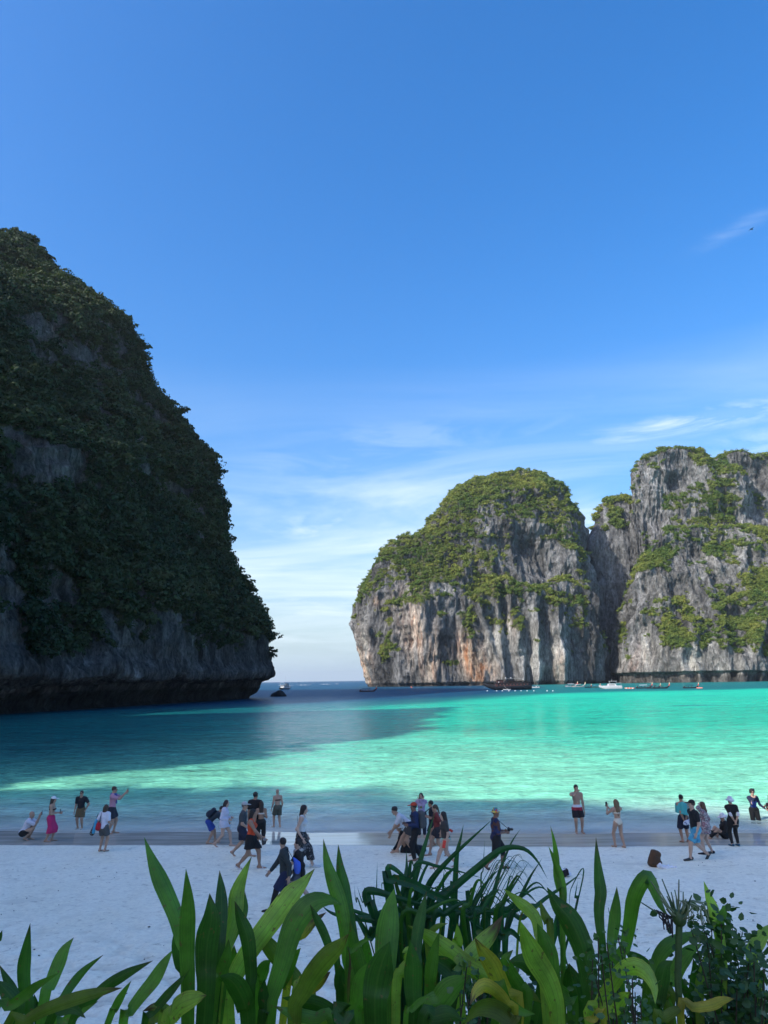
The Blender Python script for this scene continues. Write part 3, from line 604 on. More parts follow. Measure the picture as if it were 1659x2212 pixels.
def build_beach():
    ys = np.concatenate([np.linspace(-14, 3.6, 18), np.linspace(3.8, 7.9, 34), 7.95+(34.5-7.95)*np.linspace(0, 1, 560)**1.35, np.linspace(35, 60, 14)])
    th = np.concatenate([np.linspace(-1.25, -.60, 40)[:-1], np.linspace(-.60, .60, 520), np.linspace(.60, 1.25, 40)[1:]])
    Y = ys[None, :]*np.ones((len(th), 1)); X = np.tan(th)[:, None]*np.maximum(Y, 6)
    Z = sand_z(X, Y)
    yd, yw = y_dry(X), y_water(X)
    dry = (1-sstep(yd-1.4, yd-.2, Y))
    rough = dry*(.25+.75*(1-sstep(12, 21, Y+2.5*fbm(X*.2, Y*.2, 0*X, 3, 81))))*(Y > 7)
    pits = fbm(X*1.9, Y*1.9, 0*X, 4, 82)*.13-.07*np.clip(-ridge(X*1.6, Y*1.6, 0*X, 2, 83)-.1, 0, 1)
    fine = fbm(X*6, Y*6, 0*X, 3, 84)*.022
    Z = Z+(pits+fine)*rough+.03*fbm(X*.25, Y*.25, 0*X, 3, 85)*dry
    Z = Z+np.where(Y < 7.5, .10*fbm(X*1.1, Y*1.1, 0*X, 4, 86), 0)
    P = np.stack([X, Y, Z], -1)
    pit_shade_mottle = sstep(.005, .055, -(pits+fine*1.5))*rough*.8+sstep(.25, .5, fbm(X*.5, Y*.9, 0*X, 5, 88))*dry*.35  # shade painted into the sand's low pits, plus random dark debris mottling
    wet = sstep(yd-.16, yd+.10, Y+.06*fbm(X*3, Y*3, 0*X, 2, 99))
    bankm = 1-sstep(6.9, 7.9, Y+.4*fbm(X*1.2, Y*1.2, 0*X, 3, 87))
    t = NT('sand'); co = t.new('TexCoord').outputs['Object']
    wa = t.new('Attribute', attribute_name='wet').outputs['Fac']; ba = t.new('Attribute', attribute_name='bank').outputs['Fac']
    big = t.noise(co, .5, 5, .6); sm = t.noise(co, 9, 5, .7); deb = t.noise(t.map(co, (1, 1.6, 1)), 3.2, 5, .75)
    c = t.mix(t.ramp(big, [(.3, 0), (.7, 1)]), (.89, .85, .68), (.94, .905, .75))
    c = t.mix(1, c, t.ramp(sm, [(.25, .80), (.6, 1.04)]), 'MULTIPLY')
    c = t.mix(t.ramp(deb, [(.57, 0), (.68, .6)]), c, (.34, .30, .22))
    wc = t.mix(t.ramp(big, [(.3, 0), (.7, 1)]), (.50, .475, .41), (.60, .575, .50))
    ha = t.new('Attribute', attribute_name='pit_shade_mottle').outputs['Fac']; c = t.mix(t.math('MULTIPLY', ha, t.ramp(sm, [(.35, .25), (.6, 1)])), c, (.44, .42, .34))
    stk = t.noise(t.map(co, (.25, 2.2, 1)), 1.2, 5, .65); wc = t.mix(1, wc, t.ramp(stk, [(.35, .72), (.65, 1.2)]), 'MULTIPLY')
    sa = t.new('Attribute', attribute_name='submerged').outputs['Fac']; wc = t.mix(sa, wc, (.72, .78, .72))
    c = t.mix(wa, c, wc)
    soil = t.mix(sm, (.05, .035, .02), (.14, .10, .06))
    c = t.mix(ba, c, soil)
    rgh = t.math('SUBTRACT', 1.0, t.math('MULTIPLY', wa, .93))
    s0 = t.ramp(sa, [(0, 1), (.12, 0)]); rgh = t.math('ADD', rgh, t.math('MULTIPLY', t.math('SUBTRACT', 1.0, s0), .9), clamp=True)
    t.set(Base_Color=c, Roughness=rgh, Specular_IOR_Level=t.math('MULTIPLY', s0, t.math('ADD', .12, t.math('MULTIPLY', wa, .38))))
    dryb = t.math('MULTIPLY', t.math('SUBTRACT', 1.0, wa), 1.0)
    b = t.new('Bump', Distance=.02); t.l.new(sm, b.inputs['Height']); t.l.new(t.math('MULTIPLY', dryb, .5), b.inputs['Strength'])
    rip = t.noise(t.map(co, (.7, 3, 1)), 1.3, 3, .5)
    b2 = t.new('Bump', Distance=.010); t.l.new(rip, b2.inputs['Height']); t.l.new(t.math('MULTIPLY', wa, .35), b2.inputs['Strength']); t.l.new(b.outputs[0], b2.inputs['Normal'])
    t.set(Normal=b2.outputs[0])
    grid_mesh('beach', P, attrs={'wet': ('FLOAT', wet), 'bank': ('FLOAT', bankm), 'pit_shade_mottle': ('FLOAT', pit_shade_mottle), 'submerged': ('FLOAT', sstep(-.05, 2.2, Y-yw))}, mat=t.m, props={'kind': 'structure'}, flip=False)
build_beach()

def build_sea():
    f = np.linspace(0, 1, 330); y1 = 24.5+(75-24.5)*f**1.3
    y2 = 75*(30000/75)**np.linspace(0, 1, 230)[1:]
    ys = np.concatenate([y1, y2]); th = np.concatenate([np.linspace(-1.35, -.62, 60)[:-1], np.linspace(-.62, .62, 420), np.linspace(.62, 1.35, 60)[1:]])
    Y = ys[None, :]*np.ones((len(th), 1)); X = np.tan(th)[:, None]*Y
    yw = y_water(X); off = Y-yw                      # metres out from the edge
    near = sstep(.3, 3, off)*(1-sstep(60, 110, Y))
    Z = near*(.035*np.sin(Y*2.1+.5*np.sin(X*.35)+2*fbm(X*.15, Y*.15, 0*X, 2, 90))*sstep(1, 6, off)+.05*fbm(X*.7, Y*1.1, 0*X, 3, 91))
    Z = Z+.03*np.exp(-((off-1.7-.5*fbm(X*.12, 0*X, 0*X, 2, 92))/.45)**2)*(.6+.6*fbm(X*.2, 0*X, 0*X, 2, 93))
    Z = np.where(off < 0, np.minimum(0, off*.02)-.0, Z)
    P = np.stack([X, Y, Z], -1)
    vx, vy = proj(np.stack([X, Y, 0*X], -1))
    # colour of the water body: sand shallows, reef patches, deep channel out to sea
    n = fbm(X*.02, Y*.02, 0*X, 4, 94); n2 = fbm(X*.09, Y*.06, 0*X, 4, 95)
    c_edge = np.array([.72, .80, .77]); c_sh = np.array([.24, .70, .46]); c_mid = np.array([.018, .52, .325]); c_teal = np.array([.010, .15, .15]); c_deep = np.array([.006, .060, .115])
    t1 = sstep(-1.5, 11, off+n2*4); t2 = sstep(8, 75, off+n*30+n2*10)
    C = lerp(c_edge, c_sh, t1[..., None]); C = lerp(C, c_mid, t2[..., None])
    # where the shallows end
    yend = np.interp(X, [-200, -70, -45, -20, 0, 25, 60, 140, 260], [120, 120, 130, 125, 165, 215, 270, 300, 330])+25*n
    t3 = sstep(-18, 22, Y-yend); C = lerp(C, c_teal, t3[..., None])
    ch = np.interp(X, [-400, -120, -60, 0, 40, 90, 160], [0, 60, 150, 190, 260, 420, 900])
    t4 = sstep(-10, 45, Y-ch+15*n)*(X < 200); C = lerp(C, c_deep, t4[..., None])
    C = lerp(C, c_deep, sstep(700, 900, Y)[..., None])
    reef = sstep(.22, .45, fbm(X*.045, Y*.10, 0*X, 4, 96))*(1-t3)*sstep(35, 60, Y); C = lerp(C, c_teal*1.5, (.55*reef)[..., None])
    # towards the cliff on the left the water body turns dark teal
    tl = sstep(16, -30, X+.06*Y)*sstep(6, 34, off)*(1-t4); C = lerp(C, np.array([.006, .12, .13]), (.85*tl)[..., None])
    foam = np.exp(-((off-.10)/.10)**2)*.85*np.clip(.5+1.6*fbm(X*.3, 0*X, 0*X, 3, 196), .05, 1)+sstep(.22, .6, fbm(X*1.3, Y*2.2, 0*X, 4, 97)+.25*fbm(X*.12, 0*X, 0*X, 2, 98)-.12)*sstep(.3, .9, off)*(1-sstep(1.6, 3.4, off))*.20
    foam = foam+sstep(.10, .45, fbm(X*2.6, Y*5.5, 0*X, 4, 198))*sstep(.2, .8, off)*(1-sstep(1.0, 4.5, off+1.5*n2))*.85
    foam = np.clip(foam, 0, .85)*(off > -.4)*np.clip(.55+1.2*fbm(X*.16, Y*.4, 0*X, 3, 197), .1, 1)
    C = np.concatenate([C, np.ones(C.shape[:2]+(1,))], -1)
    alpha = sstep(-.1, 1.0, off)*.35+sstep(.4, 5, off)*.65
    t = NT('sea_water'); co = t.new('TexCoord').outputs['Object']
    col = t.new('Attribute', attribute_name='Col').outputs['Color']; fo = t.new('Attribute', attribute_name='foam').outputs['Fac']; al = t.new('Attribute', attribute_name='alpha').outputs['Fac']
    w1 = t.noise(t.map(co, (1.0, 1.7, 1), (0, 0, .25)), 1.5, 6, .62, .5)
    w2 = t.noise(t.map(co, (.22, .5, 1), (0, 0, -.2)), 1.0, 4, .6, .3)
    w3 = t.noise(t.map(co, (.03, .09, 1), (0, 0, .1)), 1.0, 4, .6)
    cv = t.mix(1, col, t.ramp(w1, [(.3, .76), (.7, 1.26)]), 'MULTIPLY'); cv = t.mix(1, cv, t.ramp(w2, [(.3, .84), (.7, 1.16)]), 'MULTIPLY'); cv = t.mix(1, cv, t.ramp(w3, [(.3, .88), (.7, 1.1)]), 'MULTIPLY')  # ripple light and shade painted into the water colour, besides the bump
    cv = t.mix(fo, cv, (.75, .78, .78))
    sp = t.new('SeparateXYZ'); t.l.new(co, sp.inputs[0]); dist_r = t.math('MULTIPLY', t.math('MULTIPLY', t.math('SUBTRACT', sp.outputs[1], 45.0), 1/260, clamp=True), .40)
    b1 = t.bump(w1, 1.0, .30); b2 = t.bump(w2, 1.0, .30, b1); b3 = t.bump(w3, 1.0, .6, b2)
    t.set(Base_Color=cv, Roughness=t.math('ADD', t.math('ADD', .08, dist_r), t.math('MULTIPLY', fo, .7)), IOR=1.333, Specular_IOR_Level=.27, Alpha=al)
    geo = t.new('NewGeometry').outputs['Position']
    def slopes(scale, amp, vec):
        nn = t.new('TexNoise', Scale=scale, Detail=3, Roughness=.6); t.l.new(t.map(geo, vec), nn.inputs['Vector'])
        s1 = t.new('VectorMath', operation='SUBTRACT'); t.l.new(nn.outputs['Color'], s1.inputs[0]); s1.inputs[1].default_value = (.5, .5, .5)
        s2 = t.new('VectorMath', operation='MULTIPLY'); t.l.new(s1.outputs[0], s2.inputs[0]); s2.inputs[1].default_value = amp
        return s2.outputs[0]
    def vadd(a, b):
        s = t.new('VectorMath', operation='ADD'); t.l.new(a, s.inputs[0]); t.l.new(b, s.inputs[1]); return s.outputs[0]
    nrm = vadd(vadd(vadd(b3, slopes(.75, (.5, .9, 0), (1, 1.5, 1))), slopes(2.2, (.25, .4, 0), (1, 1.4, 1))), slopes(.35, (.35, .6, 0), (1, 2.2, 1)))
    nv_ = t.new('VectorMath', operation='NORMALIZE'); t.l.new(nrm, nv_.inputs[0])
    t.set(Normal=nv_.outputs[0])
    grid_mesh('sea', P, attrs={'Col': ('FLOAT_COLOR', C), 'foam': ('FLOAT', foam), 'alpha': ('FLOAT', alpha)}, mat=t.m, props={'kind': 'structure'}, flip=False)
build_sea()

def build_haze():
    m = bpy.data.materials.new('sea_air'); m.use_nodes = True; n = m.node_tree.nodes; n.clear(); o = n.new('ShaderNodeOutputMaterial'); v = n.new('ShaderNodeVolumePrincipled')
    v.inputs['Color'].default_value = (.93, .98, 1.0, 1); v.inputs['Density'].default_value = 5.5e-5; v.inputs['Anisotropy'].default_value = .3
    m.node_tree.links.new(v.outputs[0], o.inputs['Volume'])
    me = bpy.data.meshes.new('haze'); W_ = 31500.0; z0, z1 = -60.0, 330.0
    V = [(x, y, z) for z in (z0, z1) for x, y in ((-W_, -W_), (W_, -W_), (W_, W_), (-W_, W_))]
    me.from_pydata(V, [], [(0, 3, 2, 1), (4, 5, 6, 7), (0, 1, 5, 4), (1, 2, 6, 5), (2, 3, 7, 6), (3, 0, 4, 7)]); me.materials.append(m)
    o = bpy.data.objects.new('haze', me); COL.objects.link(o); o['kind'] = 'stuff'
build_haze()
# ================================================================== PEOPLE
def unit(v): v = np.asarray(v, float); return v/max(np.linalg.norm(v), 1e-9)
class Blob:
    """solid described by blended round shapes, meshed as one continuous skin"""
    def __init__(s, h, k): s.h, s.k, s.p, s.clips, s.subs = h, k, [], [], []
    def cone(s, a, b, ra, rb, bulge=0, flat=None, k=None):
        a, b = np.asarray(a, float), np.asarray(b, float); r = max(ra, rb)+abs(bulge)
        def f(X):
            ab = b-a; q = X-a; t = np.clip((q@ab)/max(ab@ab, 1e-9), 0, 1)
            d = q-t[..., None]*ab
            if flat is not None: e, m = flat; c = d@e; d = d+np.multiply.outer(c*(m-1), e)
            rr = ra+(rb-ra)*t+bulge*np.sin(np.pi*np.clip(t*1.25, 0, 1)); return np.linalg.norm(d, axis=-1)-rr
        s.p.append((f, np.minimum(a, b)-r, np.maximum(a, b)+r, k)); return s
    def ell(s, c, rad, M=None, k=None):
        c = np.asarray(c, float); rad = np.asarray(rad, float); M = np.eye(3) if M is None else M; r = rad.max()
        def f(X):
            q = (X-c)@M.T; k0 = np.linalg.norm(q/rad, axis=-1); k1 = np.linalg.norm(q/rad**2, axis=-1); return k0*(k0-1)/np.maximum(k1, 1e-6)
        s.p.append((f, c-r, c+r, k)); return s
    def box(s, c, half, M, rnd, k=None):
        c = np.asarray(c, float); half = np.asarray(half, float); r = np.linalg.norm(half)+rnd
        def f(X):
            q = np.abs((X-c)@M.T)-(half-rnd); return np.linalg.norm(np.maximum(q, 0), axis=-1)+np.minimum(q.max(-1), 0)-rnd
        s.p.append((f, c-r, c+r, k)); return s
    def clip(s, pt, n): s.clips.append((np.asarray(pt, float), unit(n))); return s
    def sub(s, c, rad, M=None):
        t = Blob(s.h, 0).ell(c, rad, M); s.subs.append(t.p[0][0]); return s
    def mesh(s, wobble=0):
        h = s.h; lo = np.min([p[1] for p in s.p], 0)-2.5*h; hi = np.max([p[2] for p in s.p], 0)+2.5*h
        n = np.ceil((hi-lo)/h).astype(int)+1
        ax = [lo[i]+np.arange(n[i])*h for i in range(3)]
        Fv = np.full(n, .3)
        for f, a, b, k in s.p:
            k = s.k if k is None else k; m = k+2*h
            i0 = np.maximum(((a-m-lo)/h).astype(int), 0); i1 = np.minimum(((b+m-lo)/h).astype(int)+2, n)
            sl = tuple(slice(i0[i], i1[i]) for i in range(3))
            X = np.stack(np.meshgrid(*[ax[i][sl[i]] for i in range(3)], indexing='ij'), -1)
            d = f(X); c = Fv[sl]
            if k > 1e-5:
                hh = np.clip(.5+.5*(c-d)/k, 0, 1); Fv[sl] = c*(1-hh)+d*hh-k*hh*(1-hh)
            else: Fv[sl] = np.minimum(c, d)
        if s.clips or s.subs or wobble:
            X = np.stack(np.meshgrid(*ax, indexing='ij'), -1)
            if wobble: Fv = Fv+wobble*pn(X[..., 0]*14, X[..., 1]*14, X[..., 2]*5, 3)
            for p, q in s.clips: Fv = np.maximum(Fv, (X-p)@q)
            for f in s.subs: Fv = np.maximum(Fv, -f(X))
        return surf_net(Fv, lo, h)
def surf_net(Fv, lo, h):
    S = Fv < 0; nx, ny, nz = Fv.shape
    co = [(a, b, c) for a in (0, 1) for b in (0, 1) for c in (0, 1)]
    C = [S[a:nx-1+a, b:ny-1+b, c:nz-1+c] for a, b, c in co]
    cnt = sum(c.astype(np.int8) for c in C); act = (cnt > 0) & (cnt < 8)
    ijk = np.argwhere(act); m = -np.ones(act.shape, int); m[act] = np.arange(len(ijk))
    vals = [Fv[ijk[:, 0]+a, ijk[:, 1]+b, ijk[:, 2]+c] for a, b, c in co]
    acc = np.zeros((len(ijk), 3)); num = np.zeros(len(ijk))
    for i in range(8):
        for ax_ in range(3):
            if co[i][ax_] == 0:
                c2 = list(co[i]); c2[ax_] = 1; j = co.index(tuple(c2))
                u, v = vals[i], vals[j]; x = (u < 0) != (v < 0); t = np.where(x, u/np.where(x, u-v, 1), 0)
                p = np.tile(np.array(co[i], float), (len(ijk), 1)); p[:, ax_] = t
                acc += p*x[:, None]; num += x
    V = lo+(ijk+acc/num[:, None])*h; F = []
    for ax_ in range(3):
        sl0 = [slice(None)]*3; sl1 = [slice(None)]*3; sl0[ax_] = slice(0, -1); sl1[ax_] = slice(1, None)
        a, b = S[tuple(sl0)], S[tuple(sl1)]; o1, o2 = (ax_+1) % 3, (ax_+2) % 3
        e = np.argwhere(a != b); e = e[(e[:, o1] > 0) & (e[:, o2] > 0) & (e[:, o1] < act.shape[o1]) & (e[:, o2] < act.shape[o2])]
        ins = a[tuple(e.T)]
        def cell(d1, d2):
            q = e.copy(); q[:, o1] -= d1; q[:, o2] -= d2; return m[tuple(q.T)]
        Q = np.stack([cell(1, 1), cell(0, 1), cell(0, 0), cell(1, 0)], -1)
        Q[~ins] = Q[~ins][:, ::-1]; F.append(Q)
    return V, np.concatenate(F)

def cloth(col, rough=.85): return plain('cloth', col, rough, .10, 30, bump=.3)
def skin(tone):
    return plain('skin', [(.50, .33, .25), (.42, .26, .18), (.33, .19, .125), (.24, .13, .085), (.13, .07, .045)][tone], .55, .08, 14, bump=.1)
def hairm(col): return plain('hair', col, .55, .35, 60, bump=.6)
EYE_M = None
def ik(root, tgt, l1, l2, hint):
    d = tgt-root; L = np.linalg.norm(d); L2 = min(L, (l1+l2)*.995); d = d/max(L, 1e-9)
    tgt = root+d*L2; a = (l1*l1-l2*l2+L2*L2)/(2*L2); hgt = math.sqrt(max(l1*l1-a*a, 0))
    p = hint-d*(hint@d); p = unit(p); return root+d*a+p*hgt, tgt
X_, Y_, Z_ = np.eye(3)
def rotm(axis, a): return np.array(Matrix.Rotation(a, 3, Vector(axis)))

def skeleton(H, sp):
    g = lambda k, d: sp.get(k, d)
    fem = g('fem', False); wd = g('wide', 1.0)
    J = {}
    ph = g('ph', .525)*H; J['P'] = P = np.array([g('pf', 0)*H, 0, ph])
    lean, side, twist = R_(g('lean', 2)), R_(g('side', 0)), R_(g('twist', 0))
    M = rotm(Y_, lean) @ rotm(X_, side)          # forward lean turns +Z towards +X
    U = M @ Z_; J['U'] = U
    Mt = M @ rotm(Z_, twist); F = Mt @ X_; L = Mt @ Y_; J['F'], J['L'] = F, L
    J['N'] = P+U*.298*H; sw = (.094 if fem else .108)*H*(.5+.5*wd)
    J['S'] = [P+U*.272*H+L*sw, P+U*.272*H-L*sw]
    hw = .052*H
    J['Hp'] = [P+np.array([0, hw, -.01*H]), P+np.array([0, -hw, -.01*H])]
    J['K'], J['A'], J['T'], J['heel'] = [], [], [], []
    for i, f in enumerate(g('feet', [(.0, .06), (.0, -.06)])):
        fo, la, up, yaw, pit = (list(f)+[0]*5)[:5] if len(f) < 5 else f[:5]
        yaw = R_(yaw if yaw else (8 if i == 0 else -8)); pit = R_(pit)      # pit: heel lifted
        ball = np.array([fo*H+.06*H*math.cos(yaw), la*H+.06*H*math.sin(yaw), up*H+.012*H])
        fd = np.array([math.cos(yaw)*math.cos(pit), math.sin(yaw)*math.cos(pit), -math.sin(pit)])
        upf = unit(np.cross(np.cross(fd, Z_), fd)) if abs(fd[2]) < .98 else X_
        heel = ball-fd*.085*H+upf*.006*H; ank = ball-fd*.062*H+upf*.036*H
        kn, an = ik(J['Hp'][i], ank, .245*H, .243*H, np.array([math.cos(yaw), math.sin(yaw)*1.0, .15]) if not g('khint', None) else np.array(g('khint', None)[i], float))
        sh = an-ank; J['K'].append(kn); J['A'].append(an); J['heel'].append(heel+sh); J['T'].append((ball+sh, fd, upf))
    J['E'], J['W'], J['hd'] = [], [], []
    for i, hnd in enumerate(g('hands', [(.03, .15, .47), (.03, -.15, .47)])):
        tg = np.array(hnd[:3])*H; hint = np.array(hnd[3] if len(hnd) > 3 else (-.6, .25 if i == 0 else -.25, -.5), float)
        e, w = ik(J['S'][i], tg, .172*H, .150*H, hint); J['E'].append(e); J['W'].append(w)
        J['hd'].append(unit(w-e))
    hy, hp = R_(g('hyaw', 0)), R_(g('hpitch', 0)+g('lean', 2)*g('hfollow', .45))
    Mh = rotm(Z_, hy) @ rotm(Y_, hp); J['Mh'] = Mh
    hF, hL, hU = Mh @ X_, Mh @ Y_, Mh @ Z_
    J['hF'], J['hL'], J['hU'] = hF, hL, hU
    J['C'] = J['N']+unit(U*.6+hU*.4)*.045*H+hU*.058*H+hF*.014*H
    J['top'] = J['C']+hU*.072*H
    return J

def hand_mesh(J, i, H, curl):
    """five unequal fingers, each a bent tapering chain rooted in the palm"""
    V, Fc = [], []; d = J['hd'][i]; w = J['W'][i]
    inw = np.array([0, -1.0 if i == 0 else 1.0, 0]); n = unit(inw-d*(inw@d)); s = np.cross(d, n)       # s: across the palm
    if s@X_ < 0: s = -s
    palm = w+d*.052*H
    for j, (off, ln, sp_) in enumerate([(.017, .040, .10), (.006, .045, .03), (-.005, .042, -.03), (-.015, .033, -.10), (.022, .030, .9)]):
        base = (w+d*.078*H+s*off*H) if j < 4 else (w+d*.028*H+s*off*H)
        dr = unit(d+s*sp_+n*(.1 if j < 4 else .3)); pts = [base-dr*.012*H, base]; c = curl*(.8 if j < 4 else .4)
        for q in range(3):
            dr = unit(dr*math.cos(c)+n*math.sin(c)); pts.append(pts[-1]+dr*ln*H*(.42, .33, .25)[q])
        rs = np.array([.0062, .0062, .0055, .005, .0035])*H
        k0 = len(V); e1 = unit(np.cross(dr, n)+1e-4); e2 = n
        for p, r in zip(pts, rs):
            for a in range(6): V.append(p+r*(math.cos(a*math.pi/3)*e1+math.sin(a*math.pi/3)*unit(np.cross(e1, dr))))
        for q in range(4):
            for a in range(6):
                b = (a+1) % 6; Fc.append((k0+q*6+a, k0+q*6+b, k0+q*6+6+b, k0+q*6+6+a))
        t = k0+24; Fc += [(t, t+1, t+2, t+3), (t+3, t+4, t+5, t)]
    return V, Fc

def body_blob(H, J, sp, vox, infl=0.0, which='all'):
    fem, wd = sp.get('fem', False), sp.get('wide', 1.0); B = Blob(vox, .028*H)
    P, U, F, L = J['P'], J['U'], J['F'], J['L']; Mt = np.stack([F, L, U])
    q = infl*H; w2 = wd
    hip, wst, cst = (.092, .068, .080) if fem else (.084, .074, .090)
    if which in ('all', 'torso'):
        B.ell(P+U*.012*H, np.array([.066*w2, hip*w2, .068])*H+q, Mt)
        B.ell(P+U*.095*H+F*(.008*H*(w2-1)*8), np.array([.056*w2**1.6, wst*w2, .085])*H+q, Mt)
        B.ell(P+U*.20*H, np.array([.062*w2, cst*w2, .092])*H+q, Mt)
        B.cone(J['S'][0]-L*.012*H, J['S'][1]+L*.012*H, .036*H+q, .036*H+q)
        for s in J['S']: B.cone(J['N']+U*.01*H, s, .030*H+q*.6, .030*H+q)
        for sg in (1, -1): B.ell(P-F*.028*H+L*sg*.036*H-U*.012*H, np.array([.046, .045, .050])*H*(1+(w2-1)*.5)+q, Mt)
        if fem:
            for sg in (1, -1): B.ell(P+F*.052*H+L*sg*.037*H+U*.198*H, np.array([.034, .035, .036])*H+q, Mt)
    return B

def person(label, vx_, vy_, top=None, H=None, face=0, tone=1, wear=(), hair=('short', (.02, .015, .012)), shoes=None, z=None, group=None, vox=.0165, finger=.35, props=(), **sp):
    pos = on_sand(vx_, vy_) if z is None else at_z(vx_, vy_, z)
    if sp.get('wading'):
        pos = at_z(vx_, vy_, 0.0); pos[2] = -sp['wading']
    J1 = skeleton(1.0, sp)
    if H is None:
        zt = at_y(vx_, top, pos[1])[2]-pos[2]; H = float(np.clip(zt/max(J1['top'][2], .2), 1.45, 1.98))
        if not 1.5 < zt/J1['top'][2] < 1.95: print('height?', label[:40], round(zt/J1['top'][2], 2))
    J = skeleton(H, sp); fem = sp.get('fem', False); wd = sp.get('wide', 1.0)
    root = thing('person', label, 'person', tuple(pos), R_(face), group)
    sm = skin(tone)
    B = body_blob(H, J, sp, vox)
    lw = 1+(wd-1)*.6
    for i in (0, 1):
        B.cone(J['Hp'][i], J['K'][i], .053*H*lw, .034*H*lw, bulge=.003*H)
        B.cone(J['K'][i], J['A'][i], .033*H*lw, .0215*H, bulge=.006*H)
        ball, fd, upf = J['T'][i]
        B.cone(J['heel'][i]+upf*.010*H, ball+fd*.02*H, .020*H, .021*H, flat=(upf, 1.35)); B.cone(J['A'][i], J['heel'][i]+upf*.012*H, .022*H, .019*H)
        B.ell(ball+fd*.045*H-upf*.002*H, np.array([.026, .022, .012])*H, np.stack([fd, np.cross(upf, fd), upf]))
        B.cone(J['S'][i], J['E'][i], .030*H*lw, .0235*H*lw, bulge=.002*H); B.cone(J['E'][i], J['W'][i], .0235*H, .0155*H, bulge=.003*H)
        d = J['hd'][i]; inw = np.array([0, -1.0 if i == 0 else 1.0, 0]); n = unit(inw-d*(inw@d))
        B.ell(J['W'][i]+d*.048*H, np.array([.042, .013, .025])*H, np.stack([d, n, np.cross(d, n)]), k=.012*H)
    hF, hL, hU, C, Mh = J['hF'], J['hL'], J['hU'], J['C'], np.stack([J['hF'], J['hL'], J['hU']])
    B.cone(J['N']-J['U']*.01*H, C-hU*.035*H-hF*.01*H, .034*H if not fem else .029*H, .031*H if not fem else .027*H)
    B.ell(C+hU*.018*H-hF*.004*H, np.array([.056, .044, .054])*H, Mh, k=.015*H)
    B.ell(C+hF*.013*H-hU*.024*H, np.array([.038, .034, .043])*H, Mh, k=.02*H)
    B.cone(C+hF*.048*H+hU*.004*H, C+hF*.060*H-hU*.014*H, .006*H, .0085*H, k=.008*H)
    B.ell(C+hF*.042*H-hU*.052*H, np.array([.012, .014, .011])*H, Mh, k=.012*H)
    for sg in (1, -1): B.ell(C+hL*sg*.0445*H-hF*.004*H-hU*.004*H, np.array([.012, .006, .017])*H, Mh, k=.005*H)
    V, Fq = B.mesh(); V = list(V); Fq = [tuple(f) for f in Fq]; nb = len(Fq)
    for i in (0, 1):
        c_ = sp.get('curl', (finger, finger))[i]
        v2, f2 = hand_mesh(J, i, H, c_); k = len(V); V += v2; Fq += [tuple(x+k for x in f) for f in f2]
    nskin = len(Fq)
    def disc(c, a, b, ra, rb, nrm):        # eyes and lips: shallow domes seated in the face
        k = len(V); n = 8
        for q in range(n): V.append(c+a*ra*math.cos(q*2*math.pi/n)+b*rb*math.sin(q*2*math.pi/n))
        V.append(c+nrm*min(ra, rb)*.6); out = []
        for q in range(0, n, 1): out.append((k+q, k+(q+1) % n, k+n, k+n))
        return out
    eyes = []
    for sg in (1, -1): eyes += [f[:3]+(f[2],) for f in disc(C+hF*.0505*H+hL*sg*.018*H+hU*.004*H, hL, hU, .0085*H, .004*H, hF)]
    lips = [f[:3]+(f[2],) for f in disc(C+hF*.052*H-hU*.033*H, hL, hU, .013*H, .005*H, hF)]
    tris = [f[:3] for f in eyes+lips]
    me = bpy.data.meshes.new('body'); me.from_pydata([tuple(v) for v in V], [], Fq+tris); me.update()
    me.materials.append(sm); me.materials.append(plain('eye', (.02, .015, .012), .2, bump=0)); me.materials.append(plain('lip', (.30, .10, .09), .5, bump=0))
    mi = np.zeros(len(me.polygons), int); mi[nskin:nskin+len(eyes)] = 1; mi[nskin+len(eyes):] = 2
    me.polygons.foreach_set('material_index', mi); me.polygons.foreach_set('use_smooth', np.ones(len(me.polygons), bool))
    bo = bpy.data.objects.new('body', me); COL.objects.link(bo); bo.parent = root
    def part(name, blob, mats, band=None, wob=.0, parent=root):
        v, f = blob.mesh(wob)
        if len(f) == 0: return None
        o = raw_mesh(name, v, f, parent=parent)
        for m_ in (mats if isinstance(mats, (list, tuple)) else [mats]): o.data.materials.append(m_)
        if band is not None:
            c_ = v[f].mean(1); o.data.polygons.foreach_set('material_index', band(c_).astype(int))
        return o
    P, U, F, L = J['P'], J['U'], J['F'], J['L']; Mt = np.stack([F, L, U])
    for g_ in wear:
        kind, col = g_[0], g_[1]; opt = g_[2] if len(g_) > 2 else {}
        cm = cloth(col) if not hasattr(col, 'node_tree') else col
        if kind in ('t_shirt', 'shirt', 'hoodie', 'tank_top', 'dress', 'rash_vest', 'jacket'):
            inf = {'t_shirt': .011, 'shirt': .014, 'hoodie': .019, 'tank_top': .006, 'dress': .014, 'rash_vest': .006, 'jacket': .016}[kind]
            b = body_blob(H, J, sp, vox, inf, 'torso')
            slv = opt.get('sleeve', {'t_shirt': .62, 'shirt': 2, 'hoodie': 2, 'tank_top': 0, 'dress': .9, 'rash_vest': 2, 'jacket': 2}[kind])
            for i in (0, 1):
                S, E, Wr = J['S'][i], J['E'][i], J['W'][i]
                if slv > 0 and slv < 1.01: b.cone(S, S+(E-S)*slv, (.036+inf*.7)*H*lw, (.032+inf*.8)*H*lw, k=.02*H)
                elif slv >= 2:
                    b.cone(S, E, (.034+inf*.6)*H*lw, (.027+inf*.5)*H, k=.02*H); b.cone(E, Wr-(Wr-E)*.04, (.027+inf*.5)*H, (.019+inf*.5)*H, k=.01*H)
                elif slv > 1: b.cone(S, E, (.034+inf*.6)*H*lw, (.028+inf*.5)*H, k=.02*H); b.cone(E, E+(Wr-E)*(slv-1), (.027+inf*.5)*H, (.024+inf*.5)*H, k=.01*H)
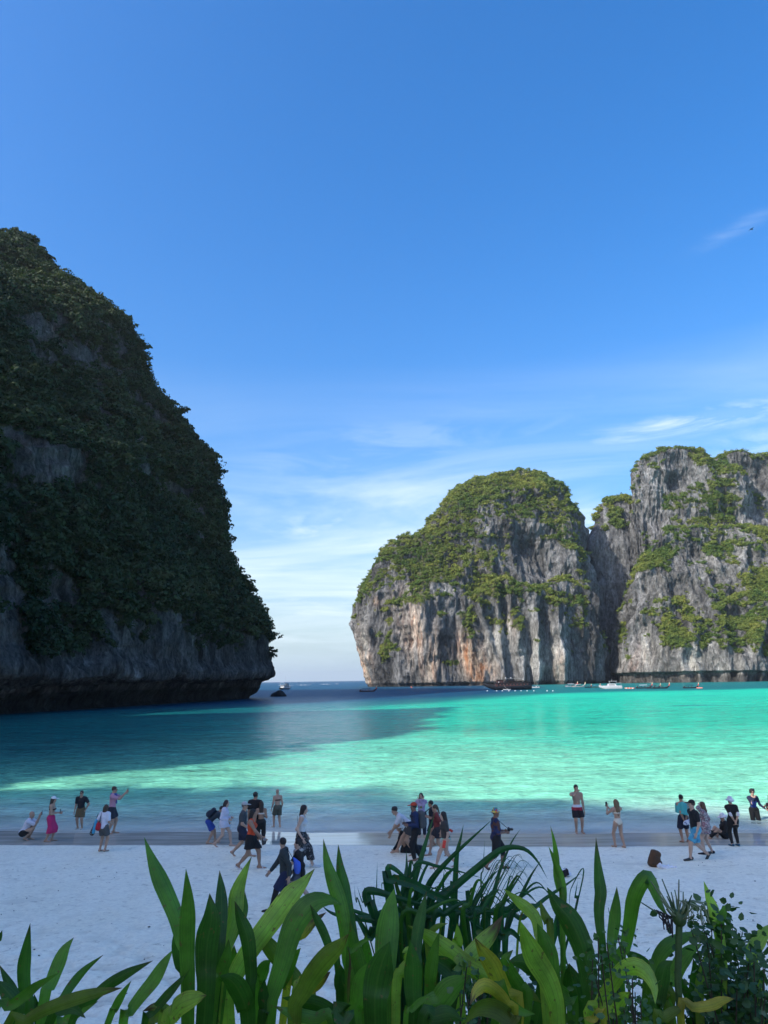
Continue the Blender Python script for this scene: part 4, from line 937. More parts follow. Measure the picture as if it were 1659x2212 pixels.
            hem = opt.get('hem', -.035)
            if kind == 'dress' or opt.get('flare'):
                fl = opt.get('flare', .03)
                b.cone(P+U*.04*H, P-Z_*(-hem)*H, (hip_w(sp)+.0)*H, (hip_w(sp)+fl)*H, flat=(F, 1.15), k=.04*H)
                for i in (0, 1): b.cone(J['Hp'][i], J['Hp'][i]+(J['K'][i]-J['Hp'][i])*.8, .07*H, .07*H, k=.05*H)
                b.clip(P+Z_*hem*H, -Z_)
            else: b.clip(P+U*hem*H, -U)
            b.sub(J['N']+U*.028*H+F*.012*H, np.array([.045, .043, .050 if kind != 'tank_top' else .075])*H, Mt)
            if kind == 'tank_top':
                for sg in (1, -1): b.sub(P+U*.262*H+L*sg*.115*H, np.array([.08, .052, .05])*H, Mt)
                b.sub(P+U*.29*H, np.array([.06, .05, .055])*H, Mt)
            if kind == 'hoodie': b.ell(J['N']-F*.03*H+U*.012*H, np.array([.045, .062, .040])*H, Mt, k=.02*H)
            part(kind, b, opt.get('mats', cm), opt.get('band') and opt['band'](J, H), .006)
        elif kind in ('shorts', 'trousers', 'leggings', 'board_shorts'):
            ln = opt.get('len', .62); b = Blob(vox, .02*H); x_ = .012 if kind != 'leggings' else .005
            if kind == 'trousers': x_ = .014
            b.ell(P+U*.012*H, np.array([.066*wd, (.092 if fem else .084)*wd, .068])*H+x_*H, Mt)
            for sg in (1, -1): b.ell(P-F*.028*H+L*sg*.036*H-U*.012*H, np.array([.046, .045, .050])*H+x_*H, Mt)
            for i in (0, 1):
                Hj, K, A = J['Hp'][i], J['K'][i], J['A'][i]
                if kind in ('shorts', 'board_shorts'):
                    e = Hj+(K-Hj)*ln; bb = Blob(vox, 0)
                    b.cone(Hj, e+unit(K-Hj)*.03*H, (.055*lw+x_)*H, (.050*lw+x_*1.5)*H)
                else:
                    b.cone(Hj, K, (.054*lw+x_)*H, (.036*lw+x_)*H)
                    if ln > 1: b.cone(K, K+(A-K)*(ln-1), (.035*lw+x_)*H, (.026+x_)*H, bulge=.003*H)
            if kind in ('shorts', 'board_shorts'):
                e = [J['Hp'][i]+(J['K'][i]-J['Hp'][i])*ln for i in (0, 1)]
                n_ = unit(unit(J['K'][0]-J['Hp'][0])+unit(J['K'][1]-J['Hp'][1]))
                # each leg cut square at its own hem
                d0, d1 = unit(J['K'][0]-J['Hp'][0]), unit(J['K'][1]-J['Hp'][1])
                b.subs.append(lambda X, e=e, d0=d0, d1=d1, Hp=J['Hp']: np.minimum(0.001, -np.minimum(1e9, 0))*0+hem_cut(X, e, d0, d1, Hp))
            b.clip(P+U*opt.get('waist', .075)*H, U)
            part(kind, b, opt.get('mats', cm), opt.get('band') and opt['band'](J, H), .004)
        elif kind in ('skirt', 'long_skirt', 'sarong', 'wide_trousers'):
            b = Blob(vox, .06*H); hz_ = opt.get('hemz', .3)*H; r2 = opt.get('r', .085)
            b.ell(P+U*.0*H, np.array([.076, .098, .08])*H*(.5+.5*wd), Mt)
            for i in (0, 1):
                b.cone(J['Hp'][i], J['K'][i], .068*H, r2*.85*H)
                if hz_ < .27*H: b.cone(J['K'][i], J['A'][i]-Z_*.03*H, r2*.85*H, r2*H)
            if opt.get('pool'): b.ell(P*np.array([1, 1, 0])+Z_*.03*H+X_*opt['pool']*H, np.array([.26, .17, .10])*H)
            b.clip(np.array([0, 0, hz_]), -Z_); b.clip(P+U*opt.get('waist', .08)*H, U)
            part(kind, b, cm, wob=.012)
        elif kind == 'bikini_top':
            b = body_blob(H, J, sp, vox*.8, .006, 'torso'); b.clip(P+U*.212*H, U); b.clip(P+U*.180*H, -U); part(kind, b, cm)
            for sg in (1, -1): part('strap', Blob(vox*.7, 0).cone(P+U*.20*H-F*.05*H+L*sg*.05*H, P+U*.296*H+L*sg*.055*H, .006*H, .006*H).cone(P+U*.296*H+L*sg*.055*H, P+U*.2*H+F*.085*H+L*sg*.05*H, .006*H, .006*H), cm)
        elif kind == 'bikini_bottom':
            b = body_blob(H, J, sp, vox*.8, .006, 'torso'); b.clip(P+U*opt.get('up', .075)*H, U)
            b.clip(P-U*.055*H, -U); b.subs.append(lambda X, P=P, L=L, U=U: (np.abs((X-P)@L)*.9+(((X-P)@U)*.9-.0*H)-.052*H)*-1*0+(.045*H+((X-P)@U)*1.1+.035*H-np.abs((X-P)@L)*1.0)*1.0)
            part(kind, b, cm)
        elif kind == 'scarf':
            b = Blob(vox*.8, .01*H); N = J['N']
            for a0, a1 in [(0, 1), (1, 2), (2, 3), (3, 4), (4, 5), (5, 6)]:
                pa, pb = [N+U*.015*H+F*.055*H*math.cos(q*math.pi/3)+L*.06*H*math.sin(q*math.pi/3) for q in (a0, a1)]; b.cone(pa, pb, .020*H, .020*H)
            b.cone(N+F*.06*H, N+F*.08*H-U*.17*H, .022*H, .018*H); part('scarf', b, cm, wob=.01)
        elif kind == 'cape':
            b = Blob(vox, .05*H)
            for i in (0, 1): b.cone(J['S'][i]+U*.0*H, J['S'][i]-U*.19*H-F*.01*H, .042*H, .060*H)
            b.cone(P+U*.25*H-F*.03*H, P+U*.08*H-F*.05*H, .075*H, .085*H); b.clip(P+U*opt.get('hem', .045)*H, -U+L*.28); b.clip(P+U*opt.get('hem', .045)*H-L*.1*H, -U-L*.5); b.sub(J['N']+U*.04*H+F*.05*H, np.array([.07, .05, .06])*H, Mt)
            part('towel', b, cm, wob=.014)
    # hair and head wear
    kind, col = hair[0], hair[1]
    if kind != 'bald':
        hb = Blob(vox*.8, .012*H)
        hb.ell(C+hU*.024*H-hF*.010*H, np.array([.058, .050, .057])*H, Mh)
        if kind in ('long', 'medium'):
            ln = hair[2] if len(hair) > 2 else (.22 if kind == 'long' else .12)
            dn = unit(-Z_*.8-U*.4); b0 = C-hF*.034*H-hU*.0*H; bk = unit(-F*1.0)
            p1 = b0+dn*.07*H+bk*.008*H; p2 = p1+(dn*ln+bk*.035)*H*.55; p3 = p2+dn*ln*.5*H
            for sg in (-1, 0, 1):
                o_ = hL*sg*.022*H
                hb.cone(b0+o_, p1+o_*1.1, .034*H, .032*H); hb.cone(p1+o_*1.1, p2+o_, .031*H, .026*H); hb.cone(p2+o_, p3+o_*.6, .024*H, .010*H)
            for sg in (-1, 1): hb.cone(C+hL*sg*.036*H+hF*.006*H+hU*.02*H, C+hL*sg*.040*H-hF*.012*H-hU*.07*H, .017*H, .014*H)
        if kind == 'pony': hb.cone(C-hF*.055*H+hU*.02*H, C-hF*.085*H-hU*.10*H, .020*H, .010*H)
        if kind == 'bun': hb.ell(C-hF*.05*H+hU*.055*H, np.array([.026]*3)*H)
        if kind == 'curly':
            hb.ell(C+hU*.030*H-hF*.012*H, np.array([.066, .062, .066])*H, Mh, k=.02*H)
            for q in range(26):
                a = q*2.4; hb.ell(C+hU*(.03+.040*math.cos(q*.9))*H+hL*math.cos(a)*.042*H+hF*(math.sin(a)*.042-.016)*H, np.array([.018]*3)*H)
        if kind == 'medium':
            for q in range(8): a = q*2.4; hb.ell(C+hU*.0*H-hF*.03*H+hL*math.cos(a)*.04*H-hU*(.02+.03*math.sin(a))*H, np.array([.02]*3)*H)
        hb.sub(C+hF*.060*H-hU*.020*H, np.array([.050, .040, .052])*H, Mh)
        hb.sub(C-hU*.062*H+hF*.03*H, np.array([.06, .034, .045])*H, Mh) if kind in ('short', 'curly', 'bun', 'pony') else None
        part('hair', hb, hairm(col), wob=.010)
    for g_ in sp.get('head', ()):
        kind, col = g_[0], g_[1]; b = Blob(vox*.75, .006*H); tilt = unit(hU+hF*.12); Mc = np.stack([unit(np.cross(hL, tilt)), hL, tilt]); cm = cloth(col)
        cc = C+hU*.030*H-hF*.006*H
        if kind == 'cap':
            b.ell(cc, np.array([.062, .053, .058])*H, Mc); b.clip(cc-hU*.004*H, -hU)
            b.ell(cc+hF*.085*H+hU*.004*H, np.array([.045, .042, .006])*H, Mc, k=.004*H)
            if len(g_) > 2: b.clip(cc-hU*.01*H, -hU)
        elif kind == 'backwards_cap':
            b.ell(cc, np.array([.062, .053, .058])*H, Mc); b.clip(cc-hU*.004*H, -hU)
        elif kind == 'bucket_hat':
            b.cone(cc+hU*.045*H, cc-hU*.0*H, .040*H, .056*H); b.clip(cc+hU*.065*H, hU); b.clip(cc-hU*.025*H, -hU)
            b.ell(cc-hU*.008*H, np.array([.088, .082, .014])*H, Mh, k=.02*H)
        elif kind == 'sun_hat':
            b.ell(cc+hU*.01*H, np.array([.064, .056, .062])*H, Mh); b.clip(cc-hU*.05*H, -hU)
            b.ell(cc-hU*.012*H, np.array([.120, .105, .012])*H, rotm(hL, .25) @ Mh if False else Mh, k=.03*H)
            b.cone(cc-hF*.05*H-hU*.01*H, cc-hF*.065*H-hU*.05*H, .045*H, .05*H, flat=(hF, 1.8))
        part(kind if kind != 'backwards_cap' else 'cap', b, g_[3] if len(g_) > 3 else cm, wob=.004)
    if sp.get('glasses'):
        b = Blob(vox*.5, .002*H)
        for sg in (1, -1): b.ell(C+hF*.052*H+hL*sg*.019*H+hU*.006*H, np.array([.007, .017, .012])*H, Mh); b.cone(C+hF*.045*H+hL*sg*.036*H+hU*.008*H, C-hF*.0*H+hL*sg*.047*H+hU*.006*H, .003*H, .003*H)
        b.cone(C+hF*.055*H+hL*.01*H+hU*.008*H, C+hF*.055*H-hL*.01*H+hU*.008*H, .004*H, .004*H)
        part('sunglasses', b, plain('lens', (.01, .01, .012), .15, bump=0))
    if shoes:
        for i in (0, 1):
            ball, fd, upf = J['T'][i]; b = Blob(vox*.8, .01*H); Mf = np.stack([fd, np.cross(upf, fd), upf])
            if sp.get('sandals'):
                b.box((J['heel'][i]+ball+fd*.05*H)/2-upf*.012*H, np.array([.085, .028, .010])*H, Mf, .008*H); b.cone(ball+np.cross(upf, fd)*.024*H, ball+upf*.024*H, .009*H, .011*H); b.cone(ball-np.cross(upf, fd)*.024*H, ball+upf*.024*H, .009*H, .011*H)
            else:
                b.cone(J['heel'][i]+upf*.012*H, ball+fd*.02*H, .027*H, .026*H, flat=(upf, 1.15)); b.ell(ball+fd*.045*H, np.array([.032, .028, .017])*H, Mf); b.cone(J['A'][i]+upf*.0*H, J['heel'][i]+upf*.02*H, .029*H, .027*H)
                b.clip(J['A'][i]+upf*.012*H, upf)
            part('sandal' if sp.get('sandals') else 'shoe', b, cloth(shoes))
    Rz = rotm(Z_, R_(face)); J['world'] = lambda p: pos+Rz @ p
    J['H'] = H; J['rot'] = R_(face); J['pos'] = pos; J['Rz'] = Rz
    return J
def hip_w(sp): return .085 if sp.get('fem') else .078
def hem_cut(X, e, d0, d1, Hp):       # negative beyond either hem (that region is taken away)
    s0 = (X-e[0])@d0; s1 = (X-e[1])@d1
    near0 = np.linalg.norm(X-e[0], axis=-1) < np.linalg.norm(X-e[1], axis=-1)
    return -np.where(near0, s0, s1)

def held_blob(name, label, cat, J, blob, mats, band=None, group=None, wob=0, extra=()):
    o = thing(name, label, cat, tuple(J['pos']), J['rot'], group)
    def add(nm, b, m_, w=0):
        v, f = b.mesh(w); q = raw_mesh(nm, v, f, parent=o); q.data.materials.append(m_)
    add(mats[0], blob, mats[1], wob)
    for nm, b, m_ in extra: add(nm, b, m_)
    return o
def phone(J, at, label, up=(0, 0, 1), face=(1, 0, 0)):
    H = J['H']; up, fc = unit(up), unit(face); M = np.stack([fc, np.cross(up, fc), up]); c = np.asarray(at, float)*H
    b = Blob(.006, 0).box(c, (.0055, .037, .074), M, .004); s = Blob(.006, 0).box(c-fc*.0065, (.002, .033, .068), M, .0015)
    return held_blob('phone', label, 'phone', J, b, ('case', plain('phone_case', (.015, .016, .02), .35, bump=0)), extra=[('screen', s, plain('phone_screen', (.03, .035, .05), .1, bump=0))])
def camera_thing(J, at, label, F=(1, 0, 0)):
    H = J['H']; F = unit(F); c = np.asarray(at, float)*H; M = np.stack([F, np.cross(Z_, F), Z_]); dk = plain('camera_black', (.012, .012, .013), .4, bump=.2)
    b = Blob(.009, .004).box(c, (.032, .068, .045), M, .012).box(c+Z_*.05, (.024, .026, .018), M, .01)
    l = Blob(.009, .002).cone(c+F*.03, c+F*.10, .034, .036)
    n = J['N']; st = Blob(.008, 0).cone(c+np.cross(Z_, F)*.06, n+np.cross(Z_, F)*.06+J['F']*.06, .008, .008).cone(c-np.cross(Z_, F)*.06, n-np.cross(Z_, F)*.06+J['F']*.06, .008, .008)
    return held_blob('camera', label, 'camera', J, b, ('camera_body', dk), extra=[('lens', l, dk), ('strap', st, dk)])
def backpack(J, label, col, size=1.0, col2=None):
    H = J['H']; P, U, F, L = J['P'], J['U'], J['F'], J['L']; M = np.stack([F, L, U]); c = P+U*.175*H-F*.125*H
    b = Blob(.014, .03).box(c, np.array([.055, .088, .135])*H*size, M, .045*H).box(c-F*.05*H-U*.05*H, np.array([.03, .066, .06])*H*size, M, .025*H)
    st = []
    for sg in (1, -1):
        s = Blob(.012, .005); st.append(s); s.cone(c+U*.10*H+L*sg*.05*H+F*.04*H, P+U*.312*H+L*sg*.06*H, .012*H, .012*H).cone(P+U*.312*H+L*sg*.06*H, P+U*.24*H+F*.078*H+L*sg*.06*H, .012*H, .012*H).cone(P+U*.24*H+F*.078*H+L*sg*.06*H, P+U*.10*H+L*sg*.09*H, .011*H, .010*H)
    return held_blob('backpack', label, 'backpack', J, b, ('bag', cloth(col)), extra=[('strap', s, cloth(col2 or tuple(x*.5 for x in col))) for s in st], wob=.01)

# patterned cloths
def pattern_mat(name, cols, scale=18, sharp=True):
    t = NT(name); co = t.new('TexCoord').outputs['Object']
    v = t.new('TexVoronoi', Scale=scale); t.l.new(co, v.inputs['Vector'])
    r = t.new('ValToRGB'); t.l.new(v.outputs['Color'], r.inputs[0]); r.color_ramp.interpolation = 'CONSTANT' if sharp else 'LINEAR'
    e = r.color_ramp.elements
    while len(e) < len(cols): e.new(.5)
    for i, c in enumerate(cols): e[i].position = i/len(cols)*.8+.1 if i else 0; e[i].color = tuple(c)+(1,)
    t.set(Base_Color=r.outputs[0], Roughness=.85); return t.m
BLK = (.010, .010, .012); NAVY = (.012, .018, .045); WHT = (.78, .78, .80); DK = (.02, .015, .012); BRN = (.055, .03, .018)
FLORAL = pattern_mat('grey_floral', [(.30, .26, .27), (.16, .14, .16), (.42, .36, .36), (.26, .12, .15)], 26)
DARKFLORAL = pattern_mat('dark_floral', [(.012, .012, .014), (.02, .02, .022), (.16, .15, .15), (.015, .015, .016), (.05, .05, .055)], 30)
NAVYPRINT = pattern_mat('navy_print', [(.014, .022, .075), (.012, .018, .055), (.02, .03, .10), (.015, .02, .07), (.10, .04, .03)], 12)
RAINBOW = pattern_mat('rainbow_patches', [(.55, .06, .05), (.60, .45, .05), (.05, .30, .12), (.05, .12, .42), (.65, .25, .04), (.5, .5, .1)], 22)
BLUETIE = pattern_mat('blue_tie_dye', [(.01, .02, .05), (.10, .42, .58), (.05, .25, .42), (.12, .45, .60)], 9, False)
PAISLEY = pattern_mat('pale_blue_pattern', [(.55, .60, .70), (.18, .24, .42), (.62, .66, .74), (.50, .55, .68)], 24)

W_R = dict(feet=[(.17, .035, 0, 4, 0), (-.20, -.035, 0, -4, 38)], ph=.508, lean=5)
W_L = dict(feet=[(-.20, .035, 0, 4, 38), (.17, -.035, 0, -4, 0)], ph=.508, lean=5)
def walkarms(a=.12): return [(-a, .14, .49), (a+.03, -.14, .50)]

J = person('person crouching on the wet sand in a white t-shirt, taking a photo', 61, 1815, 1752.7, face=12, tone=1, hair=('bald', BRN), wear=[('t_shirt', (.62, .62, .70), dict(sleeve=.75)), ('shorts', BLK, dict(len=.85))],
    ph=.165, pf=-.12, lean=24, feet=[(.0, .07, 0, 10, 12), (-.06, -.07, 0, -10, 20)], hands=[(.20, .03, .50), (.19, -.05, .47)], hfollow=.2, curl=(.8, .8), wide=1.12)
phone(J, (.245, -.01, .575), 'black phone held up by the crouching person in white')
J = person('person in a white cap and a long hot pink wrap skirt looking at a phone', 106, 1818, 1721, face=8, fem=True, tone=1, hair=('long', (.05, .03, .018), .17), wear=[('bikini_top', (.02, .015, .02)), ('sarong', (.50, .025, .13), dict(hemz=.19, r=.075))], head=[('cap', WHT)],
    feet=[(.05, .05), (-.06, -.05)], hands=[(.16, .05, .62), (.17, -.06, .64)], hpitch=4, curl=(.7, .7))
phone(J, (.215, -.05, .675), 'blue-black phone in front of the person in the pink skirt', up=(.3, 0, 1))
J = person('person facing the beach in a black t-shirt and khaki cargo shorts, ankle deep', 172, 1791, 1708, face=268, tone=1, wide=1.16, glasses=True, hair=('short', (.06, .04, .03)), wear=[('t_shirt', (.012, .014, .02)), ('shorts', (.13, .095, .05), dict(len=.85))],
    hands=[(.03, .15, .52, (-.2, 1, 0)), (.02, -.17, .47)], curl=(.5, .4))
J = person('person in a pink shirt with a blue scarf holding a phone up at arm\'s length', 239, 1801, 1699, face=4, tone=1, glasses=True, hair=('short', (.07, .03, .02)), wear=[('t_shirt', (.50, .26, .34)), ('shorts', (.02, .025, .04), dict(len=.8)), ('scarf', (.10, .12, .33))],
    hands=[(.27, .02, .86), (.27, -.03, .84)], feet=[(.05, .05), (-.05, -.05)], curl=(.8, .8))
phone(J, (.325, -.01, .93), 'phone raised in both hands by the person in the pink shirt')
J = person('person seen from behind in a white t-shirt and grey shorts with bags on the shoulder', 221, 1840, 1739, face=75, fem=True, tone=1, hair=('long', (.06, .035, .02), .14), wear=[('t_shirt', (.66, .66, .74), dict(sleeve=.7)), ('shorts', (.085, .085, .085), dict(len=.72))],
    hands=[(.09, .14, .60), (.12, -.13, .58)], feet=[(0, .065), (0, -.065)], hpitch=14)
H = J['H']; b = Blob(.013, .03).ell(np.array([-.10, .07, .56])*H, (.09, .085, .12)).ell(np.array([-.11, .075, .52])*H, (.09, .09, .09))
held_blob('red_backpack', 'small red backpack hanging on the back of the person in white', 'backpack', J, b, ('bag', cloth((.42, .015, .03))), wob=.01, extra=[('strap', Blob(.012, .0).cone(np.array([-.09, .06, .63])*H, np.array([-.03, .06, .83])*H, .012, .012), cloth(NAVY))])
b = Blob(.014, .03).cone(np.array([-.04, .20, .60])*H, np.array([-.06, .25, .40])*H, .05, .085).cone(np.array([-.04, .20, .60])*H, np.array([-.02, .16, .80])*H, .02, .012)
held_blob('beach_bag', 'floral black beach bag with a bright blue towel, beside the red backpack', 'bag', J, b, ('bag', DARKFLORAL), wob=.012, extra=[('towel', Blob(.014, .02).cone(np.array([-.06, .16, .66])*H, np.array([-.09, .20, .42])*H, .055, .05), cloth((.06, .36, .58)))])

J = person('person bending forward in bright blue shorts with a dark backpack', 456, 1822, 1745, face=12, tone=1, hair=('short', DK), wear=[('t_shirt', (.03, .045, .06)), ('shorts', (.02, .06, .30), dict(len=.8))], lean=48, ph=.50, pf=-.07,
    feet=[(.10, .05, 0, 0, 0), (-.08, -.05, 0, 0, 0)], hands=[(.34, .06, .46), (.36, -.06, .48)], hpitch=10)
backpack(J, 'dark navy backpack on the bending person in blue shorts', (.018, .026, .045))
J = person('person in a loose white long sleeved shirt walking barefoot to the right', 482, 1829, 1728.5, face=0, fem=True, tone=0, hair=('long', (.025, .012, .01), .10), wear=[('shirt', (.60, .60, .72), dict(hem=-.10, flare=.01)), ],
    hands=[(.13, .05, .60), (.10, -.07, .58)], hpitch=10, feet=[(.17, .035, 0, 4, 0), (-.20, -.035, 0, -4, 30)], ph=.505, lean=3, curl=(.8, .8))
J = person('person in a pale cap, grey t-shirt and navy shorts walking right', 521, 1850, 1733, face=4, tone=1, wide=1.12, hair=('short', (.12, .10, .09)), head=[('cap', (.42, .42, .42))], glasses=True, wear=[('t_shirt', (.045, .055, .065), dict(hem=-.07)), ('shorts', (.015, .02, .045), dict(len=.85))],
    hands=[(.15, .12, .52), (.14, -.13, .52)], **{k: v for k, v in W_L.items()})
J = person('person with short black hair in a black t-shirt standing behind the pale cap wearer', 549, 1824, 1711, face=80, tone=2, hair=('short', DK), wear=[('t_shirt', (.010, .010, .012)), ('shorts', BLK, dict(len=.9))])
J = person('person with long brown hair in a white bikini top and black trousers, seen from behind', 563, 1826, 1736.4, face=100, fem=True, tone=2, hair=('long', (.035, .02, .012), .16), wear=[('bikini_top', (.60, .55, .50)), ('trousers', BLK, dict(len=1.5, waist=.09))], hands=[(.05, .14, .52), (.14, -.09, .62)])
J = person('person in an orange top and short black skirt striding right in white slides', 540, 1877, 1748, face=-8, fem=True, tone=2, wide=1.08, hair=('long', (.012, .009, .008), .26), wear=[('tank_top', (.60, .07, .02), dict(hem=.0)), ('skirt', (.010, .009, .011), dict(hemz=.33, r=.095))],
    shoes=(.55, .54, .55), sandals=True, hands=[(.08, .13, .52), (.23, -.08, .54)], feet=[(.16, .035, 0, 4, 0), (-.22, -.035, 0, -4, 30)], ph=.505, lean=4)
b = Blob(.012, .02).ell(np.array([.27, -.10, .47])*J['H'], (.075, .05, .10))
held_blob('handbag', 'small dark bag in the hand of the person in orange', 'bag', J, b, ('bag', cloth((.05, .05, .055))), wob=.012, extra=[('flap', Blob(.010, .01).ell(np.array([.285, -.11, .50])*J['H'], (.05, .045, .05)), cloth((.22, .22, .22)))])
J = person('person with a shaved head in a black bra and khaki shorts, paddling', 599, 1788, 1711, face=118, fem=True, tone=1, wide=1.06, hair=('bald', DK), wear=[('bikini_top', (.01, .01, .012)), ('shorts', (.085, .085, .062), dict(len=.78))],
    feet=[(.08, .07), (-.05, -.06)], hands=[(.08, .14, .50), (.06, -.14, .50)])
J = person('tall person in a white tank top and long dark patterned trousers, walking right', 650, 1875, 1739.4, face=-6, fem=True, tone=0, hair=('long', (.018, .012, .010), .26), wear=[('tank_top', (.55, .58, .60), dict(hem=.04)), ('wide_trousers', DARKFLORAL, dict(hemz=.12, r=.07, waist=.10))], shoes=(.6, .6, .6),
    feet=[(.19, .035, 0, 4, 0), (-.17, -.035, 0, -4, 30)], ph=.508, lean=4, hands=[(.05, .13, .50), (.04, -.15, .50)], hpitch=6)
c = np.array([-.01, -.17, .47]); b = Blob(.012, .02).box(c*J['H'], (.09, .05, .055), np.eye(3), .03)
held_blob('camera_bag', 'black camera bag on a shoulder strap, carried by the tall person', 'bag', J, b, ('bag', cloth(BLK)), extra=[('strap', Blob(.011, 0).cone(c*J['H']+Z_*.05, np.array([-.05, -.10, .83])*J['H'], .008, .008), cloth(BLK))])
J = person('person in a dark grey hoodie and navy shorts striding left, nearest on the sand', 616, 1966, 1809.7, face=186, tone=1, vox=.0145, hair=('short', (.008, .008, .009)), wear=[('hoodie', (.028, .036, .038), dict(hem=-.02)), ('leggings', (.008, .008, .010), dict(len=1.9)), ('shorts', (.010, .018, .060), dict(len=.95))], shoes=(.012, .012, .014),
    feet=[(.20, .04, 0, 4, 0), (-.22, -.035, 0, -4, 40)], ph=.50, lean=7, hands=[(-.05, .16, .48), (.22, -.14, .50)], hyaw=-62, curl=(.5, .6))
b = Blob(.012, .03).ell(np.array([-.17, .05, .575])*J['H'], (.09, .11, .15)).cone(np.array([-.155, .05, .64])*J['H'], np.array([-.11, .05, .70])*J['H'], .06, .02)
held_blob('drawstring_bag', 'bright blue drawstring bag on the back of the hooded person', 'bag', J, b, ('bag', cloth((.06, .14, .60))), wob=.02, extra=[('cord', Blob(.011, 0).cone(np.array([-.10, .05, .70])*J['H'], np.array([-.02, .09, .84])*J['H'], .009, .009).cone(np.array([-.02, .09, .84])*J['H'], np.array([.07, .10, .74])*J['H'], .009, .009), cloth(BLK))])
J = person('person in a black cardigan and short grey skirt walking beside the hooded one', 646, 1961, 1812.7, face=180, fem=True, tone=0, vox=.0145, hair=('bun', (.012, .010, .010)), wear=[('jacket', (.008, .008, .009), dict(hem=-.06)), ('skirt', (.10, .11, .14), dict(hemz=.40, r=.08)), ('scarf', (.40, .38, .36))], shoes=(.012, .012, .014),
    feet=[(.14, .035, 0, 4, 0), (-.24, -.035, 0, -4, 34)], ph=.505, lean=3, hands=[(-.06, .14, .48), (.10, -.13, .50)], hpitch=-4)

J = person('person crouching low in a white sun hat and long black skirt, digging in the sand', 878, 1840, 1799, face=186, fem=True, tone=1, hair=('short', DK), head=[('sun_hat', (.60, .58, .55))], wear=[('shirt', (.012, .012, .014)), ('long_skirt', (.010, .010, .012), dict(hemz=.0, r=.10, pool=-.05))],
    ph=.15, pf=-.10, lean=44, feet=[(.02, .07, 0, 8, 20), (-.10, -.07, 0, -8, 30)], hands=[(.27, .05, .05), (.22, -.07, .05)], hpitch=-6, hfollow=.1, H=1.62)
J = person('person in a white t-shirt bending down to the left with one arm reaching low', 884, 1847, 1742, face=184, tone=1, hair=('short', DK), wear=[('t_shirt', (.60, .60, .64)), ('shorts', (.05, .05, .055), dict(len=.6))], lean=52, ph=.50, pf=-.04,
    feet=[(-.10, .05, 0, 0, 20), (.24, -.05, 0, 0, 0)], hands=[(.34, .06, .37, (.3, 1, .3)), (.30, -.06, .42)], hpitch=-4)
J = person('person in a red cap and navy shirt with a grey rucksack, all in dark trousers', 899, 1859, 1734, face=188, tone=3, hair=('short', DK), head=[('cap', (.40, .05, .025))], wear=[('shirt', (.015, .028, .09), dict(sleeve=2)), ('trousers', (.010, .010, .012), dict(len=1.9))],
    hands=[(.13, .06, .62), (.16, -.05, .64)], feet=[(.04, .05, 0, 0, 0), (-.10, -.05, 0, 0, 12)], curl=(.8, .8))
backpack(J, 'grey rucksack on the person in the red cap', (.075, .082, .085), 1.1)
phone(J, (.21, -.02, .67), 'phone held by the person in the red cap', up=(.4, 0, 1))
J = person('person with long dark hair in a lavender shirt, hands at the mouth', 912, 1808, 1712.8, face=262, fem=True, tone=0, hair=('long', (.012, .009, .009), .17), wear=[('shirt', (.36, .28, .42), dict(hem=-.06)), ('trousers', (.018, .024, .045), dict(len=1.85))],
    hands=[(.10, .03, .86), (.10, -.03, .85)], hpitch=8, curl=(.8, .8))
H = J['H']; held_blob('lanyard_pouch', 'yellow and black pouch hung round the neck on the lavender shirt', 'pouch', J, Blob(.008, .004).box(np.array([.095, .0, .69])*H, (.012, .032, .05), np.eye(3), .008), ('pouch', cloth((.50, .48, .06))), extra=[('panel', Blob(.006, 0).box(np.array([.105, 0, .688])*H, (.005, .022, .024), np.eye(3), .003), cloth(BLK))])
J = person('person with black hair and dark t-shirt holding a camera at the chest', 935, 1828, 1729, face=176, tone=2, hair=('short', (.01, .009, .009)), wear=[('t_shirt', (.012, .014, .02)), ('shorts', (.014, .016, .022), dict(len=.85))], hands=[(.17, .04, .66), (.17, -.05, .66)], curl=(.8, .8), feet=[(.02, .06), (-.03, -.06)])
camera_thing(J, (.205, 0, .70), 'black camera held by the person in the dark t-shirt')
J = person('person with a ponytail in a dark red t-shirt walking left', 947, 1849, 1738, face=182, fem=True, tone=1, hair=('pony', (.06, .035, .02)), wear=[('t_shirt', (.17, .03, .03), dict(hem=-.07)), ('shorts', (.03, .03, .04), dict(len=.6))], hands=walkarms(.05), **W_L)
J = person('person in a dark grey t-shirt and mint swim bottoms, bare legged, walking left', 965, 1874, 1753, face=184, fem=True, tone=0, wide=1.08, hair=('long', (.015, .011, .010), .18), wear=[('t_shirt', (.045, .040, .040), dict(hem=.02)), ('bikini_bottom', (.22, .52, .46), dict(up=.05))],
    hands=[(.02, .15, .47), (.0, -.15, .48)], feet=[(.20, .035, 0, 4, 0), (-.20, -.035, 0, -4, 26)], ph=.50, lean=4)
H = J['H']; held_blob('red_flippers', 'bright red swim gear carried beside the mint swim bottoms', 'swim gear', J, Blob(.011, .015).box(np.array([.06, .19, .44])*H, (.045, .02, .11), rotm(Y_, .2), .015), ('fin', cloth((.70, .06, .04))), wob=.006, extra=[('fin', Blob(.011, .015).box(np.array([-.13, -.19, .60])*H, (.06, .018, .035), rotm(Y_, .6), .012), cloth((.70, .06, .04)))])
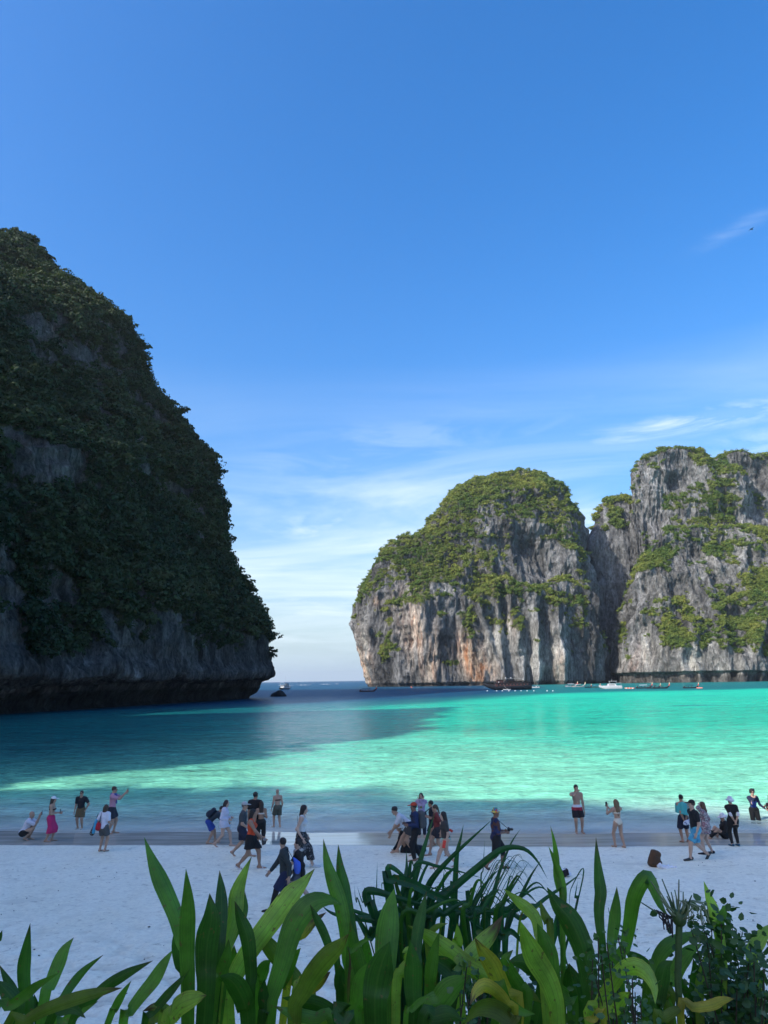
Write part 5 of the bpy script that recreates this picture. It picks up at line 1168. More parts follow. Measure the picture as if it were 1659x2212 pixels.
J = person('person in a rainbow patched bucket hat and dark blue print shirt, walking right', 1074, 1877, 1747, face=2, tone=3, wide=1.22, hair=('short', DK), head=[('bucket_hat', BLK, 1, RAINBOW)], wear=[('t_shirt', NAVYPRINT, dict(sleeve=.95, hem=-.12)), ('leggings', (.010, .010, .012), dict(len=1.55)), ('shorts', BLK, dict(len=.9))], shoes=(.03, .03, .03), sandals=True,
    feet=[(.10, .04, 0, 4, 0), (-.22, -.04, 0, -4, 40)], ph=.51, lean=1, hands=[(.16, .06, .61), (.16, -.07, .60)], curl=(.8, .8))
camera_thing(J, (.235, -.01, .64), 'black camera carried by the person in the rainbow bucket hat')

def bands_board(J, H):
    def f(c):
        s = (c-J['P'])@J['U']/H; return np.where(s > .02, 0, np.where(s > -.045, 1, 2))
    return f
J = person('bare chested person in white, red and black board shorts, hand at the mouth', 1250, 1800, 1694.9, face=272, tone=1, hair=('short', (.015, .012, .010)), wear=[('board_shorts', WHT, dict(len=.80, mats=[cloth((.62, .62, .68)), cloth((.30, .02, .04)), cloth((.010, .010, .015))], band=bands_board))],
    feet=[(.0, .085), (.0, -.045)], hands=[(.02, .15, .46), (.09, -.02, .85, (.1, -1, -.5))], hpitch=6, curl=(.3, .9))
J = person('person in a white bikini with long fair hair seen from behind, photographing', 1339, 1831, 1726.6, face=106, fem=True, tone=1, hair=('long', (.16, .10, .05), .20), wear=[('bikini_top', (.62, .58, .48)), ('bikini_bottom', (.62, .58, .48), dict(up=.085))],
    feet=[(.06, .075), (-.07, -.075)], hands=[(.21, .11, .80), (.20, .06, .78)], curl=(.8, .8))
phone(J, (.25, .10, .87), 'black phone held up by the person in the white bikini')
J = person('person seen from behind with a turquoise towel round the shoulders and navy shorts', 1481, 1820, 1716.4, face=92, tone=2, hair=('short', (.010, .009, .009)), wear=[('shorts', (.014, .018, .040), dict(len=.95)), ('cape', (.06, .36, .36), dict(hem=.06))],
    feet=[(0, .06), (0, -.07)], hands=[(-.09, .03, .50, (-1, .3, 0)), (-.09, -.03, .50, (-1, -.3, 0))], curl=(.8, .8))
H = J['H']; held_blob('patterned_bag', 'pale blue patterned soft bag held behind the back', 'bag', J, Blob(.013, .03).ell(np.array([-.15, -.02, .44])*H, (.05, .15, .085), rotm(X_, .35)), ('bag', PAISLEY), wob=.01)
J = person('person in a black cap, black t-shirt and blue swim shorts, striding left', 1509, 1857, 1728.5, face=184, tone=0, wide=1.06, vox=.0155, hair=('short', (.06, .04, .03)), head=[('cap', (.010, .010, .012))], wear=[('t_shirt', (.012, .014, .018), dict(hem=-.03)), ('shorts', BLUETIE, dict(len=.9))], shoes=(.035, .040, .040),
    feet=[(.16, .04, 0, 4, 0), (-.24, -.035, .0, -4, 48)], ph=.505, lean=3, hands=[(.05, .14, .47), (-.03, -.15, .47)], hpitch=-3)
J = person('person in a short grey patterned dress with one hand on the head', 1530, 1845, 1732, face=150, fem=True, tone=0, hair=('medium', (.10, .05, .03), .06), wear=[('dress', FLORAL, dict(hem=-.13, flare=.03, sleeve=.95))], shoes=(.015, .02, .03),
    feet=[(.05, .08), (-.07, -.07)], hands=[(.07, .06, .95, (.3, 1, .2)), (-.02, -.16, .50)], curl=(.9, .4))
J = person('person seen from behind in a white sun hat and black clothes with white sleeves', 1589, 1828, 1722.2, face=94, fem=True, tone=1, wide=1.08, hair=('short', DK), head=[('sun_hat', (.62, .64, .70))], wear=[('rash_vest', (.60, .58, .62), dict(hem=.1)), ('t_shirt', (.008, .008, .009), dict(hem=-.14, flare=.005)), ('leggings', (.008, .008, .009), dict(len=1.9))], shoes=(.03, .10, .16),
    feet=[(0, .065), (0, -.065)], hands=[(-.11, .02, .53, (-1, .6, 0)), (-.11, -.02, .53, (-1, -.6, 0))], curl=(.8, .8))
J = person('person sitting at the water\'s edge in black with a white hat', 1566, 1811, 1771, face=176, fem=True, tone=1, H=1.5, hair=('short', DK), head=[('sun_hat', (.62, .62, .66))], wear=[('shirt', (.012, .012, .014)), ('trousers', (.010, .010, .012), dict(len=1.9))],
    ph=.065, pf=0, lean=-4, feet=[(.36, .10, 0, 10, 0), (.30, -.07, 0, -10, 0)], hands=[(.16, .12, .12), (.10, -.14, .04)], hpitch=14)
J = person('person wading in a navy and blue swim top and dark trousers, one arm out', 1631, 1771, 1704.6, face=262, fem=True, tone=0, glasses=True, wading=.46, hair=('curly', (.012, .010, .010)), wear=[('rash_vest', (.015, .022, .075), dict(hem=-.02, mats=[cloth((.015, .022, .06)), cloth((.02, .045, .22))], band=lambda J, H: (lambda c: (np.abs((c-J['P'])@J['L']) < .07*H) & (((c-J['P'])@J['U']) < .2*H)))), ('trousers', (.008, .008, .010), dict(len=1.8))],
    hands=[(.10, .24, .56, (0, .4, -1)), (.11, -.0, .80, (0, -.6, -1))], curl=(.4, .9))
J = person('person at the right edge of the picture in dark swimwear with a pouch', 1676, 1772, 1703, face=200, fem=True, tone=2, wading=.44, hair=('medium', DK, .05), wear=[('rash_vest', (.012, .012, .014)), ('trousers', (.010, .010, .012), dict(len=1.8))], hands=[(.14, .08, .60), (.16, -.10, .60)])
H = J['H']; held_blob('waist_pouch', 'black pouch at the far right edge of the picture', 'pouch', J, Blob(.01, .01).box(np.array([.19, -.02, .60])*H, (.05, .04, .13), np.eye(3), .03), ('pouch', cloth((.014, .012, .018))))

# ---- things left on the sand
p = on_sand(1416, 1872)
bg_ = thing('brown_backpack', 'brown padded backpack slumped on the sand beside a white cloth', 'backpack', tuple(p), R_(100))
M_ = rotm(X_, -.42); c = np.array([0, .02, .22])
for nm, bb, col in [('bag', Blob(.012, .03).box(c, (.11, .15, .24), M_, .085).ell(np.array([0, -.02, .10]), (.14, .19, .12)), (.085, .045, .022)), ('pocket', Blob(.011, .02).box(c+np.array([-.11, .0, -.04]), (.04, .11, .12), M_, .03), (.07, .038, .02)), ('strap', Blob(.011, .004).cone(c+np.array([.1, -.1, .16]), c+np.array([.16, -.22, -.05]), .02, .02).cone(c+np.array([.16, -.22, -.05]), c+np.array([.08, -.16, -.18]), .02, .02), (.03, .02, .014))]:
    v, f = bb.mesh(.012); q = raw_mesh(nm, v, f, parent=bg_); q.data.materials.append(cloth(col))
p = on_sand(1438, 1875)
v, f = Blob(.012, .03).ell((-.14, 0, .05), (.10, .09, .07)).ell((0, 0, .03), (.17, .12, .05)).ell((.20, .02, .02), (.12, .08, .03)).mesh(.05)
q = raw_mesh('white_cloth', v, f); q.data.materials.append(cloth((.72, .74, .80))); q.location = tuple(p); q['label'] = 'crumpled white cloth lying beside the brown backpack'; q['category'] = 'cloth'
p = on_sand(1216, 1894)
v, f = Blob(.012, .02).box((0, 0, .10), (.16, .11, .08), rotm(Y_, .25), .03).mesh(.02)
bb = thing('black_bag', 'black bag with a white towel lying on the sand behind the tall leaf', 'bag', tuple(p), 0)
q = raw_mesh('bag', v, f, parent=bb); q.data.materials.append(cloth((.012, .010, .012)))
v, f = Blob(.012, .02).ell((.15, 0, .06), (.10, .08, .06)).ell((.03, 0, .17), (.12, .07, .04)).mesh(.03); q = raw_mesh('towel', v, f, parent=bb); q.data.materials.append(cloth((.70, .72, .78)))
# coral bits and shells scattered over the dry sand
rr = np.random.default_rng(5); V, F = [], []
for i in range(420):
    x, y = rr.uniform(-16, 16), rr.uniform(9, 24.5); s = rr.uniform(.008, .028)*(2.0 if i % 29 == 0 else 1); z0 = ground_z(x, y)
    k = len(V); a0 = rr.uniform(0, 3)
    for (dx, dy, dz) in [(1, 0, .1), (0, .7, .1), (-1, 0, .1), (0, -.7, .1), (.2, .1, .6), (0, 0, -.5)]:
        ca, sa = math.cos(a0), math.sin(a0); V.append((x+s*(dx*ca-dy*sa), y+s*(dx*sa+dy*ca), z0+s*dz*.8+.012))
    F += [(k, k+1, k+4), (k+1, k+2, k+4), (k+2, k+3, k+4), (k+3, k, k+4), (k+1, k, k+5), (k+2, k+1, k+5), (k+3, k+2, k+5), (k, k+3, k+5)]
raw_mesh('coral_pebbles', np.array(V), np.array(F), mat=plain('pebble', (.16, .13, .10), .9, .4, 5), smooth=False, props={'kind': 'stuff'})
# ================================================================== BOATS, BUOYS, SMALL ROCKS
def loft(name, secs, mat, parent=None, close=False):
    P = np.array(secs, float); return grid_mesh(name, P, wrap=False, mat=mat, parent=parent, smooth=False)
def boxm(name, c, s, mat, parent=None, bev=.02, rz=0, taper=None):
    bm = bmesh.new(); bmesh.ops.create_cube(bm, size=1)
    for v in bm.verts:
        k = 1 if not taper or v.co.z < 0 else taper
        v.co = Vector((v.co.x*s[0]*k, v.co.y*s[1]*k, v.co.z*s[2]))
    if bev: bmesh.ops.bevel(bm, geom=bm.edges[:], offset=min(bev, min(s)*.3), segments=1, affect='EDGES')
    me = bpy.data.meshes.new(name); bm.to_mesh(me); bm.free(); me.materials.append(mat)
    o = bpy.data.objects.new(name, me); COL.objects.link(o); o.location = c; o.rotation_euler = (0, 0, rz)
    if parent: o.parent = parent
    return o
def tube(name, pts, r, mat, parent=None, n=6, r2=None, flat=None):
    pts = [np.asarray(p, float) for p in pts]; V = []; F = []
    for i, p in enumerate(pts):
        t = unit(pts[min(i+1, len(pts)-1)]-pts[max(i-1, 0)]); a = unit(np.cross(t, [.3, .2, .9] if abs(t[2]) < .95 else [1, 0, 0])); b = np.cross(t, a)
        rr = r if r2 is None else r+(r2-r)*i/(len(pts)-1)
        for q in range(n): V.append(p+rr*(a*math.cos(q*2*math.pi/n)+b*math.sin(q*2*math.pi/n)))
    for i in range(len(pts)-1):
        for q in range(n): F.append((i*n+q, i*n+(q+1) % n, (i+1)*n+(q+1) % n, (i+1)*n+q))
    k = len(V); V += [pts[0], pts[-1]]; m = (len(pts)-1)*n
    for q in range(n): F += [(k, (q+1) % n, q, q), (k+1, m+q, m+(q+1) % n, m+(q+1) % n)]
    V = np.array(V); me = bpy.data.meshes.new(name); me.from_pydata([tuple(v) for v in V], [], [tuple(dict.fromkeys(f)) for f in F]); me.materials.append(mat)
    o = bpy.data.objects.new(name, me); COL.objects.link(o)
    if parent: o.parent = parent
    return o
def hull(name, L, B, D, bow, mat, parent, stern=.15, prow=0.0, pw=3.0, sheer=.4):
    secs = []; n = 26
    for i in range(n):
        t = i/(n-1); x = -L/2+L*t; w = B/2*min(1, (stern*3+t*4))*(1-max(0, (t-.45)/.55)**pw*.97)
        w = max(w, .03); top = D+sheer*(2*t-1)**2*D*.8+prow*max(0, (t-.80)/.20)**2; bot = -.35+.9*max(0, (t-.7)/.3)**2*D+ (prow*.80*max(0, (t-.84)/.16)**2)
        xx = x+bow*max(0, (t-.85)/.15)**1.5
        secs.append([(xx, w*math.cos(a)*(1.0 if abs(math.cos(a)) > .5 else 1), top+(bot-top)*abs(math.sin(a))**.8, ) if False else (xx, w*ca, top+(bot-top)*sa) for ca, sa in [(1, 0), (.97, .3), (.86, .6), (.6, .85), (.0, 1), (-.6, .85), (-.86, .6), (-.97, .3), (-1, 0), (-.86, .05), (-.8, .28), (0, .34), (.8, .28), (.86, .05), (1, 0)]])
    P = np.array(secs)
    o = grid_mesh(name, P, mat=mat, parent=parent, smooth=False)
    return o
PAINT = lambda c, r=.4: plain('paint', c, r, .18, 6, bump=.1)
WOOD = plain('boat_wood', (.045, .022, .014), .6, .3, 4)
def place(vx_, vy_): p = at_z(vx_, vy_, 0.0); return p, np.hypot(p[0], p[1])/FV*1.02
def longtail(vx0, vx1, vy, label, hullc, roofc, group=None, flip=False, ribbon=(.6, .05, .06), cov=.45, heading=12):
    p, px = place((vx0+vx1)/2, vy); L = (vx1-vx0)*px/1.0; s = L/7.2
    t = thing('longtail_boat', label, 'boat', (p[0], p[1], 0), R_(heading+(180 if flip else 0)), group); t.scale = (s, s, s)
    hull('hull', 8.6, 1.5, .62, .5, PAINT(hullc), t, prow=1.35)
    tube('prow_post', [(4.5, 0, 1.4), (4.85, 0, 2.4), (4.95, 0, 3.1)], .24, PAINT((.62, .48, .30)), t)
    tube('ribbon', [(4.62, 0, 1.55), (4.80, 0, 2.15)], .34, PAINT(ribbon, .8), t, n=8)
    for x in (-2.4, 1.2):
        for y in (-.6, .6): tube('roof_post', [(x, y, .5), (x, y, 1.75)], .04, WOOD, t)
    secs = [[(x, .82*math.sin(a), 1.72+.22*math.cos(a)) for a in np.linspace(-1.5, 1.5, 7)]+[(x, .80*math.sin(a), 1.68+.22*math.cos(a)) for a in np.linspace(1.5, -1.5, 7)]+[(x, .82*math.sin(-1.5), 1.72+.22*math.cos(1.5))] for x in np.linspace(-2.8, 1.6, 6)]
    loft('canopy', secs, PAINT(roofc, .8), t)
    boxm('bench', (0, 0, .55), (1.0, 1.1, .08), WOOD, t); boxm('bench', (-1.6, 0, .55), (.4, 1.1, .08), WOOD, t)
    boxm('engine', (-3.7, 0, 1.0), (.7, .4, .5), PAINT((.03, .03, .035)), t, .06)
    tube('tail_shaft', [(-4.0, 0, .95), (-6.2, .25, .1)], .035, PAINT((.1, .1, .1)), t)
    tube('steering_pole', [(-3.5, 0, 1.2), (-2.6, .1, 1.6)], .03, PAINT((.1, .1, .1)), t)
    tube('flag_pole', [(-4.0, .1, .8), (-4.3, .15, 2.9)], .035, PAINT((.3, .4, .35)), t)
    for i, x in enumerate((-1.2, .4)):
        v, f = Blob(.09, .06).ell((x, .15*(-1)**i, .95), (.2, .22, .32)).ell((x, .15*(-1)**i, 1.38), (.12, .12, .14)).mesh(); q = raw_mesh('cargo', v, f, parent=t); q.data.materials.append(cloth((.2, .08, .05) if i else (.05, .08, .14)))
    return t
longtail(780, 808, 1494.5, 'dark red longtail boat with a red ribbon on its prow, alone in the channel', (.06, .022, .02), (.05, .09, .12), heading=-4)
GR = 'longtail boats moored below the cliffs'
longtail(1222, 1246, 1484.0, 'white longtail boat leftmost in the moored row by the dark gap', (.45, .45, .45), (.55, .56, .58), GR, heading=24)
longtail(1238, 1261, 1484.4, 'pale longtail boat with a cream prow, second of the moored row', (.35, .33, .30), (.50, .45, .40), GR, ribbon=(.6, .5, .4), heading=14)
longtail(1262, 1279, 1485.8, 'dark longtail boat low in the water between two pale ones', (.05, .05, .055), (.08, .09, .10), GR, heading=40)
longtail(1277, 1295, 1485.4, 'longtail boat with a blue roof just left of the white catamaran', (.10, .13, .10), (.10, .22, .36), GR, heading=20)
longtail(1378, 1404, 1487.2, 'longtail boat with a white roof, first of three right of the catamaran', (.025, .025, .03), (.55, .55, .56), GR, heading=6)
longtail(1400, 1423, 1487.4, 'dark roofed longtail boat in the middle of the three right of the catamaran', (.03, .03, .035), (.05, .06, .08), GR, heading=10)
longtail(1415, 1441, 1487.3, 'longtail boat with a green roof, last of three right of the catamaran', (.02, .02, .022), (.06, .24, .14), GR, heading=4)
longtail(1480, 1504, 1486.8, 'black longtail boat moored alone farthest to the right', (.018, .018, .022), (.03, .035, .045), GR, heading=3)

def junk():
    p, px = place(1100, 1490.3); L = 99*px; t = thing('wooden_ship', 'large dark wooden cruise ship with a red brown cabin moored below the middle cliff', 'ship', (p[0], p[1], 0), R_(180)); s = L/30.0; t.scale = (s, s, s)
    hull('hull', 27, 6.6, 2.3, 2.2, plain('dark_hull', (.014, .016, .022), .5, .3, 1), t, stern=.4, prow=1.4, sheer=.5)
    cab = plain('cabin_wood', (.060, .022, .020), .55, .3, 1.2); dk = plain('window_dark', (.01, .01, .014), .2, bump=0)
    boxm('cabin', (-1.5, 0, 3.2), (20, 5.2, 2.2), cab, t); boxm('roof', (-1.5, 0, 4.42), (21.5, 6.0, .22), plain('roof_dark', (.025, .018, .018), .7), t)
    for i in range(9): boxm('window', (-10+i*2.1, 2.63, 3.3), (1.1, .06, .9), dk, t, .01)
    boxm('wheelhouse', (5.5, 0, 5.3), (4.0, 3.6, 1.6), cab, t); boxm('wheelhouse_roof', (5.5, 0, 6.2), (4.8, 4.4, .18), plain('roof_dark', (.025, .018, .018), .7), t)
    boxm('sun_deck_roof', (-3.5, 0, 6.75), (12.5, 4.6, .12), PAINT((.35, .35, .33)), t)
    for x in (-9, -6, -3, 0, 2.2):
        for y in (-2.1, 2.1): tube('roof_post', [(x, y, 4.5), (x, y, 6.7)], .07, WOOD, t)
    tube('rail', [(-11.8, 2.7, 5.3), (8.8, 2.7, 5.3)], .06, WOOD, t); tube('rail', [(-11.8, -2.7, 5.3), (8.8, -2.7, 5.3)], .06, WOOD, t)
    tube('mast', [(4.5, 0, 6.2), (4.4, 0, 12.5)], .10, PAINT((.45, .45, .45)), t, r2=.04); tube('bowsprit', [(13, 0, 3.4), (17.5, 0, 4.2)], .16, WOOD, t, r2=.08)
    for i, (x, z) in enumerate([(6.5, 4.75), (-8.5, 6.2), (-1, 7.2), (2.2, 7.2)]):
        v, f = Blob(.12, 0).ell((x, 2.2, z), (.34, .3, .34)).mesh(); q = raw_mesh('deck_lamp', v, f, parent=t); q.data.materials.append(PAINT((.7, .7, .68)))
    tube('anchor_rope', [(14.2, 0, 3.0), (16.8, .4, .1)], .06, PAINT((.3, .3, .3)), t)
    tube('boarding_ladder', [(3.5, 3.3, 2.6), (1.8, 3.7, .2)], .12, PAINT((.25, .22, .20)), t)
junk()
def motorboat(vx0, vx1, vy, label, name='speedboat', heading=180, big=False, cat='boat', canopy=True):
    p, px = place((vx0+vx1)/2, vy); L = (vx1-vx0)*px; t = thing(name, label, cat, (p[0], p[1], 0), R_(heading)); s = L/8.0; t.scale = (s, s, s)
    wh = PAINT((.46, .48, .49), .5); dk = plain('window_dark', (.01, .01, .014), .2, bump=0)
    if big:
        for y in (-1.5, 1.5):
            h = hull('hull', 7.6, 1.1, .85, .4, wh, t, stern=.4, prow=.25); h.location = (0, y, 0)
        boxm('bridge_deck', (-.4, 0, .95), (6.4, 3.4, .35), wh, t, .08); boxm('cabin', (-.3, 0, 1.45), (3.6, 2.7, .8), wh, t, .12, taper=.72)
        for y in (-1.22, 1.22): boxm('window', (-.2, y, 1.42), (2.2, .06, .3), dk, t, .01)
        boxm('windscreen', (1.46, 0, 1.5), (.06, 1.8, .35), dk, t, .01)
        boxm('flybridge_roof', (-.8, 0, 2.75), (2.8, 2.2, .10), wh, t, .03)
        for x in (-2.0, .4):
            for y in (-.9, .9): tube('roof_post', [(x, y, 1.8), (x, y, 2.72)], .04, wh, t)
        boxm('stern_awning', (-2.9, 0, 2.05), (1.9, 2.6, .07), wh, t, .02)
        for y in (-1.1, 1.1): tube('roof_post', [(-3.6, y, 1.0), (-3.6, y, 2.0)], .035, wh, t)
        tube('antenna', [(-.4, .4, 2.8), (-.5, .4, 3.5)], .03, wh, t)
    else:
        hull('hull', 7.6, 2.4, .9, .5, wh, t, stern=.5, prow=.25)
        boxm('console', (-.6, 0, 1.15), (1.4, 1.2, .7), wh, t, .1, taper=.7); boxm('windscreen', (.05, 0, 1.55), (.08, 1.1, .4), dk, t, .01)
        boxm('outboard_motor', (-3.9, .4, 1.0), (.5, .4, .8), PAINT((.05, .05, .06)), t, .08); boxm('outboard_motor', (-3.9, -.4, 1.0), (.5, .4, .8), PAINT((.05, .05, .06)), t, .08)
        if canopy:
            boxm('canopy', (-1.2, 0, 2.35), (2.8, 2.0, .10), wh, t, .03)
            for x in (-2.4, 0):
                for y in (-.85, .85): tube('roof_post', [(x, y, .9), (x, y, 2.32)], .04, wh, t)
motorboat(1299, 1341, 1487.8, 'white catamaran with a flybridge, largest of the white boats by the gap', 'catamaran', 172, True)
motorboat(1149, 1166, 1486.0, 'white speedboat moored at the stern of the dark wooden ship', heading=160)
motorboat(1088, 1103, 1490.9, 'small white dinghy floating in front of the dark wooden ship', 'dinghy', 176, canopy=False)
def ferry():
    p, px = place(617, 1489.5); t = thing('tour_boat', 'small two decked tour boat out in the channel, past the black rock', 'boat', (p[0], p[1], 0), R_(62)); s = 17*px/5.6; t.scale = (s, s, s)
    g = PAINT((.20, .22, .24), .5); w = PAINT((.55, .56, .56)); dk = plain('window_dark', (.01, .01, .014), .2, bump=0)
    hull('hull', 10, 3.8, 1.2, .8, g, t, stern=.5, prow=.5); boxm('cabin', (-.8, 0, 2.0), (6, 3.0, 1.5), w, t)
    for i in range(4):
        for y in (-1.52, 1.52): boxm('window', (-3+i*1.4, y, 2.2), (.8, .05, .6), dk, t, .01)
    boxm('window', (2.22, 0, 2.2), (.05, 2.0, .6), dk, t, .01); boxm('deck', (-1, 0, 2.85), (7.4, 3.6, .15), w, t); boxm('canopy', (-1, 0, 4.8), (6.4, 3.4, .12), PAINT((.45, .5, .55)), t)
    for x in (-4, -1, 2):
        for y in (-1.5, 1.5): tube('roof_post', [(x, y, 2.9), (x, y, 4.75)], .06, w, t)
    tube('rail', [(-4.4, 1.7, 3.7), (2.4, 1.7, 3.7)], .05, w, t); tube('rail', [(-4.4, -1.7, 3.7), (2.4, -1.7, 3.7)], .05, w, t); tube('mast', [(0, 0, 4.8), (0, 0, 8.6)], .05, w, t)
    boxm('wheelhouse', (1.2, 0, 3.5), (1.4, 2.0, 1.2), g, t)
ferry()
def rock_lump(name, vx_, vy_, wpx, hpx, col, label, seed):
    p, px = place(vx_, vy_); w, hh = wpx*px/2, hpx*px
    b = Blob(w/16, w*.25).ell((0, 0, -.1*hh), (w, w*.7, hh*.75)).ell((.1*w, 0, .25*hh), (w*.5, w*.4, hh*.62)).ell((-.35*w, .1*w, .05*hh), (w*.45, w*.4, hh*.5))
    v, f = b.mesh(); n = fbm(v[:, 0]*1.2/w*2+seed, v[:, 1]*2.4/w, v[:, 2]*2.4/w, 3, seed); v = v*(1+.16*n[:, None])
    o = raw_mesh(name, v, f, smooth=False); o.data.materials.append(plain('sea_rock', col, .9, .4, .8, bump=.6)); o.location = (p[0], p[1], 0); o['label'] = label; o['category'] = 'rock'
rock_lump('sea_rock', 602, 1504.5, 33, 13, (.012, .012, .013), 'low black rock standing in the sea just off the left cliff', 3)
rock_lump('sea_rock', 983, 1479.5, 26, 6.5, (.34, .32, .28), 'pale low rock in the shallow cave mouth under the middle cliff', 5)
def buoy(vx_, vy_, col, label, group, r=.34):
    p, px = place(vx_, vy_); v, f = Blob(r/3.2, 0).ell((0, 0, .12), (r, r, r*.85)).cone((0, 0, .1), (0, 0, r*1.25), r*.3, r*.2).mesh(); o = raw_mesh('buoy', v, f); o.data.materials.append(PAINT(col)); o.location = (p[0], p[1], 0)
    o['label'] = label; o['category'] = 'buoy'; o['group'] = group
ORD = ['leftmost', 'second from left', 'third from left', 'fourth from left', 'fifth from left', 'sixth from left', 'seventh from left', 'eighth from left', 'ninth from left', 'rightmost']
for i, x in enumerate((1052.8, 1073, 1085.4, 1099.4, 1113, 1125.8, 1138.8, 1153.4, 1182, 1194.4)): buoy(x, 1493.2, (.55, .56, .55), ORD[i]+' of ten small white buoys in front of the wooden ship', 'white buoys in front of the ship')
for x, y, w in ((888, 1484.2, 'farther'), (889.5, 1486, 'nearer')): buoy(x, y, (.7, .12, .05), w+' of two small orange buoys below the left part of the middle cliff', 'orange buoys under the middle cliff', .42)
for i in range(9): buoy(1351+i*2.3, 1487.4+(i % 2)*.2, [(.7, .25, .12), (.7, .6, .5), (.65, .1, .06)][i % 3], ['orange', 'whitish', 'red'][i % 3]+' float, '+(ORD[i] if i < 8 else 'last')+' of nine in the swimming line beside the catamaran', 'floats of the swimming line', .40)
for i in range(5): buoy(1506+i*2.6, 1486.9, (.65, .22, .16), 'red float, '+['leftmost', 'second', 'middle', 'fourth', 'rightmost'][i]+' of five right of the last longtail boat', 'floats right of the last boat', .36)
# the wake of a passing boat, far out
V, F = [], []
for (a, b, yy) in [(600, 636, 1480.6), (638, 672, 1479.6), (690, 716, 1478.0), (722, 733, 1477.4)]:
    k = len(V); q = np.linspace(a, b, 14)
    for i, x in enumerate(q):
        w = .35*(1-abs(2*i/13-1)**2)*(.6+.4*math.sin(i*1.7)); P0, P1 = at_z(x, yy-w, .35), at_z(x, yy+w, .35); V += [tuple(P0), tuple(P1)]
    F += [(k+2*i, k+2*i+1, k+2*i+3, k+2*i+2) for i in range(13)]
raw_mesh('wake', np.array(V), np.array(F), mat=PAINT((.75, .78, .80), .9), props={'kind': 'stuff'})
# bird high on the right
p = at_y(1623, 495, 120); bd = thing('bird', 'small dark bird gliding high in the sky on the right', 'bird', tuple(p), R_(20)); bk = PAINT((.01, .01, .012), .8)
v, f = Blob(.05, .05).cone((-.28, 0, 0), (.22, 0, .0), .05, .09).ell((.30, 0, .03), (.09, .07, .07)).mesh(); q = raw_mesh('body', v, f, parent=bd); q.data.materials.append(bk)
for sg in (1, -1):
    secs = [[(-.14+.05*i, sg*.02+sg*i*.16, .02+.05*math.sin(i*.7)), (.0+.03*i, sg*.02+sg*i*.16, .06+.05*math.sin(i*.7)), (.14+.01*i-.02*i*i*.5, sg*.02+sg*i*.16, .03+.05*math.sin(i*.7)), (0, sg*.02+sg*i*.16, .01+.05*math.sin(i*.7)), (-.14+.05*i, sg*.02+sg*i*.16, .02+.05*math.sin(i*.7))] for i in range(5)]
    loft('wing', secs, bk, bd)
# ================================================================== FOREGROUND PLANTS
def A_(x, y): return x*.33068, 1865.3+y*.33068
def B_(x, y): return 274.3+x*.33068, 1783+y*.33068
def C_(x, y): return 713.2+x*.33068, 1783+y*.33068
def D_(x, y): return 1152+x*.30555, 1783+y*.30555
def crom(P, n):
    P = np.asarray(P, float); P = np.vstack([2*P[0]-P[1], P, 2*P[-1]-P[-2]]); m = len(P)-3; out = []
    for q in np.linspace(0, m-1e-6, n):
        i = int(q); t = q-i; a, b, c, d = P[i:i+4]
        out.append(.5*((2*b)+(-a+c)*t+(2*a-5*b+4*c-d)*t*t+(-a+3*b-3*c+d)*t**3))
    return np.array(out)
def leaf_material():
    t = NT('strap_leaf'); col = t.new('Attribute', attribute_name='Col').outputs['Color']; uu = t.new('Attribute', attribute_name='across').outputs['Fac']; tt = t.new('Attribute', attribute_name='along').outputs['Fac']
    cb = t.new('CombineXYZ'); t.l.new(uu, cb.inputs[0]); t.l.new(tt, cb.inputs[1]); co = t.new('TexCoord').outputs['Object']
    vein = t.noise(t.map(cb.outputs[0], (26, .5, 1)), 1.0, 3, .6); blot = t.noise(co, 9, 5, .65); spot = t.noise(co, 55, 2, .5)
    c = t.mix(1, col, t.ramp(vein, [(.35, .72), (.65, 1.28)]), 'MULTIPLY'); c = t.mix(1, c, t.ramp(blot, [(.3, .62), (.7, 1.35)]), 'MULTIPLY')
    mid = t.ramp(t.math('ABSOLUTE', uu), [(0, 1), (.10, 0)]); c = t.mix(t.math('MULTIPLY', mid, .35), c, (.12, .20, .05))
    c = t.mix(t.ramp(spot, [(.66, 0), (.72, .8)]), c, (.16, .10, .04))
    t.set(Base_Color=c, Roughness=.36, Specular_IOR_Level=.5, Normal=t.bump(vein, .45, .004))
    tr = t.new('BsdfTranslucent'); t.l.new(t.mix(1, c, (1.3, 1.75, .45), 'MULTIPLY'), tr.inputs[0])
    mx = t.new('MixShader', Fac=.46); t.l.new(t.b.outputs[0], mx.inputs[1]); t.l.new(tr.outputs[0], mx.inputs[2]); t.l.new(mx.outputs[0], t.out.inputs[0]); return t.m
LEAFM = leaf_material(); lr = np.random.default_rng(11)
TONE = {'d': (.040, .12, .018), 'm': (.095, .22, .028), 'l': (.26, .39, .065), 'y': (.42, .36, .05), 'o': (.14, .20, .028), 'g': (.024, .095, .045)}
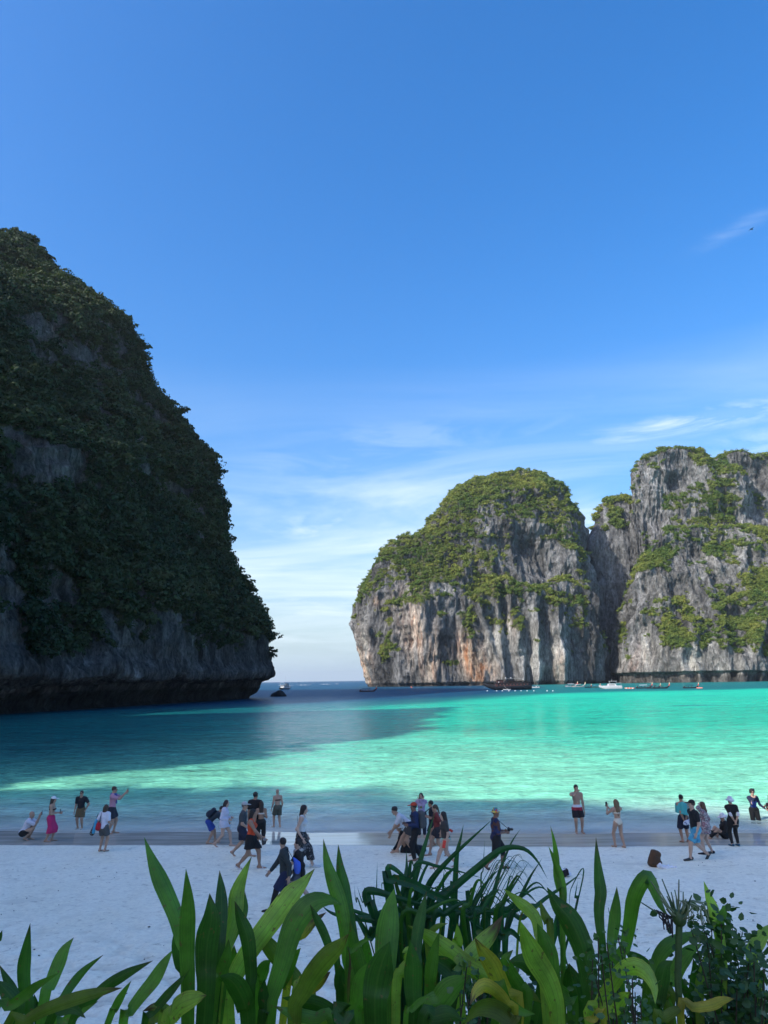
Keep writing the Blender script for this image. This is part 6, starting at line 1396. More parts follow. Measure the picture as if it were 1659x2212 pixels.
def blade(P, hw, tone='m', parent=None, name='leaf', twist=(0, 0), fold=.22, wave=.16, brown=0, n=18, prof='broad', xs=(-1, -.7, -.35, 0, .35, .7, 1), width_at=.42):
    """one leaf: P centre line in space from base to tip, hw greatest half width in metres"""
    P = crom(P, n); T = np.gradient(P, axis=0); T /= np.maximum(np.linalg.norm(T, axis=1, keepdims=True), 1e-9)
    V = P-np.array([0, 0, EYE]); V /= np.linalg.norm(V, axis=1, keepdims=True)
    Sd = np.cross(T, V); ln = np.linalg.norm(Sd, axis=1, keepdims=True); Sd = Sd/np.maximum(ln, 1e-6)
    for i in range(1, n):
        if Sd[i]@Sd[i-1] < 0: Sd[i] = -Sd[i]
    Sd = (Sd+np.roll(Sd, 1, 0)+np.roll(Sd, -1, 0)); Sd[0] = Sd[1]; Sd[-1] = Sd[-2]
    Sd = Sd-T*(Sd*T).sum(1, keepdims=True); Sd /= np.linalg.norm(Sd, axis=1, keepdims=True); N = np.cross(Sd, T)
    t = np.linspace(0, 1, n); ph = np.radians(np.interp(t, [0, 1], twist))
    S2 = Sd*np.cos(ph)[:, None]+N*np.sin(ph)[:, None]; N2 = np.cross(S2, T)
    if prof == 'broad': w = lerp(.50, 1, sstep(0, width_at, t))*(1-np.clip((t-width_at)/(1-width_at), 0, 1)**1.45)
    elif prof == 'strap': w = lerp(.75, 1, sstep(0, .3, t))*(1-np.clip((t-.30)/.70, 0, 1)**1.5)
    else: w = (1-t)**.6
    w = hw*np.maximum(w, .012)/np.cos(np.radians(min(50, abs(twist[0]+twist[1])/2)))
    s1, s2, s3 = lr.uniform(0, 6, 3); G = np.zeros((n, len(xs), 3)); Cc = np.zeros((n, len(xs), 4)); Cc[..., 3] = 1
    base = np.array(TONE[tone])*lr.uniform(.82, 1.2)
    for j, u in enumerate(xs):
        wv = wave*np.sin(t*lr.uniform(7, 9)+s1+(0 if u > 0 else 2.2))*abs(u)**2*np.sin(np.pi*np.clip(t*1.1, 0, 1))
        G[:, j] = P+S2*(w*u)[:, None]+N2*((abs(u)*fold+wv)*w)[:, None]
        c = np.tile(base, (n, 1)); 
        if brown: c = lerp(c, np.array([.10, .055, .028]), sstep(1-brown, 1-brown*.45, t+.04*np.sin(j*2.1))[:, None])
        if tone in 'ly' : c = lerp(c, c*np.array([1.2, .95, .7]), (abs(u)**3*.6))
        Cc[:, j, :3] = c
    ac = np.tile(np.array(xs, float), (n, 1)); al = np.tile(t[:, None], (1, len(xs)))
    o = grid_mesh(name, G, mat=LEAFM, attrs={'Col': ('FLOAT_COLOR', Cc), 'across': ('FLOAT', ac), 'along': ('FLOAT', al)}, parent=None)
    if parent:
        o.parent = parent; o.matrix_parent_inverse = Matrix.Translation(-Vector(parent.location))
    return o
CROWNS = {}
def crown_of(x):
    k = min(CROWNS, key=lambda q: abs(CROWNS[q][0]-x)); return k
def add_crown(key, vx_, Y, label, name='crinum_lily', cat='plant', group='broad leaved lilies on the bank'):
    q = at_y(vx_, 2212, Y); g = ground_z(q[0], Y); o = thing(name, label, cat, (q[0], Y, g), 0, group); CROWNS[key] = (vx_, Y, o, np.array([q[0], Y, g])); return o
add_crown('a', -30, 2.7, 'lily plant at the lower left corner with long arching leaves')
add_crown('b', 75, 2.8, 'small lily plant left of the bare sand with an upright pointed leaf')
add_crown('c', 300, 2.75, 'lily with slender slanting leaves in front of open sand, left of the tall clump')
add_crown('d', 425, 2.7, 'tall lily clump with four upright pointed leaves, left of the hooded walker')
add_crown('e', 560, 2.85, 'lily with a broad yellow green leaf reaching over the hooded walker')
add_crown('f', 735, 2.8, 'lily with two narrow leaves standing straight up in front of the bright wet sand')
add_crown('g', 850, 2.55, 'nearest dark green lily low in the middle of the bank')
add_crown('h', 1010, 2.65, 'lily with yellowing, brown tipped leaves in front of the strappy palm leaves')
add_crown('i', 1200, 2.55, 'lily with a large glossy front leaf and a tall twisted leaf behind it')
add_crown('j', 1330, 2.75, 'lily with a tall leaf folded over at the top, right of centre')
add_crown('k', 1500, 2.7, 'lily half hidden by the small leaved bush at the right', )
add_crown('l', 1690, 2.85, 'lily at the right edge with one rounded leaf over the sand')
def L(key, f, pts, hw, tone='m', dy=0.0, lean=0.0, twist=(0, 0), brown=0, fold=.26, wave=.17, width_at=None, conn=True):
    """pts run tip first, as read from the picture; dy and lean set how near the base and the tip stand"""
    _, Y, o, base = CROWNS[key]; pts = pts[::-1]; n = len(pts); q = []
    sc = .33068 if f is not D_ else .30555
    for i, p in enumerate(pts):
        x, y = f(*p); q.append(at_y(x, y, Y+dy+lean*(i/(n-1))))
    if conn and q[0][2] > base[2]+.25:
        b = base+np.array([0, dy*.3, .0]); m = q[0]*.45+b*.55; m[2] = base[2]*.5+q[0][2]*.5; q = [b, m]+q
    elif conn: q = [base+np.array([0, dy*.3, 0])]+q
    depth = Y+dy+lean*.5; ln = sum(np.linalg.norm(a-b) for a, b in zip(q[1:], q[:-1])); 
    if width_at is None:
        pre = sum(np.linalg.norm(a-b) for a, b in zip(q[1:len(q)-n+1], q[:len(q)-n])) if conn else 0
        width_at = min(.72, (pre+.42*(ln-pre))/ln)
    if not brown and lr.random() < .45: brown = lr.uniform(.02, .06)
    blade(q, hw*sc/FV*depth*.76, tone, o, twist=twist, brown=brown, fold=fold, wave=wave, width_at=width_at, n=22)
# left corner
L('b', A_, [(198, 388), (172, 560), (155, 700), (165, 850), (190, 1000)], 48, 'd', twist=(20, -10))
L('b', A_, [(482, 483), (420, 560), (370, 680), (330, 790), (285, 920)], 52, 'm', .05, .1, (-25, 30))
L('b', A_, [(676, 596), (560, 690), (480, 780), (420, 870), (330, 1040)], 34, 'm', .1, .15, (10, -20))
L('b', A_, [(1000, 634), (880, 690), (780, 740), (700, 790), (600, 880), (470, 1030)], 42, 'd', -.1, -.1, (20, 35), brown=.05)
L('a', A_, [(800, 812), (650, 840), (480, 885), (300, 950), (150, 1030), (30, 1090)], 48, 'o', -.35, -.1, (10, 10), brown=.10)
L('a', A_, [(388, 713), (250, 790), (150, 870), (60, 935), (-40, 985)], 40, 'm', -.45, 0, (20, -20))
L('a', A_, [(-5, 660), (50, 770), (95, 850), (135, 930)], 34, 'd', .1, 0)
L('a', A_, [(-30, 760), (40, 830), (90, 900), (110, 1010)], 60, 'd', 0, 0)
L('b', A_, [(858, 765), (795, 860), (745, 950), (700, 1050)], 30, 'm', -.1, 0, (30, 10))
L('b', A_, [(222, 850), (236, 930), (244, 1010)], 22, 'd', .1)
L('a', A_, [(560, 1010), (480, 950), (400, 960), (330, 1020)], 42, 'd', -.2)
L('a', A_, [(15, 435), (-10, 500), (-60, 600)], 22, 'd', .1)
L('b', A_, [(640, 900), (520, 960), (420, 1020), (380, 1080)], 48, 'm', .05)
# slender ones on open sand
L('c', B_, [(300, 812), (245, 900), (180, 1010), (100, 1110), (20, 1220), (-30, 1290)], 50, 'm', .0, .1, (30, 20))
L('c', B_, [(415, 933), (330, 1040), (240, 1140), (160, 1230), (110, 1310)], 34, 'd', -.1, 0, (10, 35))
L('c', B_, [(520, 1110), (440, 1130), (350, 1165), (285, 1240), (245, 1340)], 72, 'l', -.25, -.1, (10, 30), brown=.08)
L('c', B_, [(100, 1215), (180, 1185), (260, 1210), (220, 1300)], 34, 'l', -.1, 0, brown=.25)
L('c', B_, [(330, 1290), (250, 1230), (180, 1260), (150, 1330)], 40, 'o', 0)
# tall clump
L('d', B_, [(113, 78), (165, 220), (215, 340), (275, 480), (325, 610), (360, 760), (385, 930)], 66, 'm', 0, .1, (15, -25))
L('d', B_, [(385, 283), (395, 480), (392, 680), (395, 860), (405, 1080)], 62, 'm', -.05, 0, (-15, 20))
L('d', B_, [(540, 443), (552, 600), (525, 760), (515, 920), (510, 1180)], 90, 'd', -.15, 0, (20, -20))
L('d', B_, [(605, 293), (615, 420), (618, 560), (612, 700), (600, 900)], 50, 'd', .05, .1, (10, -10))
L('d', B_, [(815, 203), (762, 330), (722, 450), (710, 560), (670, 700), (635, 830), (600, 1000)], 62, 'l', .1, .1, (40, -30), fold=.4)
L('d', B_, [(770, 430), (772, 540), (735, 640), (680, 760), (650, 900)], 34, 'm', .12, .1)
L('d', B_, [(330, 640), (325, 760), (345, 900), (390, 1080)], 44, 'd', .1)
L('d', B_, [(665, 740), (650, 860), (610, 980), (570, 1120)], 46, 'm', .0)
# yellow green reaching leaf and neighbours
L('e', B_, [(1226, 283), (1150, 370), (1080, 435), (985, 560), (895, 680), (790, 830), (700, 990), (650, 1200)], 84, 'l', .0, .15, (0, 20), brown=.05)
L('e', B_, [(703, 493), (738, 600), (782, 720), (800, 850), (808, 1000), (800, 1150)], 56, 'd', -.15, 0, (20, 10))
L('e', B_, [(1405, 517), (1320, 482), (1235, 487), (1155, 545), (1085, 650), (1045, 770), (1012, 900), (965, 1050), (905, 1300)], 88, 'm', -.1, .1, (0, 25), fold=.3)
L('e', B_, [(795, 668), (880, 735), (960, 830), (1045, 940), (1125, 1030), (1200, 1130)], 62, 'o', .1, 0, (15, 0), brown=.10)
L('e', B_, [(1302, 568), (1210, 635), (1145, 710), (1080, 800)], 42, 'y', .1, .1, brown=.3)
L('e', B_, [(605, 985), (680, 1015), (740, 1100), (775, 1200), (790, 1310)], 76, 'd', -.2, -.1, (10, 20))
L('e', B_, [(940, 880), (900, 920), (870, 1000), (850, 1100)], 50, 'm', .1)
L('e', B_, [(1135, 800), (1060, 900), (1000, 1010), (940, 1150)], 66, 'm', .05)
L('e', B_, [(900, 1000), (890, 1100), (900, 1200), (880, 1320)], 46, 'd', -.1)
L('e', B_, [(700, 780), (690, 900), (650, 1020), (620, 1150), (620, 1300)], 66, 'm', .1)
# two upright narrow leaves
L('f', B_, [(1283, 88), (1308, 240), (1350, 380), (1395, 520), (1425, 700), (1440, 900), (1490, 1200)], 56, 'm', 0, .1, (30, -10), fold=.35)
L('f', B_, [(1380, 123), (1390, 270), (1415, 400), (1440, 540), (1480, 750), (1530, 1000)], 50, 'd', .05, .1, (-20, 15), fold=.35)
L('f', B_, [(1195, 513), (1235, 600), (1285, 700), (1330, 820), (1380, 960)], 34, 'd', .0)
L('f', B_, [(1450, 708), (1380, 790), (1295, 860), (1215, 960), (1150, 1080), (1090, 1310)], 78, 'o', -.3, -.1, (10, 30), brown=.06)
L('f', B_, [(1330, 955), (1265, 1010), (1200, 1060), (1120, 1110)], 48, 'y', -.05, 0, brown=.22)
L('f', B_, [(1440, 780), (1458, 880), (1450, 1000), (1445, 1120), (1442, 1230)], 12, 'o', -.35, 0, brown=1.0, conn=False)
L('f', B_, [(1600, 740), (1540, 760), (1470, 820), (1440, 900)], 20, 'm', -.1)
L('f', B_, [(1300, 920), (1230, 960), (1170, 1040), (1120, 1150)], 60, 'l', -.1)
L('f', B_, [(1010, 1125), (1130, 1150), (1260, 1180), (1370, 1250), (1420, 1330)], 56, 'd', -.2, 0, (10, 30))
L('f', B_, [(960, 1180), (1080, 1230), (1220, 1260), (1350, 1320)], 46, 'm', -.3)
L('f', B_, [(1390, 900), (1400, 1000), (1440, 1100), (1500, 1230)], 70, 'd', .05)
L('f', B_, [(1560, 700), (1560, 850), (1560, 1000), (1590, 1200)], 60, 'm', .1)
# middle
L('g', C_, [(418, 413), (392, 560), (372, 740), (362, 900), (350, 1100)], 92, 'm', .1, .1, (10, -10))
L('g', C_, [(390, 758), (335, 900), (300, 1060), (295, 1310)], 108, 'd', -.25, 0, (0, 20), wave=.16)
L('g', C_, [(630, 428), (600, 560), (572, 700), (560, 850), (570, 1020)], 46, 'd', .15, .1)
L('g', C_, [(522, 748), (540, 900), (540, 1060), (545, 1310)], 70, 'd', -.1, 0)
L('g', C_, [(715, 688), (672, 850), (650, 1000), (640, 1170)], 50, 'm', 0, 0, (10, 20))
L('g', C_, [(470, 830), (510, 820), (520, 900), (470, 960), (430, 1100)], 50, 'l', .1)
L('g', C_, [(915, 985), (800, 1050), (715, 1150), (630, 1290)], 84, 'm', -.1, 0, (10, -10))
L('g', C_, [(672, 1113), (600, 1140), (540, 1200), (490, 1310)], 24, 'm', -.3)
L('g', C_, [(130, 620), (150, 760), (190, 900), (220, 1080), (230, 1310)], 56, 'm', .2)
L('g', C_, [(20, 1150), (80, 1230), (100, 1330)], 90, 'd', -.2)
L('g', C_, [(870, 1280), (780, 1230), (690, 1250), (600, 1320)], 60, 'd', -.15)
L('g', C_, [(240, 900), (200, 1000), (180, 1150), (170, 1310)], 60, 'm', .1)
L('g', C_, [(640, 870), (720, 900), (790, 960), (800, 1060)], 66, 'd', .15)
# yellowing ones
L('h', C_, [(505, 653), (620, 715), (745, 805), (865, 900), (985, 965), (1070, 1020), (1150, 1110)], 74, 'l', .05, .15, (0, 25), brown=.04)
L('h', C_, [(943, 733), (1000, 830), (1060, 920), (1105, 1020), (1160, 1120), (1230, 1220)], 70, 'y', -.15, -.05, (0, 15), brown=.10)
L('h', C_, [(1127, 588), (1065, 690), (975, 790), (890, 880), (840, 980)], 62, 'l', .1, .1, brown=.25)
L('h', C_, [(915, 1172), (950, 1090), (1010, 1045), (1090, 1090), (1160, 1180), (1200, 1300)], 48, 'y', -.3, -.1, (30, 0), brown=.12)
L('h', C_, [(1340, 1232), (1240, 1215), (1150, 1150), (1090, 1080)], 40, 'm', -.3)
L('h', C_, [(870, 1300), (960, 1200), (1070, 1190), (1170, 1260), (1200, 1340)], 66, 'o', -.35, 0, (0, 30))
L('h', C_, [(1195, 812), (1140, 880), (1180, 980), (1240, 1070), (1280, 1190)], 54, 'm', -.05, 0, (20, 30))
L('h', C_, [(1150, 900), (1260, 890), (1360, 950), (1400, 1040)], 70, 'd', .1, 0)
L('h', C_, [(1380, 1160), (1300, 1100), (1220, 1080), (1160, 1150)], 50, 'o', 0)
L('h', C_, [(770, 640), (700, 660), (650, 720), (640, 850)], 24, 'o', .3)
L('h', C_, [(830, 640), (835, 760), (820, 880)], 40, 'l', .3)
# big front leaf
L('i', C_, [(1133, 413), (1205, 478), (1290, 545), (1345, 610), (1365, 720), (1380, 860)], 46, 'l', .1, .1, (-20, 10))
L('i', C_, [(1352, 640), (1395, 740), (1425, 850), (1440, 980), (1470, 1120), (1500, 1300)], 78, 'm', .0, 0, (10, -10))
L('i', C_, [(1243, 625), (1285, 750), (1345, 880), (1420, 1000), (1470, 1140), (1490, 1320)], 84, 'l', -.2, -.1, (-15, 10))
L('i', D_, [(97, 437), (165, 550), (255, 660), (320, 790), (365, 930), (390, 1110), (400, 1310)], 94, 'd', .0, .05, (15, -5))
L('i', D_, [(120, 0), (142, 110), (155, 230), (160, 350), (185, 460), (205, 560)], 30, 'm', .25, .1, (10, 60))
L('i', D_, [(108, 148), (150, 250), (182, 350), (205, 450), (210, 540), (200, 650)], 32, 'm', .25, .05, (40, 20))
L('i', C_, [(1372, 490), (1395, 570), (1425, 640), (1440, 720)], 34, 'o', .05, .05, fold=.5)
L('i', D_, [(60, 1190), (150, 1170), (240, 1220), (280, 1330)], 60, 'm', .1)
L('i', D_, [(350, 1360), (420, 1375), (500, 1400)], 28, 'y', -.3)
L('i', C_, [(1560, 900), (1580, 1000), (1620, 1120), (1660, 1280)], 80, 'd', .15)
# folded tall leaf and wavy one
L('j', D_, [(443, 83), (455, 250), (470, 400), (478, 480), (465, 580), (468, 700), (490, 900)], 50, 'd', .05, .1, (20, -20), wave=.35)
L('j', D_, [(591, 432), (588, 560), (575, 690), (560, 800), (560, 960)], 50, 'm', .0, .05, (10, -20))
L('j', D_, [(958, 648), (900, 560), (860, 440), (812, 352), (755, 395), (700, 520), (678, 680), (650, 850), (610, 1040)], 62, 'm', -.05, -.05, (20, 40), wave=.2)
L('j', D_, [(1185, 755), (1080, 780), (960, 835), (895, 910), (850, 1010), (800, 1130)], 56, 'm', .05, 0, (20, 30))
L('j', D_, [(862, 1262), (855, 1140), (795, 1030), (705, 988), (615, 1035), (535, 1150), (450, 1280), (390, 1404)], 66, 'l', -.3, -.2, (0, 20), fold=.4)
L('j', D_, [(685, 1178), (620, 1230), (560, 1310), (500, 1400)], 56, 'l', -.35, -.1)
L('j', D_, [(510, 880), (530, 1000), (560, 1120), (600, 1290)], 60, 'd', .1)
L('j', D_, [(380, 1000), (420, 1130), (470, 1260), (500, 1404)], 60, 'd', .05)
L('j', D_, [(640, 880), (740, 960), (820, 1060), (840, 1180)], 70, 'd', .15)
# behind the bush
L('k', D_, [(1205, 392), (1240, 500), (1275, 600), (1305, 720), (1330, 900), (1340, 1120)], 46, 'l', .1, .1, (20, -10))
L('k', D_, [(1376, 547), (1345, 610), (1320, 700), (1310, 820)], 32, 'm', .1)
L('k', D_, [(1195, 838), (1110, 880), (1035, 970), (985, 1080), (940, 1200)], 62, 'm', .0, 0, (10, 20))
L('k', D_, [(985, 955), (930, 1000), (905, 1110), (885, 1240), (880, 1360)], 62, 'd', -.1)
L('k', D_, [(1130, 940), (1150, 1040), (1140, 1150), (1130, 1290)], 44, 'd', .1)
L('k', D_, [(1215, 920), (1200, 1040), (1180, 1160), (1175, 1300)], 44, 'l', .05)
L('k', D_, [(1000, 1290), (980, 1200), (940, 1160), (920, 1240), (960, 1350)], 44, 'o', -.1)
L('k', D_, [(1425, 1225), (1345, 1235), (1260, 1270), (1150, 1290), (1040, 1330)], 40, 'y', -.2, 0, brown=.06)
L('k', D_, [(1080, 1280), (1000, 1310), (930, 1360), (880, 1420)], 40, 'o', -.2)
L('k', D_, [(1040, 1060), (1070, 1150), (1110, 1250), (1150, 1380)], 34, 'd', .1)
L('l', D_, [(1700, 690), (1630, 750), (1575, 830), (1545, 900), (1560, 1040)], 58, 'l', .1, .05, (10, 30))
L('l', D_, [(1640, 1010), (1590, 1100), (1580, 1220), (1620, 1380)], 60, 'd', .1)
# low filler leaves round every crown, mostly under the edge of the picture
for key, (vx_, Y, o, base) in list(CROWNS.items()):
    for q in range(15 if key in 'defghijk' else 9):
        a = lr.uniform(0, 2*math.pi); ln = lr.uniform(.45, .90); el = lr.uniform(.35, .75)
        d = np.array([math.cos(a)*.55, math.sin(a)*.5+.12, 0]); hgt = (lr.uniform(.55, .88) if key in 'defghijk' else .40)*ln
        if key in 'abc' and d[0] > .1: d[0] = -d[0]
        pts = [base, base+d*ln*.25+Z_*hgt*.55, base+d*ln*.65+Z_*hgt*.95, base+d*ln*1.1+Z_*hgt*(1.0-.45*lr.random())]
        blade(pts, lr.uniform(.028, .050), lr.choice(['d', 'd', 'm', 'm', 'o', 'l', 'l']), o, twist=(lr.uniform(-40, 40), lr.uniform(-40, 40)), n=14)

# ---- strappy screw pine behind the lilies
add_crown('p', 905, 3.55, 'screw pine with many narrow dark green strap leaves in the middle of the bank', 'screw_pine', 'plant', None)
add_crown('q', 1075, 3.55, 'finer screw pine with thin drooping leaf tips, right of the thick one', 'screw_pine', 'plant', None)

def S(key, pts, w, tone='g', dy=0, lean=0, fold=.5, f=C_, brown=0, prof='strap'):
    _, Y, o, base = CROWNS[key]; pts = pts[::-1]; n = len(pts); q = [base+np.array([lr.uniform(-.06, .06), 0, .05])]
    for i, p in enumerate(pts): x, y = f(*p); q.append(at_y(x, y, Y+dy+lean*(i/max(n-1, 1))))
    blade(q, w*.33068/FV*Y, tone, o, fold=fold, wave=0, prof=prof, xs=(-1, -.4, 0, .4, 1), n=26, brown=brown, twist=(lr.uniform(-25, 25), lr.uniform(-25, 25)))
S('p', [(497, 165), (500, 280), (480, 420), (470, 650)], 20, lean=.1)
S('p', [(690, -100), (650, 30), (600, 200), (540, 400), (490, 600)], 20, lean=.1)
S('p', [(1060, -40), (940, 70), (800, 200), (690, 320), (630, 420), (560, 620)], 19, lean=-.1)
S('p', [(1420, 350), (1350, 230), (1260, 152), (1120, 158), (950, 285), (760, 450), (640, 600)], 22, lean=-.1)
S('p', [(872, -10), (850, 90), (825, 200), (812, 450), (790, 680)], 19)
S('p', [(700, 545), (600, 520), (430, 470), (300, 432), (238, 436), (250, 510), (305, 640)], 26, dy=-.15, fold=.35)
S('p', [(870, 440), (640, 402), (500, 345), (430, 290), (380, 270), (380, 350), (410, 440)], 17, dy=-.05)
S('p', [(1060, 705), (960, 650), (860, 570), (760, 500), (640, 440), (540, 385), (385, 350), (380, 430)], 26, dy=-.1)
S('p', [(1000, 347), (850, 302), (700, 266), (565, 247), (560, 420), (560, 600)], 14)
S('p', [(1105, 285), (1000, 400), (920, 560), (850, 700)], 18)
S('q', [(1245, 20), (1180, 120), (1110, 290), (1080, 400), (1040, 520), (960, 700)], 15, lean=.1)
S('q', [(1300, 235), (1180, 420), (1085, 560), (1000, 700)], 15)
S('q', [(1385, 215), (1300, 350), (1200, 560), (1140, 700), (1060, 820)], 18)
S('q', [(1640, 310), (1550, 380), (1400, 480), (1260, 600), (1150, 690)], 15, lean=.1)
S('p', [(125, 525), (200, 640), (260, 730), (330, 760)], 24, dy=-.2)
S('p', [(-60, 520), (20, 575), (150, 600), (300, 620), (480, 700)], 22, dy=-.15)
S('p', [(40, 480), (130, 545), (260, 600), (420, 690)], 16, dy=-.1)
S('p', [(745, 290), (737, 400), (742, 600)], 11)
S('p', [(905, 355), (800, 392), (700, 470), (640, 570)], 15)
S('q', [(1310, 870), (1250, 760), (1180, 692), (1130, 730), (1090, 800)], 22, dy=-.2)
S('q', [(1570, 960), (1530, 850), (1505, 720), (1495, 600), (1480, 640)], 22, dy=-.1)
S('p', [(308, 235), (303, 400), (300, 560)], 5)
S('p', [(158, 390), (170, 500), (220, 600)], 4)
S('p', [(175, 395), (210, 500), (270, 620)], 5)
S('q', [(1618, 360), (1600, 470), (1590, 600)], 7)
S('q', [(1560, 560), (1575, 410), (1640, 395)], 4)
S('q', [(1010, 90), (1000, 280), (990, 500)], 5)
for i in range(46):
    key = 'p' if i % 2 else 'q'; x0 = 520+lr.uniform(-140, 160) if key == 'p' else 960+lr.uniform(-140, 190)
    an = lr.normal(.45, .5); ln = lr.uniform(230, 480); x1, y1 = x0+math.sin(an)*ln, 700-math.cos(an)*ln
    dro = lr.uniform(0, 140); pts = [(x1+math.sin(an)*80+dro*.5, y1+dro*.9), (x1, y1), ((x0+x1)/2-10, (700+y1)/2-25), (x0, 700)]
    S(key, pts, lr.uniform(5, 17), lr.choice(['g', 'g', 'd']), dy=lr.uniform(-.25, .25))
for i in range(16):       # hair-thin tips that curl over the sand
    x0, y0 = lr.uniform(980, 1150), lr.uniform(330, 470); S('q', [(x0+lr.uniform(150, 320), y0-lr.uniform(-40, 160)), (x0+120, y0-130-lr.uniform(0, 60)), (x0+40, y0-50), (x0-60, y0+150), (x0-100, 700)], lr.uniform(2, 4), dy=lr.uniform(-.1, .2))
for x0, x1 in ((1390, 1230), (560, 640), (700, 720)): S('q' if x0 > 900 else 'p', [(x0, 500+lr.uniform(0, 60)), ((x0+x1)/2+20, 560), (x1, 690)], 7, 'o')

# ---- seed head: a spent lily flower on its stalk
fl = thing('lily_flower_head', 'spent spidery lily flower head on a green stalk above the right hand plants', 'flower', tuple(CROWNS['k'][3]+np.array([-.10, -.1, 0]))); fo = np.array(fl.location)
Yf = 2.55; gm = plain('stalk_green', (.05, .10, .03), .5, .2, 40); dm = plain('petal_pale', (.20, .24, .13), .6, .3, 40); bm_ = plain('withered', (.035, .028, .03), .8, .3, 40)
def fD(x, y, dy=0): return at_y(*D_(x, y), Yf+dy)-fo
tube('stalk', [np.array([0, 0, 0]), fD(1022, 1100), fD(1026, 900), fD(1032, 680)], .011, gm, fl, 8)
hub = fD(1032, 655)
v, f = Blob(.004, .004).ell(hub, (.022, .022, .026)).mesh(); q = raw_mesh('hub', v, f, parent=fl); q.data.materials.append(gm)
ends = [(910, 378), (1030, 383), (830, 393), (763, 545), (975, 470), (1060, 468), (945, 500), (1000, 455), (1080, 520), (1120, 495), (1150, 560), (880, 440), (985, 520), (1045, 540), (1100, 600), (940, 590), (900, 520), (1130, 640), (1010, 500), (965, 540)]
for i, e in enumerate(ends):
    p = fD(*e, lr.uniform(-.06, .08)); m = (hub+p)/2+np.array([0, lr.uniform(-.02, .02), -.012]); tube('petal', [hub, m, p], .0042, dm if i % 3 else gm, fl, 5, r2=.0018)
for i in range(16):
    x = lr.uniform(1080, 1230); a = fD(x, lr.uniform(540, 580), lr.uniform(-.05, .05)); tube('filament', [hub+np.array([.02, 0, 0]), (hub+a)/2+Z_*.03, a, a+np.array([lr.uniform(-.01, .02), 0, -lr.uniform(.02, .06)])], .0016, dm, fl, 4)
for i in range(14):
    x = lr.uniform(880, 990); y = 600+(x-880)*.6+lr.uniform(-10, 10); s0 = fD(870+(i/14)*120, 598+(i/14)*50); tube('withered_thread', [s0, s0+(fD(x, y+60)-s0)*.5+np.array([lr.uniform(-.01, .01), 0, 0]), fD(min(x+25, 985), y+lr.uniform(80, 150))], .0022, bm_, fl, 4)

# ---- small leaved bush and creepers
def small_leaves(centres, count, size, seed, spread):
    r = np.random.default_rng(seed); V, F = [], []
    for i in range(count):
        c = centres[r.integers(len(centres))]+r.normal(0, 1, 3)*spread; ax = unit(r.normal(0, 1, 3)*np.array([1, .8, .5])); n = unit(np.cross(ax, r.normal(0, 1, 3))+np.array([0, -.3, .5])); s = unit(np.cross(n, ax)); ax = np.cross(s, n)
        l = size*r.uniform(.6, 1.35); w = l*.36; k = len(V)
        V += [c, c+ax*l*.3+s*w+n*l*.05, c+ax*l*.75+s*w*.8+n*l*.06, c+ax*l*1.05, c+ax*l*.75-s*w*.8+n*l*.06, c+ax*l*.3-s*w+n*l*.05, c+ax*l*.5-n*l*.04]
        F += [(k, k+1, k+6), (k+1, k+2, k+6), (k+2, k+3, k+6), (k+3, k+4, k+6), (k+4, k+5, k+6), (k+5, k, k+6)]
    return np.array(V), np.array(F)
def small_leaf_mat(name, c1, c2):
    t = NT(name); co = t.new('TexCoord').outputs['Object']; n = t.noise(co, 14, 3); c = t.mix(t.ramp(n, [(.35, 0), (.65, 1)]), c1, c2); t.set(Base_Color=c, Roughness=.5)
    tr = t.new('BsdfTranslucent'); t.l.new(t.mix(1, c, (1.2, 1.5, .5), 'MULTIPLY'), tr.inputs[0]); mx = t.new('MixShader', Fac=.3); t.l.new(t.b.outputs[0], mx.inputs[1]); t.l.new(tr.outputs[0], mx.inputs[2]); t.l.new(mx.outputs[0], t.out.inputs[0]); return t.m
SM1 = small_leaf_mat('bush_leaf', (.025, .075, .022), (.065, .14, .036)); SM2 = small_leaf_mat('creeper_leaf', (.04, .11, .03), (.08, .17, .05))
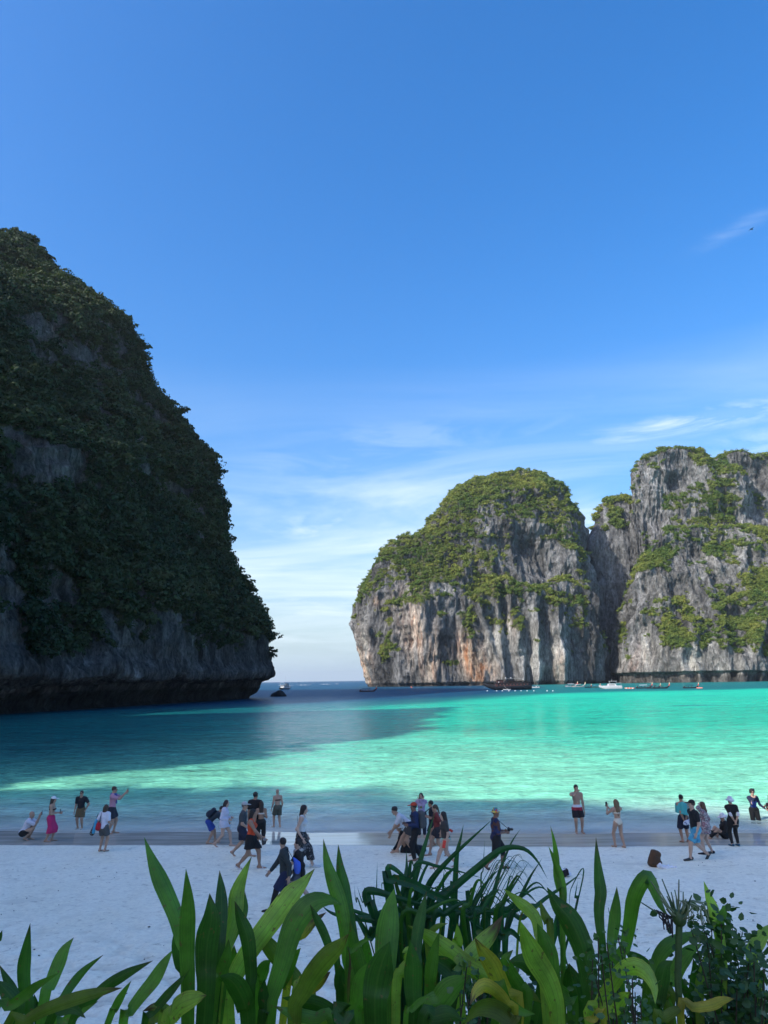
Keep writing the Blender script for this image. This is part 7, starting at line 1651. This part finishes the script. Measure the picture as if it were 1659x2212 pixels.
def bush(name, label, root_px, ends, Y, count, size, spread, mat, seed, cat='bush'):
    b0 = at_y(root_px[0], 2212, Y); base = np.array([b0[0], Y, ground_z(b0[0], Y)]); o = thing(name, label, cat, tuple(base)); cs = []; r = np.random.default_rng(seed); tw = plain('twig', (.06, .045, .03), .8, .3, 30)
    for e in ends:
        p = at_y(*D_(*e), Y+r.uniform(-.25, .25))-base; m = p*.5+np.array([r.uniform(-.08, .08), 0, .06]); pts = crom([np.zeros(3), m*.6, m, p], 12); tube('branch', pts, .006, tw, o, 5, r2=.0018); cs += list(pts[4:])
    v, f = small_leaves(cs, count, size, seed, spread); q = raw_mesh('foliage', v, f, mat=mat, parent=o, smooth=False); q['kind'] = 'stuff'
bush('leafy_bush', 'dark small leaved bush filling the lower right corner', (1600, 0), [(1180, 620), (1260, 690), (1220, 760), (1330, 700), (1400, 690), (1120, 740), (1390, 780), (1300, 860), (1240, 900), (1420, 860), (1480, 930), (1540, 850), (1560, 960), (1620, 900), (1640, 1000), (1370, 980), (1500, 1060), (1580, 1100), (1440, 1150), (1360, 1120), (1640, 1200), (1520, 1250), (1560, 1340), (1420, 1300), (1300, 1200), (1260, 1330), (1640, 1380), (1120, 1340)], 2.75, 4600, .027, .042, SM1, 21)
bush('creeper', 'fine leaved green creeper growing over the lilies right of centre', (1330, 0), [(460, 800), (520, 830), (600, 790), (640, 870), (480, 920), (420, 950), (560, 960), (650, 1000), (520, 1050), (440, 1080), (600, 1100), (700, 1080), (420, 1170), (720, 1180), (760, 1240), (740, 1330), (640, 1300)], 2.45, 1500, .018, .032, SM2, 22, 'plant')
bush('creeper', 'creeper tangled low in the middle, under the yellow leaf', (1000, 0), [(-390, 1010), (-470, 1000), (-420, 1080), (-350, 1120), (-520, 1120), (-300, 1180), (-460, 1230), (-250, 1040), (-180, 1120)], 2.6, 500, .020, .035, SM2, 23, 'plant')
bush('undergrowth_bush', 'dense dark undergrowth behind the lilies in the middle and right', (1150, 0), [(-600, 1250), (-480, 1180), (-380, 1210), (-250, 1150), (-160, 1200), (-60, 1150), (30, 1210), (120, 1180), (260, 1240), (520, 1250), (700, 1260), (820, 1300), (980, 1320), (1140, 1300)], 3.05, 2600, .028, .07, SM1, 24)
for i, e in enumerate([(1500, 790), (1540, 830), (1400, 720)]):
    pass
